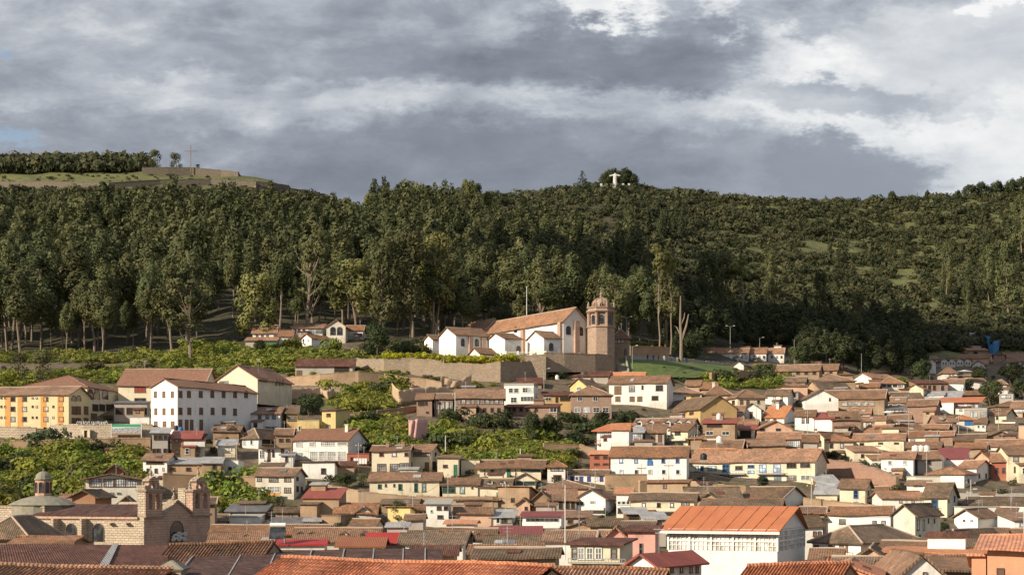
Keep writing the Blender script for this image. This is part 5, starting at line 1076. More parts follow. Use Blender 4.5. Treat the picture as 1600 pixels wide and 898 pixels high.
H('pale sheet roofed open shed on the upper right slope', 'white', 'metal', 's', 935, 1060, 232, 262, 290, dep=8, name='shed', cat='shed')
H('white roofed shed at the right rim beside the pink bare slope', 'white', 'metal', 's', 1068, 1160, 232, 262, 295, dep=8, name='shed', cat='shed')
H('tiny house with tan hipped roof right of the parasol terrace', 'white', 'tilebrown', 'h', 900, 970, 640, 668, 712, dep=7)
H('small white house in the trees below the stepped gables', 'white', 'tilebrown', 'e', 690, 790, 626, 652, 705, dep=8)
# region N: villa with arches (340,470)
reg(340, 470)
H('white house with tiled roof at the left end of the arched villa', 'bwhite', 'tile', 'e', 258, 450, 182, 236, 290, dep=8, win=[(262, [290, 328, 366, 425], 18, 26, 's')])
H('white stepped middle wing of the hillside villa', 'bwhite', 'tile', 's', 450, 558, 222, 262, 318, dep=6, win=[(295, 495, 16, 30, 'd')])
H('villa wing with a long glazed gallery and tiled roof', 'bwhite', 'tile', 's', 545, 800, 168, 200, 262, dep=8, win=[(225, [568, 600, 634], 24, 40, 'w'), (222, [690, 740, 775], 44, 36, 'k')])
H('villa pavilion with two dark arches under a broad front gable', 'pale', 'tile', 'g', 800, 940, 142, 188, 305, dep=9, win=[(222, [848, 898], 36, 60, 'a')])
H('little white cottage with tiny windows in front of the villa', 'bwhite', 'tile', 'g', 618, 690, 246, 272, 332, x2=842, dep=9, win=[(290, 632, 12, 22, 'n'), (290, 668, 12, 18, 'n'), (292, 775, 16, 22, 'd')], name='cottage')
H('low green fronted shed below the white villa end', 'grey', 'tile', 's', 205, 450, 272, 292, 335, dep=4, win=[(312, 400, 75, 30, 'G')], name='shed', cat='shed')
H('ivy covered lodge behind the villa arches', 'white', 'tile', 'e', 945, 1085, 185, 218, 275, dep=7, win=[(250, 1058, 22, 30, 'w')])
H('long low shack with grey sheets and an open black porch', 'grey', 'metalrust', 's', 572, 992, 432, 482, 555, dep=7, name='shack', cat='shed', win=[(512, 912, 110, 60, 'o'), (530, 600, 40, 40, 's')])
REG[:] = [0, 0, 1]
# ================================================================== white church on the hill
def ground_rect(*a): pass
CH = empty('church', G(880, 556), 0); tag(CH, 'long white church with tiled roofs and stone buttresses on the hill terrace', 'church')
c0 = CH.location.copy()
def loc(px, py, D): return P(px, py, D) - c0
DC = c0.y
zg = 0.0
# nave: near corner (facade/side) at px 902; facade to px 950; side to px 755
def frame(px0, D0, th_): 
    A = Vector(((px0 - CX) / F * D0, D0, 0)); return A - Vector((c0.x, c0.y, 0)), Vector((math.cos(th_), math.sin(th_), 0)), Vector((-math.sin(th_), math.cos(th_), 0))
def zat(py, D): return (HY - py) / F * D - c0.z
def block(parent, A, u, nb, W_, dep, he, hr, ridge, wallm='white', roofm='tile', oh=.5, z0=-6, nm='wall', seed=1, th=.18):
    """gabled block: ridge 'u' runs along the front, 'n' runs to the back"""
    p = lambda a, b, z: tuple(A + u * a + nb * b + Vector((0, 0, z)))
    w = MB()
    if ridge == 'n':
        w.face([p(0, 0, z0), p(W_, 0, z0), p(W_, 0, he), p(W_ / 2, 0, hr), p(0, 0, he)]); w.face([p(W_, dep, z0), p(0, dep, z0), p(0, dep, he), p(W_ / 2, dep, hr), p(W_, dep, he)])
        w.face([p(W_, 0, z0), p(W_, dep, z0), p(W_, dep, he), p(W_, 0, he)]); w.face([p(0, dep, z0), p(0, 0, z0), p(0, 0, he), p(0, dep, he)])
    else:
        w.face([p(0, 0, z0), p(W_, 0, z0), p(W_, 0, he), p(0, 0, he)]); w.face([p(W_, dep, z0), p(0, dep, z0), p(0, dep, he), p(W_, dep, he)])
        w.face([p(W_, 0, z0), p(W_, dep, z0), p(W_, dep, he), p(W_, dep / 2, hr), p(W_, 0, he)]); w.face([p(0, dep, z0), p(0, 0, z0), p(0, 0, he), p(0, dep / 2, hr), p(0, dep, he)])
    wo_ = w.build(nm, wallm, parent); r = MB()
    if ridge == 'n':
        k = (hr - he) / (W_ / 2)
        slabgrid(r, p(-oh, dep + oh, he - oh * k + .03), p(-oh, -oh, he - oh * k + .03), p(W_ / 2, -oh, hr + .03), p(W_ / 2, dep + oh, hr + .03), th, seed=seed, nu=12)
        slabgrid(r, p(W_ + oh, -oh, he - oh * k + .03), p(W_ + oh, dep + oh, he - oh * k + .03), p(W_ / 2, dep + oh, hr + .03), p(W_ / 2, -oh, hr + .03), th, seed=seed + 1, nu=12)
        rl = (p(W_ / 2, -oh, hr + th + .05), p(W_ / 2, dep + oh, hr + th + .05))
    else:
        k = (hr - he) / (dep / 2)
        slabgrid(r, p(-oh, -oh, he - oh * k + .03), p(W_ + oh, -oh, he - oh * k + .03), p(W_ + oh, dep / 2, hr + .03), p(-oh, dep / 2, hr + .03), th, seed=seed, nu=12)
        slabgrid(r, p(W_ + oh, dep + oh, he - oh * k + .03), p(-oh, dep + oh, he - oh * k + .03), p(-oh, dep / 2, hr + .03), p(W_ + oh, dep / 2, hr + .03), th, seed=seed + 1, nu=12)
        rl = (p(-oh, dep / 2, hr + th + .05), p(W_ + oh, dep / 2, hr + th + .05))
    ro = r.build('roof', roofm, parent); c_ = MB(); c_.tube(rl, .16, 6); c_.build('ridge_tiles', 'ridge', ro)
    return wo_, ro
th_ = R(-44); u = Vector((math.cos(th_), math.sin(th_), 0)); n = Vector((-math.sin(th_), math.cos(th_), 0))
# right end (facade) is turned to the right: long side runs to the left and back
# near corner K at px 876 (side | facade), ground py 549
def corner(px, D): return Vector(((px - CX) / F * D, D, 0)) - Vector((c0.x, c0.y, 0))
K0 = corner(880, 428)
us = Vector((math.cos(R(-58)), math.sin(R(-58)), 0))      # along the long side, towards the near corner
uf = Vector((math.cos(R(32)), math.sin(R(32)), 0))        # along the facade, away to the right
def L_to(A, d, px):                                      # length along d from A until it projects to px
    t_ = (px - CX) / F; X0 = A.x + c0.x; Y0 = A.y + c0.y; return (t_ * Y0 - X0) / (d.x - t_ * d.y)
Lf = L_to(K0, uf, 917.5); Ls = -L_to(K0, -us, 755) * -1
A_ = K0 - us * Ls
he_ = zat(501, 428); hr_ = zat(481.5, 428 + uf.y * Lf / 2)
block(CH, A_, us, uf, Ls, Lf, he_, hr_, 'u', 'bwhite', 'tile', .6, seed=11)
def on_side(px): return L_to(K0, -us, px)
def addbox(parent, nm, m_, A, u_, n_, a0, a1, b0, b1, z0, z1):
    b = MB(); q = lambda a, b_, z: tuple(A + u_ * a + n_ * b_ + Vector((0, 0, z)))
    b.hexa([q(a0, b0, z0), q(a1, b0, z0), q(a1, b1, z0), q(a0, b1, z0)], [q(a0, b0, z1), q(a1, b0, z1), q(a1, b1, z1), q(a0, b1, z1)]); return b.build(nm, m_, parent)
nsd = -uf                                                # outward from the long side
for pxb, wd, top in ((877, 1.5, 503), (819, 1.5, 506)):
    l = on_side(pxb); addbox(CH, 'buttress', 'pinkstone', K0 - us * l, us, uf, -wd / 2, wd / 2, -.9, 0.02, -2.5, zat(top, 428))
# facade pilaster, windows
fa = L_to(K0, uf, 900); addbox(CH, 'pilaster', 'pinkstone', K0 + uf * fa, uf, -us, -.75, .75, -.75, -.003, -2.5, zat(500, 428))
def wopen(parent, A, dir_, px, py, w_, h_, st='a'):
    l = L_to(A, dir_, px); y_ = (A + dir_ * l).y + c0.y
    return opening(parent, A + dir_ * l + Vector((0, 0, zat(py, y_))) + Vector((dir_.y, -dir_.x, 0)) * .006, dir_, None, w_, h_, st)
wopen(CH, K0, uf, 888, 516, 1.5, 2.4); wopen(CH, K0, uf, 907, 517.5, 1.5, 2.4)
# side window: direction along us, outward normal is (us.y,-us.x)
def wside(A, px, py, w_, h_):
    l = L_to(A, -us, px); y_ = (A - us * l).y + c0.y
    opening(CH, A - us * l + Vector((0, 0, zat(py, y_))) + Vector((us.y, -us.x, 0)) * .006, us, None, w_, h_, 'a')
wside(K0, 806, 515, 1.5, 1.7)
# higher chancel block on the same axis, beyond the nave
A2 = A_ - us * 15 - uf * 1.5; block(CH, A2, us, uf, 15, Lf + 3, he_ - .5, hr_ + .9, 'u', 'white', 'tile', .4, seed=13)
# annexes: gable faces left-front, long face right-front
def annex(px0, px1, px2, yr, ye, yb, D, sd_, dep=None):
    """gable face px0..px1, side px1..px2"""
    a = R(-58); u_ = Vector((math.cos(a), math.sin(a), 0)); n_ = Vector((-math.sin(a), math.cos(a), 0))
    Bc = corner(px1, D); W_ = -L_to(Bc, u_, px0); dp = L_to(Bc, n_, px2); A = Bc - u_ * W_
    block(CH, A, u_, n_, W_, dp, zat(ye, D), zat(yr, D), 'n', 'bwhite', 'tilebrown', .45, seed=sd_)
    return Bc, u_, n_
b1_, u1_, n1_ = annex(686, 712.5, 765, 510, 523, 556, 416, 21)
for px_, py_ in ((723, 535), (745, 535.5)): wopen(CH, b1_, n1_, px_, py_, 1.0, 2.0)
for px_ in (735, 755): l = L_to(b1_, n1_, px_); addbox(CH, 'buttress', 'pinkstone', b1_ + n1_ * l, n1_, -u1_, -.6, .6, -.6, -.003, -2.5, zat(526, 418))
b2_, u2_, n2_ = annex(761, 789, 815, 519, 529, 556, 414, 23); wopen(CH, b2_, n2_, 810, 545, 1.2, 1.5)
b3_, u3_, n3_ = annex(824, 850, 876, 516, 527.5, 553, 412, 25); wopen(CH, b3_, n3_, 861, 542, 1.3, 2.1)
b4_, u4_, n4_ = annex(663, 676, 690, 523, 530, 548, 430, 27); b5_, u5_, n5_ = annex(733, 750, 775, 543, 552, 560, 408, 29)
# bell tower
TW = empty('bell_tower', P(939, 556, 430)); tag(TW, 'octagonal pink stone bell tower with a ribbed dome beside the white church', 'bell tower')
def zt(py): return (HY - py) / F * 430 - TW.location.z
m_ = MB(); r8 = 3.95; m_.lathe([(r8 * 1.02, -3), (r8 * 1.02, zt(513)), (r8 * 1.1, zt(512.5)), (r8 * 1.1, zt(510.5)), (r8 * .98, zt(510))], 8, a0=R(22.5)); m_.build('shaft', 'towerstone', TW)
m_ = MB(); zb0, zb1 = zt(510), zt(490); m_.lathe([(r8 * .86, zb0), (r8 * .86, zb1)], 8, a0=R(22.5))
bf = m_.build('belfry', 'towerstone', TW)
for k in range(8):
    a = R(22.5 + 45 * k); px_, py_ = math.cos(a) * r8 * .95, math.sin(a) * r8 * .95
    c_ = MB(); c_.lathe([(.42, zb0), (.34, zb0 + .3), (.34, zb1 - .3), (.45, zb1)], 6, (px_, py_, 0)); c_.build('column', 'towerstone', bf)
    a2 = R(45 * k); q = Vector((math.cos(a2), math.sin(a2), 0)); ux = Vector((-q.y, q.x, 0))
    opening(bf, q * (r8 * .86 * math.cos(R(22.5)) + .005) + Vector((0, 0, (zb0 + zb1) / 2 - .1)), ux, None, 1.15, 2.5, 'a')
m_ = MB(); m_.lathe([(r8 * 1.0, zb1), (r8 * 1.12, zb1 + .35), (r8 * 1.12, zb1 + .7), (r8 * 1.0, zb1 + .75), (r8 * 1.0, zb1 + 1.35), (r8 * 1.08, zb1 + 1.4), (r8 * 1.08, zb1 + 1.65)], 8, a0=R(22.5)); m_.build('cornice', 'towerstone', TW)
zd = zb1 + 1.45; dr = 2.55
m_ = MB(); m_.lathe([(dr * 1.02, zd - .1), (dr * 1.02, zd + .5)] + [(dr * math.cos(R(a)), zd + .5 + dr * .95 * math.sin(R(a))) for a in range(0, 88, 11)], 20); dm = m_.build('dome', 'towerstone', TW, smooth=False)
for k in range(8):
    a = R(45 * k); rb = MB(); rb.tube([(dr * 1.04 * math.cos(a) * math.cos(R(b)), dr * 1.04 * math.sin(a) * math.cos(R(b)), zd + .5 + dr * .99 * math.sin(R(b))) for b in range(0, 85, 12)], .13, 5); rb.build('rib', 'towerstone', dm)
    a2 = a + R(22.5); mb_ = MB(); c_ = (r8 * .98 * math.cos(a2), r8 * .98 * math.sin(a2), zd - .1); mb_.lathe([(.3, 0), (.3, .6), (.36, .65), (.36, .75), (.2, .85), (.26, 1.2), (.06, 1.8)], 8, c_); mb_.build('pinnacle', 'towerstone', TW)
    o_ = opening(dm, Vector((math.cos(a), math.sin(a), 0)) * (dr * 1.02 * .99) + Vector((0, 0, zd + .75)), Vector((-math.sin(a), math.cos(a), 0)), None, .7, 1.1, 'a')
m_ = MB(); zl = zd + .5 + dr * .95; m_.lathe([(.55, zl - .15), (.45, zl + .2), (.3, zl + .3), (.3, zl + 1.0), (.42, zl + 1.05), (.1, zl + 1.8), (.06, zl + 2.2)], 8); lt_ = m_.build('lantern', 'towerstone', TW)
m_ = MB(); m_.box(-.05, .05, -.05, .05, zl + 2.2, zl + 3.3); m_.box(-.35, .35, -.045, .045, zl + 2.75, zl + 2.86); m_.build('cross', 'steel', TW)
m_ = MB(); q0 = corner(917, 432) + Vector((c0.x, c0.y, 0)) - TW.location; m_.box(q0.x - .5, q0.x + 1.9, q0.y, q0.y + 4, -3, zt(512)); m_.build('link_wall', 'towerstone', TW)

REG[:] = [0, 0, 1]
H('low tiled sacristy house right of the bell tower with wooden windows', 'rubble', 'tilebrown', 'h', 957, 984, 515.5, 527.5, 560, dep=9, D=436, win=[(532, [962, 967.5, 973], 4.4, 7, 'K'), (550, 977, 3.2, 9, 'a')])

# ================================================================== masonry terraces and garden walls
def wall(label, pts, m_='rubble', th=.7, D=None, name='retaining_wall', cat='wall', fill=True, fillm='soil', group=None, dd=0):
    """pts: (px, top py, foot py)"""
    Ds = [(q[3] if len(q) > 3 else D if D else Dp(q[0], q[2] + 2 * bool(fill))) + dd for q in pts]; pts = [(q[0], q[1], q[2] + 2 * bool(fill)) for q in pts]
    A0 = P(pts[0][0], pts[0][2], Ds[0])
    tops = [P(a, b, d_) - A0 for (a, b, c), d_ in zip(pts, Ds)]; bots = [P(a, c, d_) - A0 for (a, b, c), d_ in zip(pts, Ds)]
    m = MB(); e = empty(name, A0)
    s_ = 0
    for i in range(len(pts) - 1):
        t0, t1, b0, b1 = tops[i], tops[i + 1], bots[i], bots[i + 1]
        dv = (Vector((t1.x, t1.y, 0)) - Vector((t0.x, t0.y, 0))); nrm = Vector((-dv.y, dv.x, 0)).normalized() * th
        L_ = dv.length; b0 = Vector((t0.x, t0.y, min(b0.z, t0.z - .3) - 1.2)); b1 = Vector((t1.x, t1.y, min(b1.z, t1.z - .3) - 1.2)); uvq = [(s_, b0.z), (s_ + L_, b1.z), (s_ + L_, t1.z), (s_, t0.z)]
        m.face([b0, b1, t1, t0], 0, uvq); m.face([b1 + nrm, b0 + nrm, t0 + nrm, t1 + nrm]); m.face([t0, t1, t1 + nrm, t0 + nrm])
        if i == 0: m.face([b0 + nrm, b0, t0, t0 + nrm])
        if i == len(pts) - 2: m.face([b1, b1 + nrm, t1 + nrm, t1])
        s_ += L_
    m.build('masonry', m_, e)
    c_ = MB()
    for i in range(len(pts) - 1):                # rough coping stones
        t0, t1 = tops[i], tops[i + 1]; k_ = max(1, int((t1 - t0).length / 1.1))
        for j in range(k_):
            a, b_ = t0.lerp(t1, (j + .03) / k_), t0.lerp(t1, (j + .97) / k_); h_ = rng.uniform(.08, .3); nv = Vector((-(t1 - t0).y, (t1 - t0).x, 0)).normalized()
            q = [a - nv * .06, b_ - nv * .06, b_ + nv * (th + .05), a + nv * (th + .05)]; c_.hexa([tuple(x + Vector((0, 0, .003))) for x in q], [tuple(x + Vector((0, 0, h_))) for x in q])
    c_.build('coping', m_, e)
    if fill:
        f = MB(); bk = []
        for t_, d_, (a, b, c) in zip(tops, Ds, pts):
            w0 = t_ + A0; yy = w0.y; x0_ = w0.x
            for st_ in range(60):
                if ground(x0_, yy) > w0.z - .2: break
                yy += 1.0
            yy = min(yy, w0.y + 40); bk.append(Vector((x0_, yy + 1.0, w0.z)) - A0)
        for i in range(len(pts) - 1):
            nv = Vector((0, th, -.12)); f.face([tops[i] + nv, tops[i + 1] + nv, bk[i + 1] - Vector((0, 0, .12)), bk[i] - Vector((0, 0, .12))])
        f.build('terrace_fill', fillm, e)
    return tag(e, label, cat, group, 'thing')
wall('upper garden terrace wall carrying the church annexes', [(640, 552, 590, 409), (700, 556.5, 590, 407), (782, 557.5, 590, 405), (853, 554.5, 590, 406)], fillm='soil')
wall('pale rubble terrace wall with rough upper edge left of the church garden', [(556, 560, 574), (600, 562, 580), (640, 560, 582), (694, 564, 596, 400)])
wall('lit rubble terrace wall below the yellow shrubs of the church garden', [(694, 568.5, 596, 400), (722, 566.5, 596, 399.5), (750, 569.5, 596, 399), (782, 565, 597, 398)])
wall('shaded rubble retaining wall facing right below the church terrace', [(782, 565, 597, 398), (862, 566, 597, 411)], fill=False)
wall('dark platform wall of the church plaza with black openings', [(851, 551.5, 572, 408), (882, 552, 572, 410), (930, 553.5, 572, 415), (960, 556, 572, 419)])
wall('lower stepped platform wall right of the ivy under the church', [(903, 567, 580), (941, 566, 580)], fill=True)
wall('right platform wall of the church plaza beside the stone steps', [(935, 559, 575), (962, 560, 578)])
wall('brown plaza back wall under the short bright hedge', [(985, 541, 556, 452), (1010, 541, 558, 456), (1046, 542.5, 560, 462)], 'adobe')
wall('long low plaza parapet above the lawn', [(985, 556, 562), (1040, 558, 563), (1100, 564, 569), (1150, 570, 574)], 'concrete', th=.4, fill=False, name='parapet')
wall('long lit terrace wall across the slope under the tan roofless shack', [(440, 590, 600), (500, 585, 602), (560, 580, 600), (600, 583, 598), (640, 590, 600)], 'adobe2')
wall('second terrace wall with wooden props above the netting', [(440, 604, 614), (500, 603, 612), (545, 606, 612)], 'rubble')
wall('smooth earth terrace wall behind the right netting', [(620, 590, 600), (665, 592, 603), (690, 598, 606)], 'adobe2')
wall('stone boundary wall carrying the school lettering', [(78, 664.5, 684), (130, 664, 688), (175, 664, 688), (238, 663, 690)], 'stone', fill=True)
wall('grey stone kerb wall along the school road', [(-40, 666, 680), (28, 668, 682), (56, 668, 682)], 'stone', fill=False)
wall('long dark adobe wall with buttresses above the green slope', [(-30, 690, 703), (60, 688, 702), (130, 686, 700), (235, 685, 700)], 'adobe', dd=0)
wall('brick boundary wall with piers climbing to the brick barn', [(545, 645, 652), (590, 642, 650), (630, 637, 646), (655, 634, 640)], 'brick', fill=False)
wall('tall adobe retaining wall under the cream and earth wall house', [(255, 740, 762), (330, 744, 762), (398, 745, 768)], 'adobe', fill=True)
wall('adobe wall under the cream houses with green shutters', [(480, 752, 766), (560, 768, 785), (640, 775, 786), (770, 778, 790)], 'adobe', fill=False)
wall('long brick lane wall running down to the right', [(1290, 718, 736), (1330, 722, 742), (1375, 735, 756), (1400, 745, 762)], 'brick', fill=True)
wall('lit adobe road wall under the apartment block', [(1000, 752, 766), (1060, 751, 762), (1110, 757, 768), (1165, 759, 770)], 'adobe2', fill=True, dd=-4)
wall('dark adobe garden wall right of the long mossy roofs', [(1255, 778, 796), (1330, 786, 800), (1370, 790, 806)], 'adobe', fill=False)
wall('white street parapet at the lower right', [(1500, 770, 776), (1560, 772, 778), (1620, 773, 779)], 'concrete', fill=False, name='parapet')
wall('adobe ruin wall beside the small lawn terrace', [(1112, 583, 594), (1150, 580, 592), (1182, 580, 592)], 'adobe', fill=True)
wall('earth wall with props in the bare gully under the brick house', [(850, 692, 704), (905, 695, 708), (930, 700, 712)], 'adobe', fill=True)
# hill fort terraces on the left summit
wall('upper curved fort terrace wall on the left summit', [(222, 262, 270), (262, 261.5, 270.5), (300, 262, 271), (345, 266, 273), (372, 269, 275)], 'terrace', th=1.5, fill=True)
wall('long middle fort terrace wall below the summit grass', [(0, 284, 291), (90, 284, 293), (170, 286, 294), (250, 281, 288), (330, 280, 287), (400, 284, 291)], 'terrace', th=1.5)
wall('fort terrace bastion at the end of the left hill', [(395, 283, 290), (425, 286, 292), (452, 290, 295)], 'terrace', th=1.5)
wall('lowest fort terrace wall at the right end of the left hill', [(400, 291, 300), (450, 294, 302), (500, 301, 308)], 'terrace', th=1.5)
# cross on the summit
e = empty('summit_cross', P(298, 264, 876)); tag(e, 'tall thin wooden cross standing on the left hill summit', 'cross')
m_ = MB(); m_.box(-.2, .2, -.16, .16, -2, 13.6); m_.build('post', 'bark', e); m_ = MB(); m_.box(-3.6, 3.6, -.15, .15, 10.0, 10.35); m_.build('crossbar', 'bark', e)
for k, x in enumerate((225, 238, 250, 262, 275, 290, 306, 318, 330, 342, 354, 366)): pass
# white robed statue
def skin_figure(name, vts, edges, radii, m_, parent=None, sub=2):
    me = bpy.data.meshes.new(name); me.from_pydata(vts, edges, []); o = link(name, me, parent)
    md = o.modifiers.new('skin', 'SKIN'); sv = me.skin_vertices
    if not sv: me.skin_vertices.new() if hasattr(me.skin_vertices, 'new') else None
    import bmesh
    bm = bmesh.new(); bm.from_mesh(me); ly = bm.verts.layers.skin.verify(); bm.verts.ensure_lookup_table()
    for i, v_ in enumerate(bm.verts): v_[ly].radius = radii[i] if isinstance(radii[i], tuple) else (radii[i], radii[i]); v_[ly].use_root = (i == 0)
    bm.to_mesh(me); bm.free(); sb = o.modifiers.new('sub', 'SUBSURF'); sb.levels = sub; sb.render_levels = sub
    me.materials.append(M[m_]); return o
st = empty('statue', P(961, 292, 985)); tag(st, 'white stone statue of a robed figure with outstretched arms on the hilltop', 'statue')
vts = [(0, 0, 4.2), (0, 0, 2.2), (0, 0, 1.4), (0, 0, 6.2), (0, 0, 7.4), (0, 0, 8.3), (0, -.05, 8.9), (-1.0, 0, 7.5), (-2.2, -.1, 7.2), (-3.1, -.2, 7.0), (-3.7, -.2, 7.1), (1.0, 0, 7.5), (2.2, -.1, 7.2), (3.1, -.2, 7.0), (3.7, -.2, 7.1)]
ed = [(0, 1), (1, 2), (0, 3), (3, 4), (4, 5), (5, 6), (4, 7), (7, 8), (8, 9), (9, 10), (4, 11), (11, 12), (12, 13), (13, 14)]
skin_figure('figure', vts, ed, [1.35, 1.55, 1.8, 1.25, 1.15, .4, .62, .7, .6, .55, .16, .7, .6, .55, .16], 'statue', st)
m_ = MB(); m_.lathe([(2.2, -1), (2.2, .8), (1.7, .85), (1.5, 1.6)], 10); m_.build('pedestal', 'statue', st)
for sx_ in (-1, 1):
    sl_ = MB()
    for k in range(4): sl_.box(sx_ * (3.2 + k * 1.9) - .7, sx_ * (3.2 + k * 1.9) + .7, -.6, .6, -2, .6 + (k % 2) * 1.5)
    sl_.build('balustrade', 'statue', st)
# ================================================================== old stone church, lower left
SC = empty('stone_church', P(225, 860, 212)); tag(SC, 'old stone church with two bell gables and a stone dome', 'church', kind='thing')
class Fr:                                        # a vertical plane through the near corner of the church; a runs along it, b behind it
    def __init__(s, ang, b0=0.0):
        s.ang = R(ang); s.u = Vector((math.cos(s.ang), math.sin(s.ang), 0)); s.n = Vector((-math.sin(s.ang), math.cos(s.ang), 0)); s.K = Vector(((225 - CX) / F * 212, 212, 0)) + s.n * b0
    def at(s, x, y):
        t_ = (x * .2125 - CX) / F; a = (t_ * s.K.y - s.K.x) / (s.u.x - t_ * s.u.y); return a, (HY - 708 - y * .2125) / F * (s.K.y + s.u.y * a) - SC.location.z
    def put(s, m, nm, mt, a=0, b=0, z=0, parent=None):
        o = m.build(nm, mt, SC) if parent is None else m.build(nm, mt, parent)
        o.location = (s.K - Vector((SC.location.x, SC.location.y, 0))) + s.u * a + s.n * b + Vector((0, 0, z)); o.rotation_euler = (0, 0, s.ang); return o
    def box(s, nm, mt, x0, x1, y0, y1, b0, b1, y1z=None):
        (a0, z1), (a1, z0) = s.at(x0, y0), s.at(x1, y1)
        if y1z is not None: z0 = y1z
        z1 = s.at((x0 + x1) / 2, y0)[1]; m = MB(); m.box(a0, a1, b0, b1, z0, z1); return s.put(m, nm, mt)
    def open(s, x, y, w_, h_, b=-.006, st='a'):
        a, z = s.at(x, y); o = opening(SC, (s.K - Vector((SC.location.x, SC.location.y, 0))) + s.u * a + s.n * b + Vector((0, 0, z)), s.u, None, w_, h_, st); return o
NV = Fr(-20); FC = Fr(66)
# nave: long wall lit by the sun, runs away to the left from the near corner
aL = NV.at(256, 600)[0]; zE = NV.at(1058, 466)[1]; m = MB(); m.box(aL, -.003, 0, 14.5, -3, zE); NV.put(m, 'nave_wall', 'stone')
zr = zE + 1.5; m = MB(); slabgrid(m, (aL - .3, -.4, zE + .05), (-1.2, -.4, zE + .05), (-1.2, 7.2, zr), (aL - .3, 7.2, zr), .15, amp=.02); slabgrid(m, (-1.2, 14.8, zE + .05), (aL - .3, 14.8, zE + .05), (aL - .3, 7.2, zr), (-1.2, 7.2, zr), .15, amp=.02); NV.put(m, 'roof', 'metalrusty2')
m = MB(); m.box(aL, -.9, -.32, -.004, zE - .32, zE + .02); NV.put(m, 'cornice', 'pinkstone')
for x0_, x1_ in ((424, 440), (632, 646), (262, 278)): NV.box('buttress', 'stone', x0_, x1_, 478, 900, -1.5, -.004, -3)
for xc in (322, 524, 725): NV.open(xc, 582, 1.7, 2.5)
NV.box('waterspout', 'pinkstone', 800, 840, 508, 514, -.9, -.004); NV.box('waterspout', 'pinkstone', 920, 958, 508, 514, -.9, -.004)
# side pier and small urn gable at the corner
m = MB(); z1_ = NV.at(1040, 250)[1]; m.box(-1.15, -.01, .2, 1.25, zE + .05, z1_); NV.put(m, 'side_pier', 'stone'); m = MB(); m.box(-1.3, .1, .1, 1.35, z1_ + .003, z1_ + .3); NV.put(m, 'pier_cap', 'stone')
# facade in its own plane
aR = FC.at(1545, 600)[0]; zl, zrr = FC.at(1075, 470)[1], FC.at(1075, 470)[1]; am, zm = FC.at(1300, 352); a1_, a2_ = FC.at(1190, 470)[0], FC.at(1430, 462)[0]
m = MB(); m.prism([(0, -3), (aR, -3), (aR, zl), (a2_, zl), (am, zm), (a1_, zl), (0, zl)], 0, 1.2); FC.put(m, 'facade_wall', 'pinkstone')
for (p0, p1) in (((a1_, zl), (am, zm)), ((am, zm), (a2_, zl))):
    m = MB(); m.hexa([(p0[0], -.25, p0[1] + .004), (p1[0], -.25, p1[1] + .004), (p1[0], 1.4, p1[1] + .004), (p0[0], 1.4, p0[1] + .004)], [(p0[0], -.25, p0[1] + .3), (p1[0], -.25, p1[1] + .3), (p1[0], 1.4, p1[1] + .3), (p0[0], 1.4, p0[1] + .3)]); FC.put(m, 'gable_coping', 'rubble')
m = MB(); m.lathe([(.35, 0), (.25, .5), (.1, .6)], 8, (am, .5, zm + .3)); m.box(am - .09, am + .09, .42, .58, zm + .8, zm + 2.0); m.box(am - .45, am + .45, .44, .56, zm + 1.35, zm + 1.55); FC.put(m, 'gable_cross', 'rubble')
m = MB(); m.box(.6, am - .5, 1.3, 12, zE, zE + .4); m.face([(a1_ + .2, 1.25, zl), (am, 1.25, zm - .1), (am, 10, zm - .1), (a1_ + .2, 10, zl)]); m.face([(am, 1.25, zm - .1), (a2_ - .2, 1.25, zl), (a2_ - .2, 10, zl), (am, 10, zm - .1)]); FC.put(m, 'porch_vault', 'stone')
def pierced(fr, nm, mt, a0, a1, z0, z1, holes, b0, b1):
    """wall with round headed openings: holes (a centre, width, z bottom, z top)"""
    m = MB(); cur = a0
    for (ac, w_, zb_, zt_) in holes:
        m.box(cur, ac - w_ / 2, b0, b1, z0, z1); m.box(ac - w_ / 2, ac + w_ / 2, b0, b1, z0, zb_); r_ = w_ / 2; cz = zt_ - r_; N = 8
        for k in range(N):
            t0, t1 = math.pi * k / N, math.pi * (k + 1) / N; p0 = (ac + r_ * math.cos(t0), cz + r_ * math.sin(t0)); p1 = (ac + r_ * math.cos(t1), cz + r_ * math.sin(t1))
            m.hexa([(p1[0], b0, p1[1]), (p0[0], b0, p0[1]), (p0[0], b1, p0[1]), (p1[0], b1, p1[1])], [(p1[0], b0, z1), (p0[0], b0, z1), (p0[0], b1, z1), (p1[0], b1, z1)])
        cur = ac + r_
    m.box(cur, a1, b0, b1, z0, z1); return fr.put(m, nm, mt)
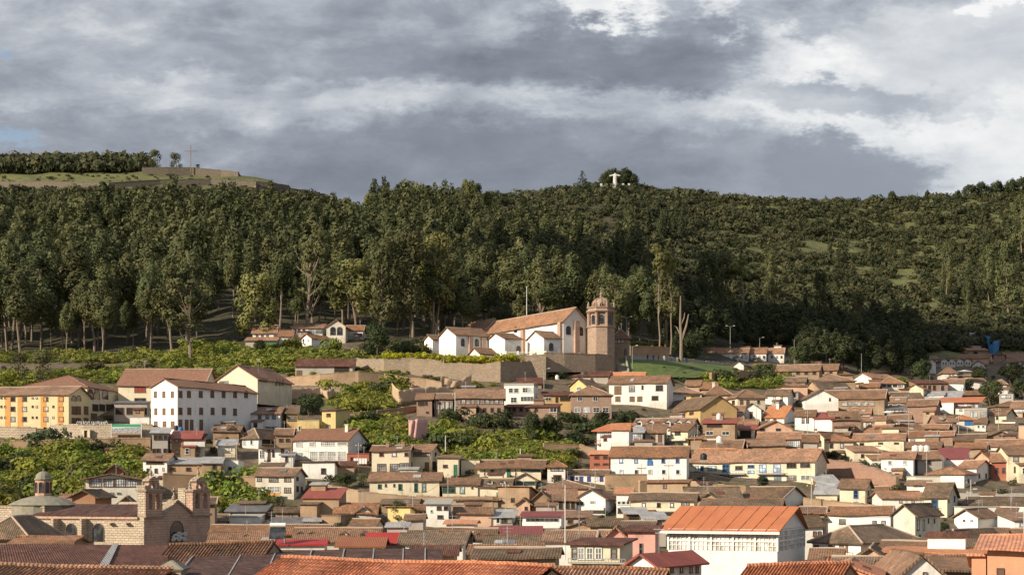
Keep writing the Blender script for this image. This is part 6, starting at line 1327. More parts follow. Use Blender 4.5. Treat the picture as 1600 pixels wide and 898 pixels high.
for (xa, xb) in ((1066, 1190), (1412, 1540)):
    a0, zt_ = FC.at(xa, 276); a1 = FC.at(xb, 276)[0]; w_ = a1 - a0; zb_ = zl + .35; zt_ = FC.at((xa + xb) / 2, 278)[1]
    m = MB(); m.box(a0 - .25, a1 + .25, -.35, 1.5, zl + .003, zb_); FC.put(m, 'belfry_base', 'rubble')
    hw = w_ * .26; hz0 = zb_ + .75; hz1 = hz0 + 2.2
    pierced(FC, 'bell_gable', 'pinkstone', a0, a1, zb_, zt_, [(a0 + w_ * .28, hw, hz0, hz1), (a0 + w_ * .72, hw, hz0, hz1)], -.1, 1.1)
    m = MB(); m.box(a0 - .3, a1 + .3, -.4, 1.4, zt_ + .003, zt_ + .28); FC.put(m, 'gable_cornice', 'rubble')
    u0, u1 = a0 + w_ * .27, a0 + w_ * .75; zu = zt_ + .28; zh = FC.at((xa + xb) / 2, 205)[1]
    pierced(FC, 'upper_gable', 'pinkstone', u0, u1, zu, zh, [((u0 + u1) / 2, (u1 - u0) * .5, zu + .15, zh - .2)], .05, .95)
    m = MB(); mid_ = (u0 + u1) / 2; m.prism([(u0 - .3, zh + .003), (u1 + .3, zh + .003), (u1 + .1, zh + .3), (mid_, zh + .75), (u0 - .1, zh + .3)], -.1, 1.1); FC.put(m, 'upper_pediment', 'rubble')
    m = MB(); m.lathe([(.3, 0), (.15, .35), (.28, .6), (.05, 1.1)], 8, (mid_, .5, zh + .6)); m.box(mid_ - .05, mid_ + .05, .45, .55, zh + 1.5, zh + 2.3); m.box(mid_ - .25, mid_ + .25, .46, .54, zh + 1.9, zh + 2.0); FC.put(m, 'finial', 'rubble')
    for aa in (a0 + .2, a1 - .2): m = MB(); m.lathe([(.26, 0), (.26, .35), (.12, .5), (.22, .8), (.03, 1.25)], 8, (aa, .5, zu)); FC.put(m, 'pinnacle', 'rubble')
    m = MB(); m.lathe([(.28, 0), (.3, .1), (.2, .4), (.12, .6)], 10, ((a0 + w_ * .28), .5, hz1 - 1.1)); m.lathe([(.28, 0), (.3, .1), (.2, .4), (.12, .6)], 10, ((a0 + w_ * .72), .5, hz1 - 1.1)); FC.put(m, 'bell', 'steel')
m = MB(); aP = FC.at(1412, 300)[0]; m.box(aP - .1, aP + 1.0, 1.1, 2.4, zl, FC.at(1412, 255)[1]); FC.put(m, 'rear_pier', 'stone')
FC.open(1300, 572, 3.0, 2.9, -.008)
orn = MB()
for (xx, yy, rr) in ((1275, 610, 22), (1325, 605, 24), (1300, 590, 16), (1300, 628, 16), (1345, 588, 13), (1258, 632, 13), (1340, 632, 12)):
    a, z = FC.at(xx, yy); r_ = rr * .0187; a = Vector((a, -.4, z))
    for k in range(8): t0 = math.pi / 4 * k; orn.tube([a + Vector((2 * r_ * math.cos(t0), 0, r_ * math.sin(t0))), a + Vector((r_ * .7 * math.cos(t0 + .5), 0, r_ * .35 * math.sin(t0 + .5)))], .1, 5)
    orn.tube([a + Vector((r_ * 1.4 * math.cos(math.pi / 6 * k), 0, r_ * .7 * math.sin(math.pi / 6 * k))) for k in range(13)], .08, 5)
FC.put(orn, 'ornament', 'statue')
# crossing arm and dome, behind the left end of the nave
m = MB(); zA = NV.at(150, 402)[1]; aA = NV.at(-80, 600)[0]; m.box(aA, aL + .5, 1.5, 14, -3, zA); NV.put(m, 'transept_wall', 'stone'); m = MB(); m.box(aA, aL + .6, 1.35, 1.8, zA + .003, zA + .35); NV.put(m, 'parapet', 'rubble')
DD = 224.0; dc = P(318 * .2125, 708 + 385 * .2125, DD) - SC.location; m_ = MB(); R8 = 4.7; m_.lathe([(R8 * 1.0, -3), (R8 * 1.0, .1), (R8 * 1.06, .15), (R8 * .92, .5), (R8 * .65, 1.05), (R8 * .4, 1.35), (R8 * .27, 1.45)], 16, dc); m_.build('drum_roof', 'slab', SC)
m_ = MB(); zl2 = 1.3; m_.lathe([(1.15, zl2), (1.15, zl2 + 2.5)], 8, dc, a0=R(22.5)); ln = m_.build('lantern', 'pinkstone', SC)
for k in range(8):
    a2 = R(45 * k); q = Vector((math.cos(a2), math.sin(a2), 0)); opening(ln, dc + q * (1.15 * math.cos(R(22.5)) + .005) + Vector((0, 0, zl2 + 1.35)), Vector((-q.y, q.x, 0)), None, .5, 1.5, 'a')
m_ = MB(); m_.lathe([(1.2, zl2 + 2.45), (1.3, zl2 + 2.55), (1.3, zl2 + 2.7), (1.12, zl2 + 2.75)] + [(1.12 * math.cos(R(a)), zl2 + 2.75 + 1.0 * math.sin(R(a))) for a in (15, 30, 45, 60, 75, 85)] + [(.05, zl2 + 4.2)], 12, dc); m_.build('dome', 'slab', SC)

# veranda house behind the stone church
reg(0, 708)
H('pale house with a full width glazed upper floor beside the bell gable', 'pale', 'tilebrown', 'g', 630, 1040, 158, 192, 420, dep=9, D=250, win=[(215, [700, 805, 880, 985], 86, 60, 'K'), (292, [820, 872], 26, 12, 'k')], oh=.8)
H('orange brown attic house with small gable above the glazed upper floor', 'brownwall', 'tilegrey', 'g', 790, 920, 86, 128, 170, dep=9, D=262, oh=.8)
H('low house with brown roof and orange brown gable left of the glazed house', 'brownwall', 'tilegrey', 'g', 530, 700, 275, 318, 400, x2=820, dep=8, D=238, oh=.7)
H('small yellow stucco annex with tiled roof at the foot of the pale glazed house', 'ochre', 'tilegrey', 'g', 870, 1010, 322, 372, 400, dep=6, D=236)
H('dark red roof slope beside the stone dome', 'adobe', 'tilered', 'e', 440, 690, 310, 372, 420, dep=8, D=240)
# ================================================================== the big orange roofed hall
def orange_hall():
    D = 165.0; th0 = R(-22); e = empty('glazed_hall', P(1214.5, 885, D), th0); tag(e, 'large white glazed hall with a bright orange sheet roof', 'hall')
    reg(960, 708); q = lambda x, y, dd=0: P(tx(x), ty(y), D + dd) - e.location
    t0 = (tx(395) - CX) / F; Kx, Ky = (1214.5 - CX) / F * D, D; x1 = 0.0; x0 = -((Kx - t0 * Ky) / (math.cos(th0) - t0 * math.sin(th0))); dpt = 15.0; zb, z1, z2, ze = -3.0, q(0, 718).z, q(0, 576).z, q(0, 566).z
    m = MB(); m.box(x0, x1, 0, dpt, zb, z1 - .02); m.build('base_wall', 'white_paint', e)
    m = MB(); m.box(x0, x1, -.03, dpt, z2 + .02, ze + .1); m.build('top_beam', 'white_paint', e)
    m = MB(); m.box(x0 + .1, x1 - .1, .12, .16, z1, z2); m.box(x1 - .16, x1 - .12, .2, dpt - .2, z1, z2); m.box(x0 + .12, x0 + .16, .2, dpt - .2, z1, z2); m.build('glazing', 'greenhouse', e)
    m = MB(); m.box(x0 + .3, x1 - .3, dpt - .3, dpt, z1, z2); m.build('back_wall', 'white', e)
    hgt = z2 - z1
    for side in (0, 1):
        L_ = (x1 - x0) if side == 0 else dpt; nb_ = 5 if side == 0 else 3
        for i in range(nb_ + 1):
            a = L_ * i / nb_; m = MB()
            if side == 0: m.box(x0 + a - .11, x0 + a + .11, -.06, .2, z1 - .02, z2 + .03)
            else: m.box(x1 - .14, x1 + .05, a - .09 if i else .2, a + .09 if i < nb_ else dpt, z1 - .02, z2 + .03)
            m.build('post', 'white_paint', e)
            if i < nb_:
                m = MB(); w_ = L_ / nb_
                for j in range(1, 5):
                    c = a + w_ * j / 5; th_ = .035
                    if side == 0: m.box(x0 + c - th_, x0 + c + th_, .02, .1, z1, z2)
                    else: m.box(x1 - .1, x1 - .02, c - th_, c + th_, z1, z2)
                for j in range(1, 4):
                    zz = z1 + hgt * j / 4; th_ = .035 if j != 2 else .1
                    if side == 0: m.box(x0 + a + .11, x0 + a + w_ - .11, .0 if j == 2 else .015, .105, zz - th_, zz + th_)
                    else: m.box(x1 - .105, x1 - .015, a + .1, a + w_ - .1, zz - th_, zz + th_)
                m.build('window', 'white_paint', e)
    zr = (HY - ty(397)) / F * (D + dpt / 2 * math.cos(th0)) - e.location.z
    for i in range(5):
        xx = x0 + (x1 - x0) * (i + .0) / 5; m = MB(); 
        if i: m.box(xx - .03, xx + .03, -.004, -.0, -.6, z1 - .05); m.build('joint_strip', 'trim', e)
    m = MB(); m.face([(x1 + .0, 0, ze), (x1 + .0, dpt, ze), (x1 + .0, dpt / 2, zr)]); m.face([(x0, dpt, ze), (x0, 0, ze), (x0, dpt / 2, zr)]); m.build('gable_panel', 'white_paint', e)
    m = MB(); xl, xr = x0 - 1.2, x1 + .9
    slabgrid(m, (xl, -.7, ze - .25), (xr - .6, -.7, ze - .25), (xr, dpt / 2, zr + .05), (xl + .5, dpt / 2, zr + .05), .1, nu=10, nv=3, amp=.015); slabgrid(m, (xr - .6, dpt + .7, ze - .25), (xl, dpt + .7, ze - .25), (xl + .5, dpt / 2, zr + .05), (xr, dpt / 2, zr + .05), .1, amp=.015)
    ro = m.build('roof', 'metalorange', e)
    for i in range(1, 9):
        f = i / 9; m = MB(); m.tube([(xl + (xr - xl - .6) * f, -.7, ze - .12), (xl + .3 + (xr - xl) * f, dpt / 2, zr + .17)], .045, 4); m.build('seam', 'metalorange', ro)
    m = MB(); m.box(xl, xr - .5, -.76, -.7, ze - .42, ze - .12); m.build('fascia', 'trim', e)
orange_hall()
# ================================================================== nearest roofs, tiles modelled
def tile_roof(label, a, b, dr, ln, m_='tilenear', pitch=.26, amp=.055, name='near_roof', row=.45, ridge=True, under='adobe', dep2=None, ang=None):
    """a, b: ridge ends as (px, py, D); dr: down-slope direction (x, y, z) ; ln: slope length"""
    a, b = P(*a), P(*b); e = empty(name, a); b = b - a; a = Vector((0, 0, 0)); L_ = (b - a).length; ud = (b - a).normalized(); dd = Vector(dr).normalized()
    nrm = dd.cross(ud).normalized(); nrm = nrm if nrm.z > 0 else -nrm
    nu = int(L_ / pitch * 6); nvr = int(ln / row); vs = []; fs = []; uvs = []
    ph = rng.uniform(0, 6)
    for j in range(nvr):
        for jj, (v_, lift) in enumerate(((j * row, .0), ((j + 1) * row - .01, .035))):
            for i in range(nu + 1):
                s_ = L_ * i / nu; col_ = int(s_ / pitch + .25); jit = (hash((col_, j, 5)) % 100 / 100 - .5)
                h_ = amp * math.cos(2 * math.pi * s_ / pitch) * 1.0 + lift + jit * .03 + .05 * math.sin(s_ * .5 + ph) + .03 * math.sin(v_ * 1.1 + s_ * .3)
                p = ud * s_ + dd * (v_ + jit * .05) + nrm * h_; vs.append(tuple(p)); uvs.append((s_ + pitch * .25, v_))
    W1 = nu + 1
    for r_ in range(nvr * 2 - 1):
        for i in range(nu): k = r_ * W1 + i; fs.append((k, k + W1, k + W1 + 1, k + 1))
    me = bpy.data.meshes.new('tiled_slope'); me.from_pydata(vs, [], fs); me.update(); l = me.uv_layers.new(name='UVMap')
    idx = np.empty(len(me.loops), np.int32); me.loops.foreach_get('vertex_index', idx); l.data.foreach_set('uv', np.array(uvs, np.float32)[idx].ravel()); me.materials.append(M[m_]); link('tiled_slope', me, e)
    back = Vector((-dd.x, -dd.y, dd.z)).normalized(); m = MB(); slabgrid(m, a - Vector((0, 0, .1)), b - Vector((0, 0, .1)), b + back * (dep2 or ln * .6), a + back * (dep2 or ln * .6), .05, amp=.02); m.build('rear_slope', m_, e)
    m = MB(); dn = Vector((0, 0, -9)); q0, q1 = a + dd * ln * .97 - nrm * .25, b + dd * ln * .97 - nrm * .25; a2, b2 = a - nrm * .3, b - nrm * .3; r0, r1 = a + back * (dep2 or ln * .6) * .95 - Vector((0, 0, .4)), b + back * (dep2 or ln * .6) * .95 - Vector((0, 0, .4))
    m.face([q0 + dn, q1 + dn, q1, q0]); m.face([r1 + dn, r0 + dn, r0, r1]); m.face([q1 + dn, r1 + dn, r1, b2, q1]); m.face([r0 + dn, q0 + dn, q0, a2, r0]); m.build('wall', under, e)
    if ridge:
        m = MB(); k_ = int(L_ / .42)
        for i in range(k_):
            s0, s1 = L_ * i / k_, L_ * (i + 1.08) / k_; z0 = .05 * math.sin(s0 * .5 + ph) + rng.uniform(-.01, .02); m.tube([ud * s0 + Vector((0, 0, z0 + .03)), ud * s1 + Vector((0, 0, z0 + .06))], [.15, .12], 7)
        m.build('ridge_tiles', 'tilenear' if m_ == 'tilenear' else 'tile', e)
    return tag(e, label, 'roof')
tile_roof('vivid orange tiled roof across the bottom of the picture', (440, 871.5, 96), (862, 884, 92), (-.55, -.75, -.42), 6.5, 'tilenear', pitch=.23)
tile_roof('second bright orange tiled roof at the bottom right of the small red roof', (1168, 882.5, 96), (1330, 880.5, 98), (-.45, -.75, -.42), 5.0, 'tilenear', pitch=.23)
tile_roof('old tan tiled roof running along the bottom left corner', (-60, 879, 88), (270, 890, 90), (-.5, -.75, -.42), 5, 'tilenearold', pitch=.24)
tile_roof('old dark and tan tiled roof between the two orange roofs', (850, 886, 98), (1045, 891, 98), (-.3, -.8, -.42), 5, 'tilenearold', pitch=.24)
tile_roof('old tan tiled roof behind the stone chimney block at lower centre left', (265, 852, 118), (430, 846, 122), (-.25, -.8, -.5), 3.2, 'tilenearold', pitch=.26)
tile_roof('striped grey brown tiled roof low in the right of the picture', (1365, 877, 128), (1540, 876, 130), (-.15, -.85, -.5), 5, 'tilenearold', pitch=.3, amp=.07)
tile_roof('dark striped tiled roof left of the white front gable', (1290, 868, 132), (1420, 876, 130), (-.3, -.85, -.5), 5, 'tilenearold', pitch=.3, amp=.07)
def sheet_roof(label, pts, m_='metalrust', name='sheet_roof'):
    """pts: eave left, eave right, ridge right, ridge left as (px, py, D)"""
    w_ = [P(*p) for p in pts]; e = empty(name, w_[0]); q = [p - w_[0] for p in w_]; m = MB(); slabgrid(m, *q, .08, nu=12, nv=4, amp=.03); m.build('sheeting', m_, e)
    m = MB(); dn = Vector((0, 0, -9)); back = [q[2] + Vector((0, 9, -3)), q[3] + Vector((0, 9, -3))]; s_ = MB(); slabgrid(s_, back[0], back[1], q[3], q[2], .08, amp=.02); s_.build('rear_sheeting', m_, e)
    ofs = Vector((0, .3, -.15)); m.face([q[0] + ofs + dn, q[1] + ofs + dn, q[1] + ofs, q[0] + ofs]); m.face([q[1] + dn, back[0] + dn, back[0], q[2], q[1]]) ; m.face([back[1] + dn, q[0] + dn, q[0], q[3], back[1]]); m.build('wall', 'adobe', e)
    return tag(e, label, 'roof'), e, q
_, e, q = sheet_roof('long dark rusty sheet roof with a pale ridge strip, lower left', [(-40, 882, 100), (262, 893, 104), (262, 852, 128), (-40, 851, 124)], 'metalrust')
m_ = MB(); slabgrid(m_, q[0].lerp(q[1], .63) + Vector((0, 0, .12)), q[0].lerp(q[1], .68) + Vector((0, 0, .12)), q[3].lerp(q[2], .74) + Vector((0, 0, .12)), q[3].lerp(q[2], .71) + Vector((0, 0, .12)), .05, amp=0); m_.build('flashing_strip', 'metal', e)
_, e, q = sheet_roof('big patchy rusty sheet roof with pale seams, lower centre left', [(262, 905, 100), (690, 890, 112), (690, 858, 128), (300, 861, 124)], 'metalrusty2')
for f in (.02, .2, .33, .47, .6, .72, .84, .93):
    m_ = MB(); slabgrid(m_, q[0].lerp(q[1], f) + Vector((0, 0, .12)), q[0].lerp(q[1], f + .004) + Vector((0, 0, .12)), q[3].lerp(q[2], f + .005) + Vector((0, 0, .12)), q[3].lerp(q[2], f) + Vector((0, 0, .12)), .03, amp=0); m_.build('seam', 'metal', e)
# hipped roof end at lower left behind the rusty roof
H('dark old tiled hipped roof in the lower left corner', 'adobe', 'tilegrey', 'h', -20, 46, 808, 840, 880, dep=10, D=170) if False else None
reg(0, 708)
H('dark tiled roof slope rising at the left border', 'adobe', 'tilegrey', 'h', -150, 205, 470, 615, 700, dep=12, D=168)
H('long flat tan tiled roof below the stone church wall', 'adobe', 'tile', 'e', 80, 520, 625, 668, 720, dep=6, D=150, name='row_house')
H('square stone chimney block with a pyramid cap among the near roofs', 'stone', 'slab', 'h', 1150, 1330, 800, 860, 960, dep=2.2, D=102, name='stone_turret', cat='turret', oh=.12)
# orange house in the lower right corner
reg(1260, 708)
H('vivid orange house with tiled eave in the lower right corner', 'orange_wall', 'tilenear', 'e', 1330, 1800, 640, 712, 990, dep=9, D=92, win=[(890, 1426, 50, 100, 'D')], oh=.7, th=.12)
H('orange lower wing wall with sloping tiles beside the corner house', 'orange_wall', 'tilenear', 'b', 1215, 1330, 760, 880, 990, dep=7, D=94, oh=.3)
H('white front gable with brown tile verges at the bottom right', 'bwhite', 'tilebrown', 'g', 690, 1000, 745, 905, 960, dep=8, D=108, oh=.3, win=[(885, 870, 12, 24, 'd')])
H('dark brown roof corner with orange fascia at the bottom edge', 'orange_wall', 'tilenear', 'g', 70, 560, 830, 915, 990, dep=9, D=104, oh=.3)
REG[:] = [0, 0, 1]
# ================================================================== planting and trees one can tell apart
def place_tree(px, top, foot, var, label, w=None, cat='tree', name='tree', D=None, group=None, Hm=None):
    """tree whose crown top is at (px, top) and whose foot is at foot; w: crown width in pixels"""
    D = D or Dp(px, foot); q = P(px, foot, D); h = (foot - top) / F * D; s = h / (Hm or var[2]); e = empty(name, q + Vector((0, 0, -.3)), rng.uniform(0, 6.28))
    bb = [v_[0] for v_ in var[0].vertices and [v.co for v in var[0].vertices]] ; wm = max(bb) - min(bb)
    sx_ = s if w is None else (w / F * D) / wm; e.scale = (sx_, sx_, s)
    link('crown', var[0], e); link('trunk', var[1], e); return tag(e, label, cat, group)
rs = np.random.RandomState(21)
def variant(H_, lobes, m_, bark='bark', per=30, size=.42, r0=.34, limbs=6, lean=.5):
    v_, f_, tn = leaves(lobes, per, size, rs, out=1.0); return (np_mesh('tree_crown', v_, f_, tn, m_), trunk_mb(rs, H_, r0, lobes, limbs, lean).mesh('tree_trunk', bark), H_)
def full(H_, r, z0, n_, ks=(.28, .45)):
    L = []
    for i in range(n_):
        f = rs.uniform(0, 1); z = z0 * H_ + (1 - z0) * H_ * f; w_ = r * math.sin(math.pi * min(1, .25 + f * .72)) ** .6; a = rs.uniform(0, 6.28); k = r * rs.uniform(*ks)
        L.append((w_ * math.cos(a) * .75, w_ * math.sin(a) * .75, min(z, H_ - k), k, k * 1.15))
    return L + [(0, 0, H_ * (.5 + z0 / 2), r * .7, H_ * (1 - z0) * .36)]
M['eucgold'] = foliage('golden_olive_leaves', (.13, .14, .05), (.22, .22, .08), .25, .02)
V_round = variant(18, full(18, 6, .12, 34, (.22, .36)), 'eucgold'); V_open = variant(24, [(rs.uniform(-5, 5), rs.uniform(-3, 3), rs.uniform(8, 22), rs.uniform(1.0, 1.9), rs.uniform(.9, 1.6)) for _ in range(20)], 'euc', limbs=16, r0=.42)
V_lean = variant(26, full(26, 6.5, .3, 40, (.2, .34)), 'eucgold', limbs=10); V_top = variant(28, [(rs.uniform(-1.5, 1.5), rs.uniform(-1.5, 1.5), rs.uniform(12, 20), rs.uniform(.5, 1.0), rs.uniform(.6, 1.0)) for _ in range(6)] + [(rs.uniform(-2.6, 2.6), rs.uniform(-2.5, 2.5), rs.uniform(21, 27.4), rs.uniform(1.0, 1.8), rs.uniform(1.0, 1.5)) for _ in range(14)], 'eucgold', limbs=5, r0=.27)
V_pear = variant(22, full(22, 5, .25, 26, (.25, .4)), 'euc', limbs=8); V_dark = variant(14, full(14, 5.2, .12, 24, (.28, .42)), 'eucdark', 'barkdark'); V_small = variant(8, full(8, 3, .2, 16, (.3, .45)), 'euc', 'barkdark', r0=.18, size=.3)
con = []
for i in range(16):
    f = i / 15; r_ = 4.2 * (1 - f) + .25
    for k in range(max(3, int(9 * (1 - f)) )): a = 2 * math.pi * k / max(3, int(9 * (1 - f))) + i; con.append((r_ * .72 * math.cos(a), r_ * .72 * math.sin(a), 2.5 + 15 * f - r_ * .15, .35 + r_ * .28, .34))
V_con = variant(18, con, 'conifer', 'barkdark', per=30, size=.34, limbs=1, lean=.02)
place_tree(401, 424, 529, V_round, 'broad golden olive tree with a full round crown left of the villa', w=70)
place_tree(297, 428, 563, V_open, 'open branching eucalyptus with a pale trunk at the wood edge above the red roof', w=75)
place_tree(306, 340, 528, V_pear, 'massive eucalyptus with pointed rusty olive crown rising from the dark wood', w=80)
place_tree(482, 350, 523, V_open, 'tall forked eucalyptus with sparse crown just right of the broad golden tree', w=80)
place_tree(556, 405, 521, V_lean, 'leaning eucalyptus with wide crown above the villa arches', w=80)
place_tree(600, 372, 535, V_pear, 'tall pear shaped eucalyptus at the left front of the grove', w=62)
place_tree(640, 352, 535, V_pear, 'tall eucalyptus second in the front of the grove left of the church', w=66)
place_tree(682, 362, 535, V_lean, 'big eucalyptus with several pale trunks right of the second grove tree', w=64)
place_tree(590, 500, 558, V_dark, 'small dark tree on a straight trunk between villa and church', w=40)
place_tree(1030, 380, 556, V_top, 'very tall bare trunked eucalyptus with a tuft at its top, left of the split trunk', w=46)
place_tree(1047, 392, 558, V_top, 'tall slender eucalyptus with tufted top close to the split trunk', w=40)
place_tree(1391 - 285, 392, 520, V_pear, 'pale crowned eucalyptus, left one of three on the mid slope', w=44, D=640)
place_tree(1130, 390, 525, V_pear, 'pale crowned eucalyptus, middle one of three on the mid slope', w=46, D=650)
place_tree(1158, 402, 525, V_top, 'pale crowned eucalyptus, right one of three on the mid slope', w=48, D=640)
place_tree(1282, 420, 520, V_pear, 'lone slim eucalyptus halfway up the scrub slope', w=26)
place_tree(1340, 455, 560, V_pear, 'small golden topped tree above the dark wood by the scrub', w=30)
place_tree(1480, 375, 470, V_pear, 'slim lone eucalyptus on the right scrub slope', w=26); place_tree(1512, 430, 520, V_pear, 'short pale eucalyptus above the right hillside houses', w=22)
place_tree(1545, 380, 470, V_pear, 'grey green eucalyptus at the upper right border slope', w=34); place_tree(1575, 375, 500, V_pear, 'tall olive eucalyptus at the right border of the slope', w=44); place_tree(1597, 300, 400, V_pear, 'dark tree breaking the skyline at the right border', w=40)
place_tree(1204, 388, 470, V_pear, 'thin pale tree standing above the three mid slope eucalyptuses', w=24)
place_tree(910, 266, 309, V_con, 'pointed dark conifer standing out on the ridge left of the statue', name='conifer_tree', w=40)
for i, (px, tp, w_) in enumerate([(947, 268, 24), (974, 261, 30), (988, 267, 24), (953, 264, 20), (964, 262, 24)]):
    place_tree(px, tp, 300, V_dark, 'dark tree crowding behind the white statue on the ridge', w=w_, D=1002, group='dark trees behind the white statue')
for i, (px, tp, w_) in enumerate([(1394, 298, 14), (1420, 301, 8), (1433, 299, 8), (1448, 296, 9), (1462, 301, 8), (1478, 302, 9), (1496, 296, 12), (1290, 304, 12), (1110, 300, 10)]):
    place_tree(px, tp, 318, V_con if i % 3 else V_dark, 'small dark tree on the right skyline', w=w_, group='small dark trees on the right skyline', D=Dp(px, 318))
for i, (px, tp, w_) in enumerate([(1515, 288, 26), (1535, 284, 26), (1556, 282, 26), (1578, 279, 26), (1597, 276, 28)]):
    place_tree(px, tp, 312, V_dark, 'bushy dark tree of the clump closing the right skyline', w=w_, group='bushy dark trees closing the right skyline', D=1060)
for px, tp, w_, l_ in [(243, 234, 24, 'round dark tree left of the summit cross'), (275, 238, 22, 'spreading dark tree just left of the summit cross'), (213, 246, 12, 'small brown tree at the end of the summit bushes'), (309, 256, 9, 'tiny dark bush right beside the summit cross')]:
    place_tree(px, tp, 264, V_small, l_, w=w_, D=880)
for i, (px, tp, ft, w_) in enumerate([(578, 300, 345, 22), (590, 290, 345, 26), (612, 300, 345, 24), (640, 282, 340, 26), (655, 285, 340, 26), (668, 290, 340, 26), (690, 296, 340, 24), (715, 292, 338, 26), (732, 280, 338, 28), (745, 286, 338, 26), (763, 298, 335, 20)]):
    place_tree(px, tp, ft, V_pear if i % 2 else V_round, 'tall tree standing on the skyline of the middle ridge', w=w_, group='tall trees on the middle ridge skyline', name='eucalyptus_tree')
for px, tp, ft, w_, v_, l_ in [(28, 548, 592, 34, V_small, 'grey green garden tree at the far left above the yellow school'), (66, 546, 600, 44, V_small, 'larger grey green tree beside the far left garden tree'),
      (1242, 540, 573, 28, V_small, 'round yellow green tree beside the row of gabled houses'), (777, 532, 557, 22, V_small, 'small leafy tree in front of the church annexes'), (484, 612, 648, 48, V_dark, 'dark spreading bush tree below the netting'),
      (406, 529, 550, 22, V_dark, 'dark round bush before the villa'), (1192, 740, 762, 20, V_dark, 'small dark conifer like tree before the apartment block'), (436, 772, 806, 26, V_small, 'slender green tree before the cream house with the yellow balcony'),
      (540, 735, 762, 40, V_dark, 'dark green bush beside the yellow one under the laundry house'), (568, 736, 758, 24, V_small, 'yellow green bush under the laundry house'), (620, 778, 812, 30, V_small, 'thin grey olive tree over the adobe wall'),
      (832, 640, 690, 30, V_dark, 'dark tree under the brick house in the gully'), (862, 645, 690, 40, V_dark, 'dark ragged tree in the gully right of the other'), (940, 640, 668, 30, V_dark, 'dark bush tree under the brick gable house'), (972, 646, 665, 26, V_dark, 'round dark bush left of the ochre lattice house'),
      (1440, 560, 600, 36, V_dark, 'dark tree beside the narrow stepped white house'), (1548, 590, 632, 40, V_dark, 'large dark tree left of the flat white house'), (1580, 565, 600, 44, V_dark, 'dark tree clump under the far right white house'), (1596, 590, 620, 36, V_dark, 'dark tree at the right border among the hillside houses'), (1512, 590, 612, 20, V_dark, 'small dark tree under the parasol terrace'), (1530, 570, 600, 26, V_dark, 'dark tree right of the parasol terrace'),
      (926, 808, 838, 34, V_dark, 'dark bush tree in the yard below the carved balcony'), (1272, 790, 812, 26, V_dark, 'dark bush behind the big orange roofed hall'), (1475, 812, 828, 20, V_dark, 'potted shrubs by the lane wall'), (953, 752, 762, 18, V_small, 'small green tree on the adobe yard wall')]:
    place_tree(px, tp, ft, v_, l_, w=w_)
# dark wood under the scrub
it = []; n_ = 0
for k in range(420):
    px = rng.uniform(1045, 1440); py = rng.uniform(520, 590)
    if py > 560 + (px - 1070) * .09 or py < 505: continue
    if 1090 < px < 1250 and py > 548: continue
    q = G(px, py); s = rng.uniform(.35, .75)
    if py > 545 and n_ < 30: place_tree(px, py - rng.uniform(30, 60), py, V_dark if k % 2 else V_pear, 'dark tree of the shaded wood above the right part of town', group='dark trees of the shaded wood', w=rng.uniform(26, 42)); n_ += 1
    else: it.append((FAR[rng.randrange(len(FAR))], q.x, q.y, q.z - .5, s, s * 1.3, rng.uniform(0, 6)))
for k in range(260):                            # sparse slim trees standing in the scrub
    px = rng.uniform(960, 1700); py = rng.uniform(330, 500)
    if rng.random() > .12 + .6 * (px < 1080) + .45 * (px > 1500): continue
    q = G(px, py); s = rng.uniform(.4, .8); it.append((FAR[rng.randrange(len(FAR))], q.x, q.y, q.z - .5, s, s * .9, rng.uniform(0, 6)))
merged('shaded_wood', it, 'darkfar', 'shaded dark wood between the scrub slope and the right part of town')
# split bare trunk
e = empty('bare_tree', G(1064, 566)); tag(e, 'bare pale tree trunk with cut off forked limbs above the lawn', 'tree')
m_ = MB(); m_.tube([(0, 0, -1), (.1, 0, 6), (-.2, 0, 12), (-.1, 0, 20)], [.55, .48, .36, .16], 8); m_.tube([(0, 0, 6), (1.6, 0, 11), (2.3, 0, 14.5)], [.4, .3, .16], 6); m_.tube([(0, 0, 8), (-1.2, 0, 10.5), (-1.9, .2, 11)], [.3, .22, .14], 6); m_.tube([(-.1, 0, 11), (1.0, .3, 13.5), (1.2, .3, 15)], [.3, .2, .12], 6); m_.build('trunk', 'bark', e)
# bushes on the green slopes
def bush_at(px, py, kind, s, label, group, name='garden_bush'):
    q = G(px, py); o = link(name, BUSH[kind][rng.randrange(4)]); o.location = q - Vector((0, 0, .4)); o.scale = (s * rng.uniform(.9, 1.3), s * rng.uniform(.9, 1.3), s * rng.uniform(.7, 1.1)); o.rotation_euler[2] = rng.uniform(0, 6); return tag(o, label, 'bush', group)
SL = [(0, 1, 62, 'leafy bush on the green slope above the stone church', 'bright'), (1, 1, 12, 'bush in the small green patch right of the bell gables', 'bright'), (2, 1, 62, 'leafy bush on the steep green slope below the brick gallery house', 'bright'),
      (3, 1, 26, 'leafy bush on the green slope between the two nettings', 'bright'), (4, 1, 40, 'bush on the green bank under the wood edge', 'bright'), (5, 1, 14, 'bush along the hedge below the lawn', 'bright'), (6, 1, 10, 'leafy dark shrub of the pointed hedge right of the lawn', 'eucdark')]
cover_it = []
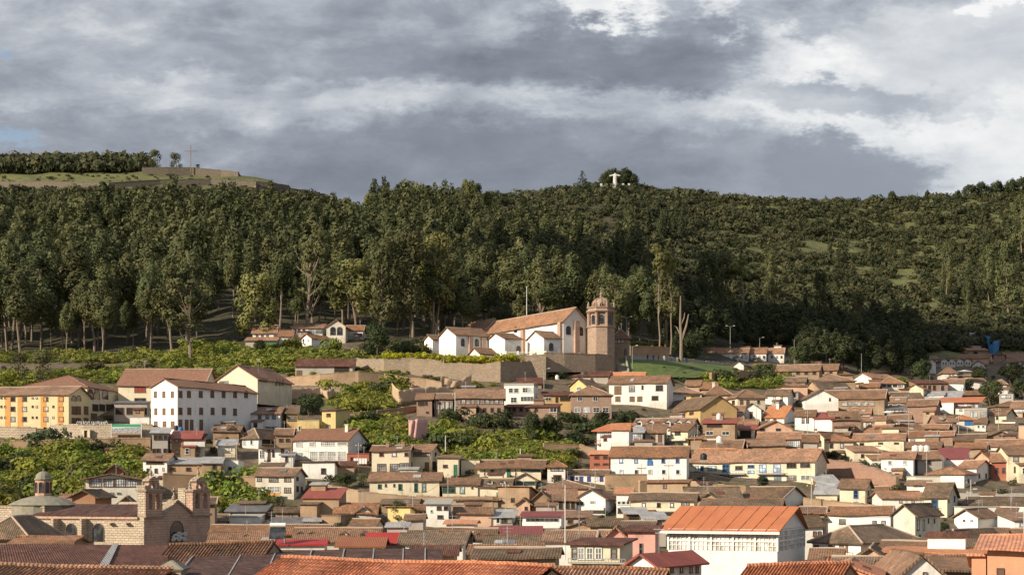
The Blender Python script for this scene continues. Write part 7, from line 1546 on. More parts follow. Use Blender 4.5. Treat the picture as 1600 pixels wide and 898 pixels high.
for gi, _, cnt, lab, kd in SL:
    poly = GREEN[gi]; xs_ = [p[0] for p in poly]; ys_ = [p[1] for p in poly]; k = 0; kk = 0
    while k < cnt and kk < 9000:
        kk += 1; px, py = rng.uniform(max(-20, min(xs_)), min(1620, max(xs_))), rng.uniform(min(ys_), max(ys_))
        if not inpoly(px, py, poly): continue
        kd2 = kd if rng.random() < .72 else ('eucdark' if rng.random() < .6 else 'olive'); s = rng.choice((.5, .7, .9, 1.15, 1.4)) * rng.uniform(.85, 1.1); bush_at(px, py, kd2, s, lab if kd2 == kd else lab.replace('leafy', 'dark leafy').replace('bush in', 'dark bush in').replace('bush on the green bank', 'dark bush on the green bank').replace('bush along', 'dark bush along').replace('dark shrub', 'olive shrub'), lab + ('' if kd2 == kd else ', dark')); k += 1
    ar = (max(xs_) - min(xs_)) * (max(ys_) - min(ys_))
    for kk in range(int(ar / 16)):
        px, py = rng.uniform(min(xs_) - 4, max(xs_) + 4), rng.uniform(min(ys_) - 2, max(ys_) + 3)
        if inpoly(px, py, poly): q = G(px, py); s = rng.uniform(.15, .6); cover_it.append((FARB[rng.randrange(6)], q.x, q.y, q.z - .15, s * .8, s * 1.3, rng.uniform(0, 6)))
for kk in range(420):
    px, py = rng.uniform(-100, 560), rng.uniform(550, 566); q = G(px, py); s = rng.uniform(.25, .7); cover_it.append((FARB[rng.randrange(6)], q.x, q.y, q.z - .15, s, s * 1.3, rng.uniform(0, 6)))
merged('ground_cover', cover_it, 'brightfar', 'bright low weeds and creepers covering the open slopes')
for px, py, D_ in [(x, 560.5 + (x - 604) * .04, 401.5) for x in range(604, 694, 6)] + [(x, 566.5, 400.5) for x in range(700, 782, 5)] + [(x, 564, 400 + (x - 782) * .17) for x in range(784, 850, 6)]:
    o = link('hedge_shrub', BUSH['yellowbush'][rng.randrange(4)]); o.location = P(px, py + rng.uniform(-1, 1), D_ + rng.uniform(.8, 2.2)); sc_ = rng.uniform(.5, .8); o.scale = (sc_ * 1.2, sc_, sc_); o.rotation_euler[2] = rng.uniform(0, 6); tag(o, 'yellow green shrub of the hedge on the church garden wall', 'bush', 'yellow green shrubs on the church garden wall')
for px in range(992, 1046, 7): bush_at(px, 539, 'yellowbush', .6, 'bright shrub of the short hedge right of the bell tower', 'bright shrubs right of the bell tower', 'hedge_shrub')
for k in range(16):
    px = rng.uniform(180, 500); bush_at(px, 556 + (px < 400) * 4 + rng.uniform(-4, 14), 'bloom' if 'bloom' in BUSH else 'yellowbush', rng.uniform(.25, .45), 'small yellow flowering shrub on the bank under the wood', 'small yellow flowering shrubs', 'hedge_shrub')
for k in range(24):
    px = rng.uniform(560, 680); bush_at(px, rng.uniform(540, 552), 'eucdark' if k % 2 else 'olive', rng.uniform(.7, 1.3), 'big bush at the foot of the grove left of the church', 'big bushes at the foot of the grove', 'garden_bush')
for k in range(14): bush_at(rng.uniform(862, 905), rng.uniform(570, 592), 'eucdark', rng.uniform(.5, .9), 'dark creeper bush under the church platform', 'dark creeper bushes under the church platform', 'garden_bush')
# scattered yard greenery
it = []
for k in range(520):
    px, py = rng.uniform(-20, 1650), rng.uniform(575, 830); q = G(px, py); s = rng.uniform(.15, .5); it.append((FARB[rng.randrange(6)], q.x, q.y, q.z - .2, s, s * 1.2, rng.uniform(0, 6)))
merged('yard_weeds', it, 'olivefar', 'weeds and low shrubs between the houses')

# ================================================================== posts, lamps, signs and small things
def pole(label, px, top, foot, r=.09, m_='steel', arms=0, name='street_lamp', cat='lamp post', D=None, cross=None):
    D = D or Dp(px, foot); q = P(px, foot, D); h = (foot - top) / F * D; e = empty(name, q); tag(e, label, cat)
    m = MB(); m.tube([(0, 0, -1.5), (0, 0, h * .5), (0, 0, h)], [r, r * .85, r * .6], 7); m.build('post', m_, e)
    if arms:
        for s_ in ((-1, 1) if arms == 2 else (1,)):
            m = MB(); m.tube([(0, 0, h - .1), (s_ * 1.1, 0, h + .25)], .05, 5); a_ = m.build('arm', m_, e); m = MB(); m.box(s_ * 1.0 - .05, s_ * 1.0 + s_ * .0 + .55, -.14, .14, h + .22, h + .36) if s_ > 0 else m.box(-1.55, -.95, -.14, .14, h + .22, h + .36); m.build('lamp_head', 'trim', a_)
    if cross:
        m = MB(); m.box(-cross, cross, -.05, .05, h - .9, h - .75); c_ = m.build('crossarm', 'wood', e)
        for x in (-cross * .8, 0, cross * .8): m = MB(); m.lathe([(.05, 0), (.08, .1), (.04, .22)], 6, (x, 0, h - .75)); m.build('insulator', 'trim', c_)
    return e, q + Vector((0, 0, h))
pole('double armed street lamp right of the bell tower', 979, 496, 562, arms=2); pole('street lamp at the foot of the church stairs', 988, 541, 578, arms=1); pole('tall thin lamp on the low roofs under the church wall', 850, 577, 608, arms=1)
pole('double armed street lamp behind the gabled row', 1141, 510, 556, arms=2); pole('short lamp post at the right end of the gabled row', 1187, 528, 558, arms=1)
pole('white flagpole rising behind the church roof', 823, 447, 520, .14, 'white_paint', name='flagpole', cat='flagpole', D=470)
pole('tall pale lattice mast rising between the tiled roofs', 883, 757, 850, .06, 'trim', name='mast', cat='mast', D=150); pole('thin dark antenna pole right of the tall mast', 905, 790, 848, .05, name='antenna_pole', cat='antenna', D=152)
pole('tall thin pole behind the long red school roof', 249, 558, 605, .1, 'wood', name='utility_pole', cat='pole'); pole('pale pole standing before the school retaining wall', 78, 652, 690, .12, 'trim', name='utility_pole', cat='pole')
pole('thin pole in the dark wood above the right houses', 1346, 552, 586, .08, name='antenna_pole', cat='antenna', D=520); pole('thin tall pole beside the round yellow green tree', 1241, 530, 568, .08, name='antenna_pole', cat='antenna')
wp = [pole('slim power pole before the white blue trimmed house', 1002, 724, 758, .09, 'concrete', name='power_pole', cat='power pole', cross=.9), pole('slim power pole before the apartment block', 1045, 720, 766, .09, 'concrete', name='power_pole', cat='power pole', cross=.9),
      pole('concrete power pole at the road wall corner', 1268, 752, 800, .13, 'concrete', name='power_pole', cat='power pole', cross=.9), pole('power pole at the lane beside the dark red house', 1517, 748, 785, .13, 'concrete', name='power_pole', cat='power pole', cross=.9), pole('lamp pole on the white street parapet', 1512, 766, 800, .1, 'steel', name='street_lamp', arms=1),
      pole('pole left of the long brick gallery house front', 711, 612, 658, .1, 'trim', name='power_pole', cat='power pole', cross=.7), pole('pale pole in the bushes right of the pink netting', 696, 680, 712, .1, 'trim', name='utility_pole', cat='pole'), pole('pole beside the hedge left of the modern white house', 813, 700, 722, .12, 'trim', name='utility_pole', cat='pole')]
def cable(label, a, b, sag=.8):
    m = MB(); pts = [a.lerp(b, i / 12) - Vector((0, 0, sag * 4 * (i / 12) * (1 - i / 12))) for i in range(13)]; o = a.copy(); m.tube([p - o for p in pts], .022, 4, cap=False); q = m.build('power_cable', 'black'); q.location = o; tag(q, label, 'cable')
cable('power cable from the long white house to the apartment block', wp[0][1], wp[1][1]); cable('power cable crossing before the apartment block balconies', wp[1][1], wp[2][1], 1.5); cable('power cable over the lane to the dark red house', wp[2][1], wp[3][1], 2.0); cable('power cable before the brick gallery house', wp[5][1], wp[7][1], 1.5)
# lettering on the school wall
cu_ = bpy.data.curves.new('school_lettering', 'FONT'); cu_.body = 'COLEGIO SALESIANO'; cu_.size = 1.0; cu_.extrude = .05; cu_.align_x = 'LEFT'; cu_.space_character = 1.1
cu_.materials.append(M['white_paint']); lo_ = link('wall_lettering', cu_); Dl = Dp(140, 688) - .2; bpy.context.view_layer.update(); wd = lo_.dimensions.x; wm = bpy.data.meshes.new_from_object(lo_.evaluated_get(bpy.context.evaluated_depsgraph_get())); bpy.data.objects.remove(lo_); lo_ = link('wall_lettering', wm); k = (48 / F * Dl) / wd
lo_.location = P(119.5, 664.2, Dl); lo_.rotation_euler = (R(90), 0, 0); lo_.scale = (k, .85 / .72, 1); tag(lo_, 'white raised letters reading COLEGIO SALESIANO along the stone wall', 'lettering')
def fb_(t, b):
    o = objc(t); s = t.new('ShaderNodeSeparateXYZ'); t.put(s.inputs[0], o); z = s.outputs[2]
    c = t.mix(t.rng(t.noise(o, 6, 3), .4, .6), (.12, .13, .15), (.50, .50, .50)); c = t.mix(t.rng(t.m('ADD', z, t.m('MULTIPLY', s.outputs[0], -.06)), 1.2, 1.3), c, (.55, .62, .62)); c = t.mix(t.rng(z, 1.55, 1.6), c, (.03, .30, .17)); c = t.mix(t.rng(z, .35, .3), c, (.30, .17, .10)); t.put(b.inputs['Base Color'], c)
M['banner'] = mat('printed_banner', fb_)
e = empty('banner', P(174.5, 679, Dp(200, 690) - .8)); m = MB(); wB = 46 / F * e.location.y; m.box(0, wB, -.03, .03, 0, 2.1); m.build('printed_sheet', 'banner', e)
m = MB(); m.box(-.12, 0, -.08, .08, -2, 2.2); m.build('post', 'trim', e); m = MB(); m.box(wB, wB + .12, -.08, .08, -2, 2.2); m.build('post', 'trim', e); tag(e, 'wide printed banner with a green top band on the school wall', 'banner')
e = empty('gate', P(128, 687, Dp(134, 690) - .6)); m = MB(); m.box(0, .5, -.3, .3, -1, 1.9); m.build('gate_pier', 'cream', e); m = MB(); m.box(1.15, 1.65, -.3, .3, -1, 1.9); m.build('gate_pier', 'cream', e); m = MB(); m.box(-.1, 1.75, -.35, .35, 1.902, 2.15); m.build('lintel', 'cream', e); m = MB(); m.box(.5, 1.15, 0, .06, -1, 1.9); m.build('gate_leaf', 'fbrown', e); tag(e, 'cream pillared gate in the stone wall left of the banner', 'gate')
# netting and sheets
def cloth(label, pts, m_='sheetcloth', name='netting', cat='netting', dd=0, D=None, n=5, amp=.28):
    """pts: (px, top, foot)"""
    m = MB(); g_ = []; Ds = [(D or Dp(a, c)) + dd for a, b, c in pts]; o = P(pts[0][0], pts[0][2], Ds[0])
    for i in range(len(pts) - 1):
        for k in range(6 if i < len(pts) - 2 else 7):
            f = k / 6; a = pts[i][0] * (1 - f) + pts[i + 1][0] * f; sg = 4 * f * (1 - f); b = pts[i][1] * (1 - f) + pts[i + 1][1] * f + sg * 1.6; c = pts[i][2] * (1 - f) + pts[i + 1][2] * f; d_ = Ds[i] * (1 - f) + Ds[i + 1] * f
            g_.append([P(a, b + (c - b) * j / n, d_) - o + Vector((0, amp * math.sin(len(g_) * 1.9 + j * .7) , 0)) for j in range(n + 1)])
    for i in range(len(g_) - 1):
        for j in range(n): m.face([g_[i][j + 1], g_[i + 1][j + 1], g_[i + 1][j], g_[i][j]]); 
    ob = m.build(name, m_, None, smooth=True, weld=True); ob.location = o; sd_ = ob.modifiers.new('thick', 'SOLIDIFY'); sd_.thickness = .03; return tag(ob, label, cat, kind='thing')
reg(340, 470)
def T(*p): return [(tx(a), ty(b), ty(c)) for a, b, c in p]
cloth('shaded tan netting at the lower left end of the terraces', T((302, 655, 765), (380, 670, 768), (470, 640, 755)), dd=-2); cloth('lit peaked tan netting below the school hall end', T((300, 625, 665), (385, 650, 672), (455, 612, 655)), dd=-1)
cloth('long lit tan netting on the lower terrace wall', T((476, 650, 755), (545, 645, 728), (650, 636, 712), (755, 634, 690)), dd=-1.5); cloth('tan netting sagging in a deep V', T((752, 638, 662), (805, 662, 722), (860, 630, 705)), dd=-2.5)
cloth('tan netting on the upper terrace beside the green scrap', T((915, 560, 612), (985, 535, 608), (1060, 560, 600), (1160, 522, 602)), dd=-1.5); cloth('small green scrap of netting', T((1160, 535, 570), (1212, 532, 562)), 'greentarp', dd=-1.5)
cloth('big draped tan netting left of the brick barn', T((1280, 598, 700), (1330, 650, 755), (1440, 640, 740), (1600, 640, 690)), dd=-2)
reg(640, 560)
cloth('steep peaked tan netting above the brick barn', T((215, 205, 215), (235, 120, 212), (340, 165, 215), (455, 112, 205)), dd=-1); cloth('low tan netting joining the brick barn', T((0, 210, 290), (150, 205, 275), (300, 200, 262)), dd=-3)
cloth('pink sheet hanging down the slope left of the bushes', T((-8, 448, 615), (60, 440, 612), (132, 436, 590)), 'pinktarp', name='tarpaulin', cat='tarpaulin', dd=-1.5)
REG[:] = [1400, 480, 200 / 1122]
cloth('tall bright blue tarpaulin hung on the far right slope', T((822, 330, 425), (860, 290, 430), (905, 285, 380)), 'bluetarp', name='tarpaulin', cat='tarpaulin', dd=-2); cloth('narrow blue and grey sheet left of the big blue tarpaulin', T((778, 240, 330), (822, 250, 400)), 'bluetarp', name='tarpaulin', cat='tarpaulin', dd=-2); cloth('grey white panel sheet on the upper right slope', T((645, 215, 292), (700, 212, 285)), 'metal', name='tarpaulin', cat='tarpaulin', dd=-2, amp=.05)
def parasol(label, px, py, D, r=1.6):
    q = P(px, py, D); e = empty('parasol', q); m = MB(); n_ = 8; ap = (0, 0, .55); rim = [(r * math.cos(math.pi / 4 * k), r * math.sin(math.pi / 4 * k), -.1 + .06 * (k % 2)) for k in range(8)]
    for k in range(8): m.face([rim[k], rim[(k + 1) % 8], ap]); m.face([rim[(k + 1) % 8], rim[k], (0, 0, .5)])
    m.build('canopy', 'white_paint', e); m = MB(); m.tube([(0, 0, -2.4), (0, 0, .7)], .04, 6); m.build('pole', 'steel', e); tag(e, label, 'parasol')
parasol('large white parasol on a terrace of the far right slope', tx(598), ty(562), 508, 3.0); reg(1260, 560); parasol('small white parasol on the pergola roof terrace', tx(592), ty(398), 362, 1.5); parasol('pale parasol beside the satellite dish awning', tx(1185), ty(130) + 60, 420, 1.2) if False else None
def tank(label, px, py, D, m_='trim', horiz=False, r=.6, h=1.2, group=None):
    q = P(px, py, D); e = empty('water_tank', q); m = MB(); m.lathe([(r, 0), (r * 1.03, h * .5), (r, h * .8), (r * .8, h * .95), (r * .3, h)], 14); m.build('tank_body', m_, e); m = MB(); m.lathe([(r * .3, h), (r * .3, h + .1)], 10); m.build('lid', m_, e); m = MB(); m.box(-r, r, -r, r, -.25, -.01); m.build('stand', 'concrete', e); return tag(e, label, 'water tank', group)
for i, x in enumerate((802, 842, 882)): tank(['left', 'middle', 'right'][i] + ' one of three round white water tanks on the reddish roof', tx(x), ty(688), 321, r=.75, h=1.4, group='three round white water tanks')
reg(960, 560); tank('white water tank on the brown roof above the apartment block', tx(772), ty(615), 305); tank('white water tank above the ochre band house roof', tx(768), ty(445), 325, r=.5); tank('black water tank on the long mossy house roof', tx(656), ty(745) + 0, 236, 'black', r=.5, h=1.0)
reg(0, 560); tank('blue water tank on the red shed roof', tx(1328), ty(548), 306, 'bluetarp', r=.5, h=1.2); tank('black water tank left of the blue one', tx(1295), ty(528), 308, 'black', r=.4, h=1.0)
reg(640, 560); tank('pale water tank on the roof beside the tan netting', tx(1085), ty(150), 402, 'trim', r=.5, h=1.0)
# solar heater
reg(320, 708); e = empty('solar_heater', P(tx(480), ty(635), 158)); m = MB(); m.tube([(0, 0, 1.55), (1.6, 0, 1.55)], .22, 10); m.build('tank', 'white_paint', e); m = MB(); m.face([(0, -.9, .1), (1.6, -.9, .1), (1.6, 0, 1.3), (0, 0, 1.3)]); m.build('collector', 'dark', e)
m = MB(); [m.tube([(x, y, -.3), (x, y, 1.4 if y == 0 else .15)], .035, 5) for x in (0, 1.6) for y in (0, -.9)]; m.tube([(0, 0, 0), (1.6, 0, 1.2)], .03, 5); m.tube([(1.6, 0, 0), (0, 0, 1.2)], .03, 5); m.build('frame', 'steel', e); tag(e, 'white rooftop solar water heater on a braced frame', 'solar heater')
# dormers (each belongs to its roof's house) are small houses of glass: built as parts
def dormer(parent_label, xs, y, w, h, D, m_='trim'):
    par = next(o for o in bpy.data.objects if o.get('label') == parent_label and o.parent is None); inv = par.matrix_world.inverted() if False else (Matrix.Translation(par.location) @ Matrix.Rotation(par.rotation_euler[2], 4, 'Z')).inverted()
    for x in xs:
        q = P(tx(x), ty(y), D); s_ = D / F * REG[2]; W2, H2 = w * s_ / 2, h * s_; e = MB(); e.prism([(-W2, -.2), (W2, -.2), (W2, H2 * .55), (0, H2), (-W2, H2 * .55)], 0, 2.0); o = e.build('dormer', m_, par); o.matrix_local = inv @ Matrix.Translation(q)
        p = MB(); p.box(-W2 * .6, W2 * .6, -.03, -.003, .05, H2 * .5); p.build('pane', 'dark', o); r_ = MB(); k = H2 * .45 / W2
        for s2 in (-1, 1): slabgrid(r_, (s2 * (W2 + .15), -.25, H2 * .55 - .15 * k + .02), (s2 * (W2 + .15), 2.1, H2 * .55 - .15 * k + .02), (0, 2.1, H2 + .02), (0, -.25, H2 + .02), .06, amp=0)
        r_.build('dormer_roof', 'tilebrown', o)
reg(960, 560); dormer('long low house with five white dormers along its tiled roof', [178, 265, 388, 470, 535], 490, 52, 42, Dp(tx(330), ty(560)) + 1.5)
reg(640, 708); dormer('tiled roof with three pale dormers in a row', [322, 412, 505], 625, 50, 40, 183.5); dormer('cream house with a long brown roof carrying two pale dormers', [592, 684], 222, 36, 26, Dp(tx(632), ty(330)) + 1.5)
reg(320, 708); dormer('brown tiled roof with a single small white dormer', [302], 632, 46, 36, 178); dormer('brown tiled roof with four small white dormers in a row', [785, 1020, 1170, 700], 612, 46, 36, 182)
# stairs beside the platform
reg(960, 560); e = empty('stone_stairs', G(973, 584)); q0, q1 = G(970, 584), G(966, 560); m = MB(); N_ = 22; dv = (q1 - q0)
for i in range(N_): a = dv * (i / N_) ; m.box(a.x - 1.3, a.x + 1.3, a.y, a.y + abs(dv.y) / N_ + .5, a.z - 1.5, a.z + .35)
m.build('steps', 'steps', e); m = MB(); m.hexa([(1.35, 0, -1), (1.75, 0, -1), (1.75 + dv.x, dv.y, dv.z - 1), (1.35 + dv.x, dv.y, dv.z - 1)], [(1.35, 0, .9), (1.75, 0, .9), (1.75 + dv.x, dv.y, dv.z + .9), (1.35 + dv.x, dv.y, dv.z + .9)]); m.build('parapet', 'concrete', e); tag(e, 'long stone stairway climbing beside the church platform', 'stairs')
# railing before the church annexes
e = empty('railing', P(790, 557, 409)); m = MB(); wr = 62 / F * 409
for i in range(34): x = wr * i / 33; m.box(x, x + .05, 0, .05, -.3, 1.25)
m.box(0, wr, -.01, .06, 1.2, 1.28); m.box(0, wr, -.01, .06, .35, .42); m.build('bars', 'trim', e)
for f in (0, .31, .64, 1): m = MB(); m.box(wr * f - .25, wr * f + .25, -.2, .25, -.6, 1.5); m.build('pier', 'bwhite', e)
tag(e, 'white railing with piers before the church annexes', 'railing')
# people along the plaza parapet
def person(px, py, shirt, label, lean=0.0, wide=.0):
    q = G(px, py); e = empty('person', q, rng.uniform(-.6, .6)); v_ = [(0, 0, .98), (0, .02, 1.25), (0, .02, 1.45), (0, 0, 1.55), (.1, 0, .9), (.11 + wide, -.02, .5), (.11 + wide, 0, .06), (.11 + wide, -.12, .04), (-.1, 0, .9), (-.11 - wide, .02, .5), (-.11 - wide, .03, .06), (-.11 - wide, -.1, .04), (.2, .02, 1.42), (.26, 0, 1.15), (.24, -.1 - lean, .92), (-.2, .02, 1.42), (-.26, 0, 1.15), (-.24, -.08 - lean, .92), (0, -.02, 1.63), (0, 0, 1.72)]
    ed = [(0, 1), (1, 2), (2, 3), (0, 4), (4, 5), (5, 6), (6, 7), (0, 8), (8, 9), (9, 10), (10, 11), (2, 12), (12, 13), (13, 14), (2, 15), (15, 16), (16, 17), (3, 18), (18, 19)]
    rd = [.16, .15, .15, .06, .1, .075, .05, .045, .1, .075, .05, .045, .065, .05, .035, .065, .05, .035, .1, .08]
    skin_figure('body', v_, ed, rd, shirt, e, 1); m = MB(); m.lathe([(.04, 1.6), (.115, 1.66), (.115, 1.74), (.07, 1.81)], 8, (0, .025, 0)); m.build('hair', 'black', e); tag(e, label, 'person')
for a in [(1012, 563, 'black', 'person in dark clothes at the left end of the plaza parapet'), (1021, 563.4, 'fnavy', 'person in a navy jacket leaning near the parapet'), (1029, 563.8, 'fred', 'person in red standing by the parapet'), (1038, 564.4, 'trim', 'person in white standing mid parapet', 0, .04), (1049, 565.3, 'black', 'person in black right of the one in white'), (1058, 566.2, 'fgrey', 'person in grey beside the bare split trunk'), (1073, 567.6, 'fblue', 'person in blue right of the bare split trunk')]: person(*a)
REG[:] = [0, 0, 1]

it = []
for k in range(240):
    px, py = rng.uniform(-60, 480), rng.uniform(266, 300)
    if 215 < px < 400 and py < 272 or px > 370 and py < 290 + (px - 370) * .17: continue
    q = G(px, py); s_ = rng.uniform(.15, .5); it.append((FARB[rng.randrange(6)], q.x, q.y, q.z - .2, s_, s_ * 1.5, rng.uniform(0, 6)))
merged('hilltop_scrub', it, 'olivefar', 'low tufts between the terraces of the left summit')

# bushes breaking up the terraces left of and below the church
for cnt, x0_, x1_, y0_, y1_, kd, sc_, lab in [(16, 560, 780, 597, 606, 'bright', .45, 'small weedy bush at the foot of the long terrace walls'), (10, 450, 560, 575, 590, 'bright', .5, 'bush on the bank between the shack and the villa'), (12, 540, 650, 548, 560, 'olive', .55, 'dry bush on the bank right of the villa'), (10, 600, 700, 584, 592, 'olive', .35, 'dry shrub on the lower terrace ledge'), (12, 1000, 1160, 588, 600, 'eucdark', .5, 'dark bush along the foot of the lawn'), (10, 1400, 1470, 596, 612, 'eucdark', .7, 'dark bush below the wood near the stepped white house')]:
    for k in range(cnt): bush_at(rng.uniform(x0_, x1_), rng.uniform(y0_, y1_), kd, sc_ * rng.uniform(.7, 1.3), lab, lab.replace('bush', 'bushes').replace('shrub', 'shrubs'))
# laundry, wires and more poles in the streets
reg(320, 708)
e = empty('clothes_line', P(tx(1092), ty(34), Dp(tx(1130), ty(72)) - 1.2)); m = MB(); wl = 100 * REG[2] * e.location.y / F; m.tube([(0, 0, 0), (wl, 0, 0)], .02, 4); m.build('line', 'black', e)
for i in range(5): m = MB(); x = wl * (i + .08) / 5; m.hexa([(x, -.02, -1.1), (x + wl * .17, -.05, -1.15), (x + wl * .17, .0, -1.15), (x, .03, -1.1)], [(x, -.02, -.03), (x + wl * .17, -.02, -.03), (x + wl * .17, .02, -.03), (x, .02, -.03)]); m.build('white_cloth', 'white_paint', e)
tag(e, 'white laundry hanging on a line before the low red house', 'laundry')
REG[:] = [0, 0, 1]
tops = {}
for px, tp, ft, lab in [(1085, 676, 720, 'pole among the roofs behind the apartment block'), (1182, 628, 672, 'pole beside the long ochre band house'), (1262, 640, 684, 'pole beside the orange roofed white house'), (1336, 632, 674, 'pole by the dark brick house'), (1420, 640, 688, 'pole among the tan roofs right of centre'), (1498, 648, 694, 'pole before the tan striped roofs'), (1560, 636, 684, 'pole near the right border roofs'),
      (1372, 690, 735, 'pole by the yellow side wing'), (1448, 700, 748, 'pole by the shadow crossed white house'), (560, 690, 735, 'pole beside the red laundry house'), (455, 700, 748, 'pole in the left house cluster'), (370, 688, 730, 'pole before the white timber gallery house'), (700, 740, 786, 'pole by the long cream gallery house'), (790, 752, 800, 'pole by the adobe long slope house'), (645, 768, 812, 'pole by the yellow cottage'), (930, 728, 772, 'pole by the navy trimmed house')]:
    tops[px] = pole('thin concrete ' + lab, px, tp, ft, .08, 'concrete', name='power_pole', cat='power pole', cross=.6)[1]
for a, b_ in [(1085, 1182), (1182, 1262), (1262, 1336), (1336, 1420), (1420, 1498), (1498, 1560), (1372, 1448), (370, 455), (455, 560), (645, 700), (700, 790), (790, 930), (1085, 930)]:
    l_ = lambda x: {1085: 'apartment block', 1182: 'ochre band house', 1262: 'orange roofed house', 1336: 'dark brick house', 1420: 'tan roofs', 1498: 'tan striped roofs', 1560: 'right border', 1372: 'yellow wing', 1448: 'shadow crossed house', 370: 'timber gallery house', 455: 'left cluster', 560: 'red laundry house', 645: 'yellow cottage', 700: 'cream gallery house', 790: 'adobe slope house', 930: 'navy trimmed house'}[x]
    cable('sagging power cable from the %s pole to the %s pole' % (l_(a), l_(b_)), tops[a], tops[b_], 1.2)
# ================================================================== smaller houses between the others
for cnt, poly, kd, smin, smax, lab in [(18, [(880, 655), (985, 650), (985, 672), (900, 720), (860, 712)], 'eucdark', .6, 1.3, 'dark bush in the gully below the brick gable house'), (12, [(690, 650), (800, 648), (800, 668), (700, 672)], 'eucdark', .6, 1.2, 'dark bush at the foot of the brick gallery house'),
      (8, [(1290, 712), (1330, 716), (1375, 735), (1320, 725)], 'eucdark', .4, .8, 'weedy bush above the brick lane wall'), (8, [(1400, 590), (1440, 588), (1450, 606), (1410, 606)], 'bright', .5, .9, 'green bush under the dark wood beside the narrow white house')]:
    k = 0
    while k < cnt:
        px, py = rng.uniform(min(p[0] for p in poly), max(p[0] for p in poly)), rng.uniform(min(p[1] for p in poly), max(p[1] for p in poly))
        if inpoly(px, py, poly): bush_at(px, py, kd, rng.uniform(smin, smax), lab, lab.replace('bush', 'bushes')); k += 1
reg(1260, 560)
H('low tan roofed house under the small white gable house', 'adobe', 'tile', 'e', 395, 545, 188, 212, 250, dep=9, win=[(232, [440, 490], 26, 22, 'o')])
H('brown roof house stepping between the pagoda house and tan gable hall', 'adobe', 'tilebrown', 'e', 600, 735, 250, 282, 320, dep=9, win=[(305, [640, 690], 22, 18, 'd')])
H('low adobe house with mossy roof below the tall cream gable', 'adobe2', 'tilegrey', 'e', 655, 860, 258, 298, 340, dep=9)
H('grey roofed shed right of the tall cream gable house', 'grey', 'metal', 's', 865, 1150, 246, 292, 322, dep=9, name='shed', cat='shed')
H('brown tiled house below the tan gallery house with washing terrace', 'pale', 'tile', 'e', 310, 480, 362, 402, 440, dep=8, win=[(422, [350, 400], 22, 20, 'd')])
H('small tan house tucked right of the long tan gallery roof', 'adobe', 'tilebrown', 'e', 590, 740, 290, 322, 360, dep=8, win=[(345, [620, 680], 26, 20, 'w')])
H('low brick and tile house left of the blue shop front', 'brick', 'tilebrown', 'e', 960, 1105, 425, 468, 520, dep=8, win=[(495, [1000, 1050], 22, 26, 'd')])
H('small grey gable house below the blue shop front', 'grey', 'tilebrown', 'g', 975, 1080, 442, 478, 520, dep=8, win=[(498, 1030, 16, 18, 'd')])
H('white tiled house right of the blue shop front', 'white', 'tilebrown', 'e', 1235, 1330, 445, 478, 525, dep=8, win=[(500, [1265, 1300], 18, 20, 'w')])
H('low tiled roof with wooden posts left of the mossy weed roof', 'adobe', 'tile', 'e', 830, 1060, 488, 515, 545, dep=8, win=[(530, [880, 940, 1000], 36, 20, 'o')])
H('brown tiled house wedged behind the long tan roof', 'peach', 'tilebrown', 'e', 615, 860, 495, 535, 580, dep=8)
H('dark tiled lean-to right of the old gabled roof house', 'adobe', 'tilegrey', 's', 1480, 1620, 545, 590, 630, dep=8)
H('brown roof between the striped roof and the ochre gable wall', 'white', 'tile', 'e', 1060, 1215, 742, 775, 820, dep=8)
H('small white lean-to left of the shadow crossed white house', 'white', 'tile', 's', 480, 552, 700, 740, 800, dep=6, win=[(775, 515, 20, 24, 'w')])
H('tan roofed cottage at the top end of the brick lane wall', 'adobe2', 'tile', 'e', 0, 60, 560, 600, 650, dep=7, name='cottage')
H('brown roofed house under the dark brick house', 'adobe', 'tilebrown', 'e', 130, 330, 545, 562, 590, dep=8)
H('pale house low beside the white corner awning house', 'pale', 'tilebrown', 'e', 200, 330, 450, 488, 545, dep=7, win=[(520, [235, 285], 18, 26, 'd')])
H('white side wall house climbing under the hipped brown roof', 'bwhite', 'metal', 's', 900, 1020, 250, 268, 310, dep=6)
reg(1260, 708)
H('scrap roofed yard shed along the brick lane wall', 'wood', 'metal', 's', 95, 240, 165, 222, 262, dep=7, name='shed', cat='shed')
H('low tiled roof house right of the blue shuttered cottage', 'adobe', 'tile', 'e', 480, 600, 250, 290, 345, dep=7)
H('small brick piered house at the end of the lane wall', 'peach', 'tile', 's', 600, 690, 165, 195, 250, dep=5, win=[(225, 640, 22, 26, 'd')])
H('dark tiled outhouse behind the sweeping dark roof', 'adobe', 'tilegrey', 'e', -10, 130, 405, 470, 560, dep=8, D=228)
H('white walled house with a brown roof right of the glazed hall', 'bwhite', 'tilegrey', 'e', -60, 120, 470, 540, 640, dep=9, D=200, win=[(590, [60, 95], 26, 40, 's')])
H('steep old striped tile roof right behind the glazed hall', 'adobe', 'tilebrown', 'e', 40, 260, 712, 800, 860, dep=9, D=145)
H('low brown roofs strip behind the long orange eave', 'adobe', 'tilegrey', 'e', 700, 1300, 640, 690, 730, dep=9, D=172, name='row_house')
H('old brown tile roof in front of the cream house with balconies', 'adobe', 'tilebrown', 'e', 560, 1010, 665, 700, 740, dep=8, D=165, name='row_house')
H('white parapet house at the lane below the terrace strip', 'bwhite', 'concrete', 'f', 1140, 1420, 390, 396, 430, dep=4, D=246, oh=.2)
H('grey slate coloured long roof across the right lane', 'grey', 'tilegrey', 'e', 1120, 1640, 345, 378, 400, dep=8, D=264)
H('dark roofed yard house right of the yellow cream corner house', 'adobe', 'tilebrown', 'e', 1290, 1480, 560, 610, 660, dep=8, D=192)
H('low brown roof under the half timbered house', 'adobe', 'tilebrown', 'e', 1420, 1600, 560, 600, 650, dep=8, D=196, win=[(625, [1450, 1500], 30, 20, 'o')])
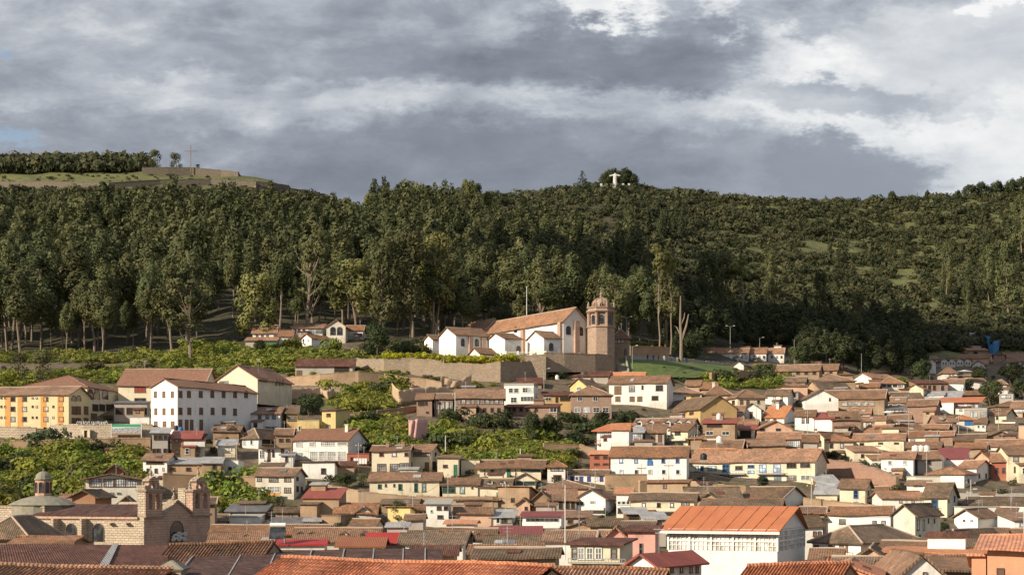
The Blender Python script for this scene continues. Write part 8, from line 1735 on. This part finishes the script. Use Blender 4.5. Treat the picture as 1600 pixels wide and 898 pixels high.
H('long striped tile roof at the bottom right beside the white gable', 'adobe', 'tilebrown', 'e', 900, 1340, 770, 860, 930, dep=9, D=118, name='row_house')
H('brown flat pitched roof at the bottom centre right', 'adobe', 'tilegrey', 'e', 200, 560, 790, 850, 900, dep=9, D=126, name='row_house')
reg(960, 708)
H('adobe yard house behind the glazed hall roof', 'adobe', 'tilegrey', 'e', 640, 1240, 345, 400, 460, dep=9, D=214, name='row_house')
H('brown roof edge showing right of the glazed hall gable', 'adobe', 'tilebrown', 'e', 1370, 1560, 400, 440, 520, dep=9, D=205)
H('low cement house between cottage row and pink house', 'grey', 'metal', 's', 230, 380, 440, 485, 540, dep=7, D=196, win=[(510, [280, 330], 30, 26, 'd')])
H('dark broken tiled roof left of the pink corrugated cover', 'adobe', 'tilegrey', 'e', 60, 300, 510, 545, 600, dep=7, D=172)
H('tan wall house with a yellow painted door on the road wall', 'adobe2', 'tile', 's', 240, 560, 200, 215, 262, dep=4, win=[(240, 370, 26, 34, 'L')], D=270)
reg(640, 708)
H('grey flat house right of the maroon roofed strip window house', 'grey', 'tilebrown', 's', 1140, 1330, 430, 470, 540, dep=7, D=222, win=[(500, [1180, 1260], 40, 30, 'o')])
H('dark tiled cottage below the carved balcony house', 'adobe', 'tilegrey', 'e', 1330, 1600, 490, 540, 600, dep=8, D=205, name='cottage')
H('rubble walled brown roof house by the pink gable', 'adobe2', 'tilebrown', 'e', 1400, 1640, 575, 625, 690, dep=8, D=170)
H('white walled yard house under the mossy parapet roof', 'bwhite', 'tilebrown', 'e', 450, 800, 700, 740, 790, dep=7, D=134, name='row_house')
H('old tan tiled roof in front of the yellow shrub parapet', 'adobe', 'tilegrey', 'e', 480, 1100, 735, 790, 830, dep=8, D=122, name='row_house')
H('low ochre walled store under the long cream gallery house', 'adobe', 'tilebrown', 's', 340, 650, 325, 345, 385, dep=5, name='shed', cat='shed')
H('tan flat wall house behind the slab roofed white house', 'adobe2', 'concrete', 'f', 300, 420, 372, 376, 420, dep=5, oh=.1)
H('corner cottage with broken tiles right of the yellow cottage', 'adobe', 'tilebrown', 'e', -10, 115, 385, 412, 480, dep=7, name='cottage', win=[(440, [40, 80], 26, 26, 'o')])
reg(320, 708)
H('brick yard house with low grey roof behind the right bell gable', 'adobe', 'tilegrey', 'e', -60, 90, 330, 372, 430, dep=6, D=238)
H('adobe ruin house under the thin olive tree', 'adobe', 'tilegrey', 's', 1300, 1560, 340, 372, 420, dep=6, win=[(400, [1380, 1480], 24, 26, 'o')])
H('low white shed between red brick shed and adobe block', 'white', 'metal', 's', 735, 850, 480, 500, 545, dep=4, name='shed', cat='shed')
H('tan tiled row roof before the long grey skylight roof', 'adobe', 'tile', 'e', 900, 1300, 560, 600, 650, dep=7, D=190, name='row_house')
H('grey walled yard cottage right of the yellow lean roof cottage', 'grey', 'tilebrown', 'e', 1480, 1620, 455, 490, 560, dep=7, D=234, name='cottage')
reg(320, 560)
H('old timber house with broken white roof frames at the cluster centre', 'adobe', 'tilegrey', 'g', 120, 270, 505, 560, 640, dep=6, win=[(545, 180, 24, 40, 'o')])
H('shaded low house right of the gallery house in the left cluster', 'adobe', 'tilebrown', 'e', 520, 660, 520, 560, 640, dep=8, win=[(600, [560, 610], 30, 26, 'o')])
H('narrow white stair house left of the glazed veranda house', 'white', 'metal', 's', 560, 660, 690, 712, 790, dep=5, win=[(740, [600], 20, 40, 'd')])
H('grey earth shed under the big white veranda house', 'adobe2', 'metalrust', 's', 955, 1110, 760, 790, 840, dep=5, name='shed', cat='shed')
H('low store with tan roof left of the red laundry house', 'cream', 'tilegrey', 's', 400, 560, 770, 795, 850, dep=5, name='shed', cat='shed')
reg(0, 560)
H('low white wall house before the terrace of the arched school', 'bwhite', 'concrete', 'f', 955, 1115, 428, 432, 500, dep=4, D=326, oh=.1)
H('brown sheet canopy over the school yard', 'grey', 'metaldark', 's', 840, 1105, 318, 330, 420, dep=6, D=336, oh=.3, win=[(385, [880, 960, 1050], 60, 50, 'o')])
H('tiny hut with flat roof in the bushes above the stone church', 'peach', 'metalrust', 's', 778, 858, 660, 672, 725, dep=3, oh=.3, name='hut', cat='hut')
reg(1260, 560)
H('brown roofed houses cluster edge under the gabled row', 'adobe', 'tilebrown', 'h', 150, 340, 85, 118, 150, dep=10)
reg(960, 560)
H('low house under the cypress hedge with a long dark roof', 'adobe', 'tilegrey', 'e', 1240, 1420, 140, 170, 200, dep=8)
H('tan roofed yard house left of the cream corner house', 'adobe', 'tile', 'e', 640, 760, 180, 222, 262, dep=7)
H('grey flat terrace house below the cream corner house', 'grey', 'tilebrown', 'e', 860, 960, 350, 395, 450, dep=7)
H('narrow tiled house between ochre lattice house and white gable', 'adobe', 'tilebrown', 'e', 800, 945, 395, 440, 480, dep=7)
H('tan stepped house left of the dark window pairs', 'adobe', 'tile', 's', 560, 650, 560, 590, 660, dep=6)
H('white attic house by the pinkish wide gable', 'white', 'tile', 'e', 880, 1060, 455, 490, 520, dep=7)
H('dark flank house between pinkish gable and white orange roof house', 'white', 'tilebrown', 'e', 1345, 1480, 400, 428, 520, dep=8, win=[(455, [1392, 1425], 22, 40, 'd')])
H('tan yard building behind the apartment block roof', 'adobe2', 'tilebrown', 'e', 1000, 1260, 600, 640, 690, dep=7)
H('brown roof with pale tank wall behind the apartment block right end', 'grey', 'tilebrown', 'e', 1390, 1500, 560, 610, 680, dep=7, D=318)
REG[:] = [0, 0, 1]
# ================================================================== unseen cloud behind the viewer, added and shaped to shade the far right slope
import bmesh
bm = bmesh.new(); cc = Vector((212, 616, 45)) + sd * 1500; r_ = random.Random(4)
for (dx, dy, dz, rx, ry, rz) in [(0, 0, 0, 125, 95, 20), (-70, 20, 2, 75, 70, 16), (80, 30, 3, 85, 75, 17), (40, -45, -2, 70, 45, 12), (-20, 60, 6, 90, 55, 15), (130, 60, 0, 60, 55, 12)]:
    n0 = len(bm.verts); bmesh.ops.create_icosphere(bm, subdivisions=4, radius=1.0); bm.verts.ensure_lookup_table()
    for v_ in bm.verts[n0:]:
        p = v_.co.copy(); k = 1 + .13 * math.sin(p.x * 7 + dx) * math.cos(p.y * 6 + dy) + .07 * math.sin(p.y * 17 + p.z * 9) + .05 * math.cos(p.x * 23 - p.y * 11)
        v_.co = Vector((dx + p.x * rx * k, dy + p.y * ry * k, dz + p.z * rz * k))
me = bpy.data.meshes.new('cloud'); bm.to_mesh(me); bm.free(); me.materials.append(plain('cloud_vapour', (.85, .86, .88), 1.0)); me.polygons.foreach_set('use_smooth', [True] * len(me.polygons))
o = link('cloud', me); o.location = cc; tag(o, 'unseen cloud added behind the viewer to shade the far right slope', kind='structure')
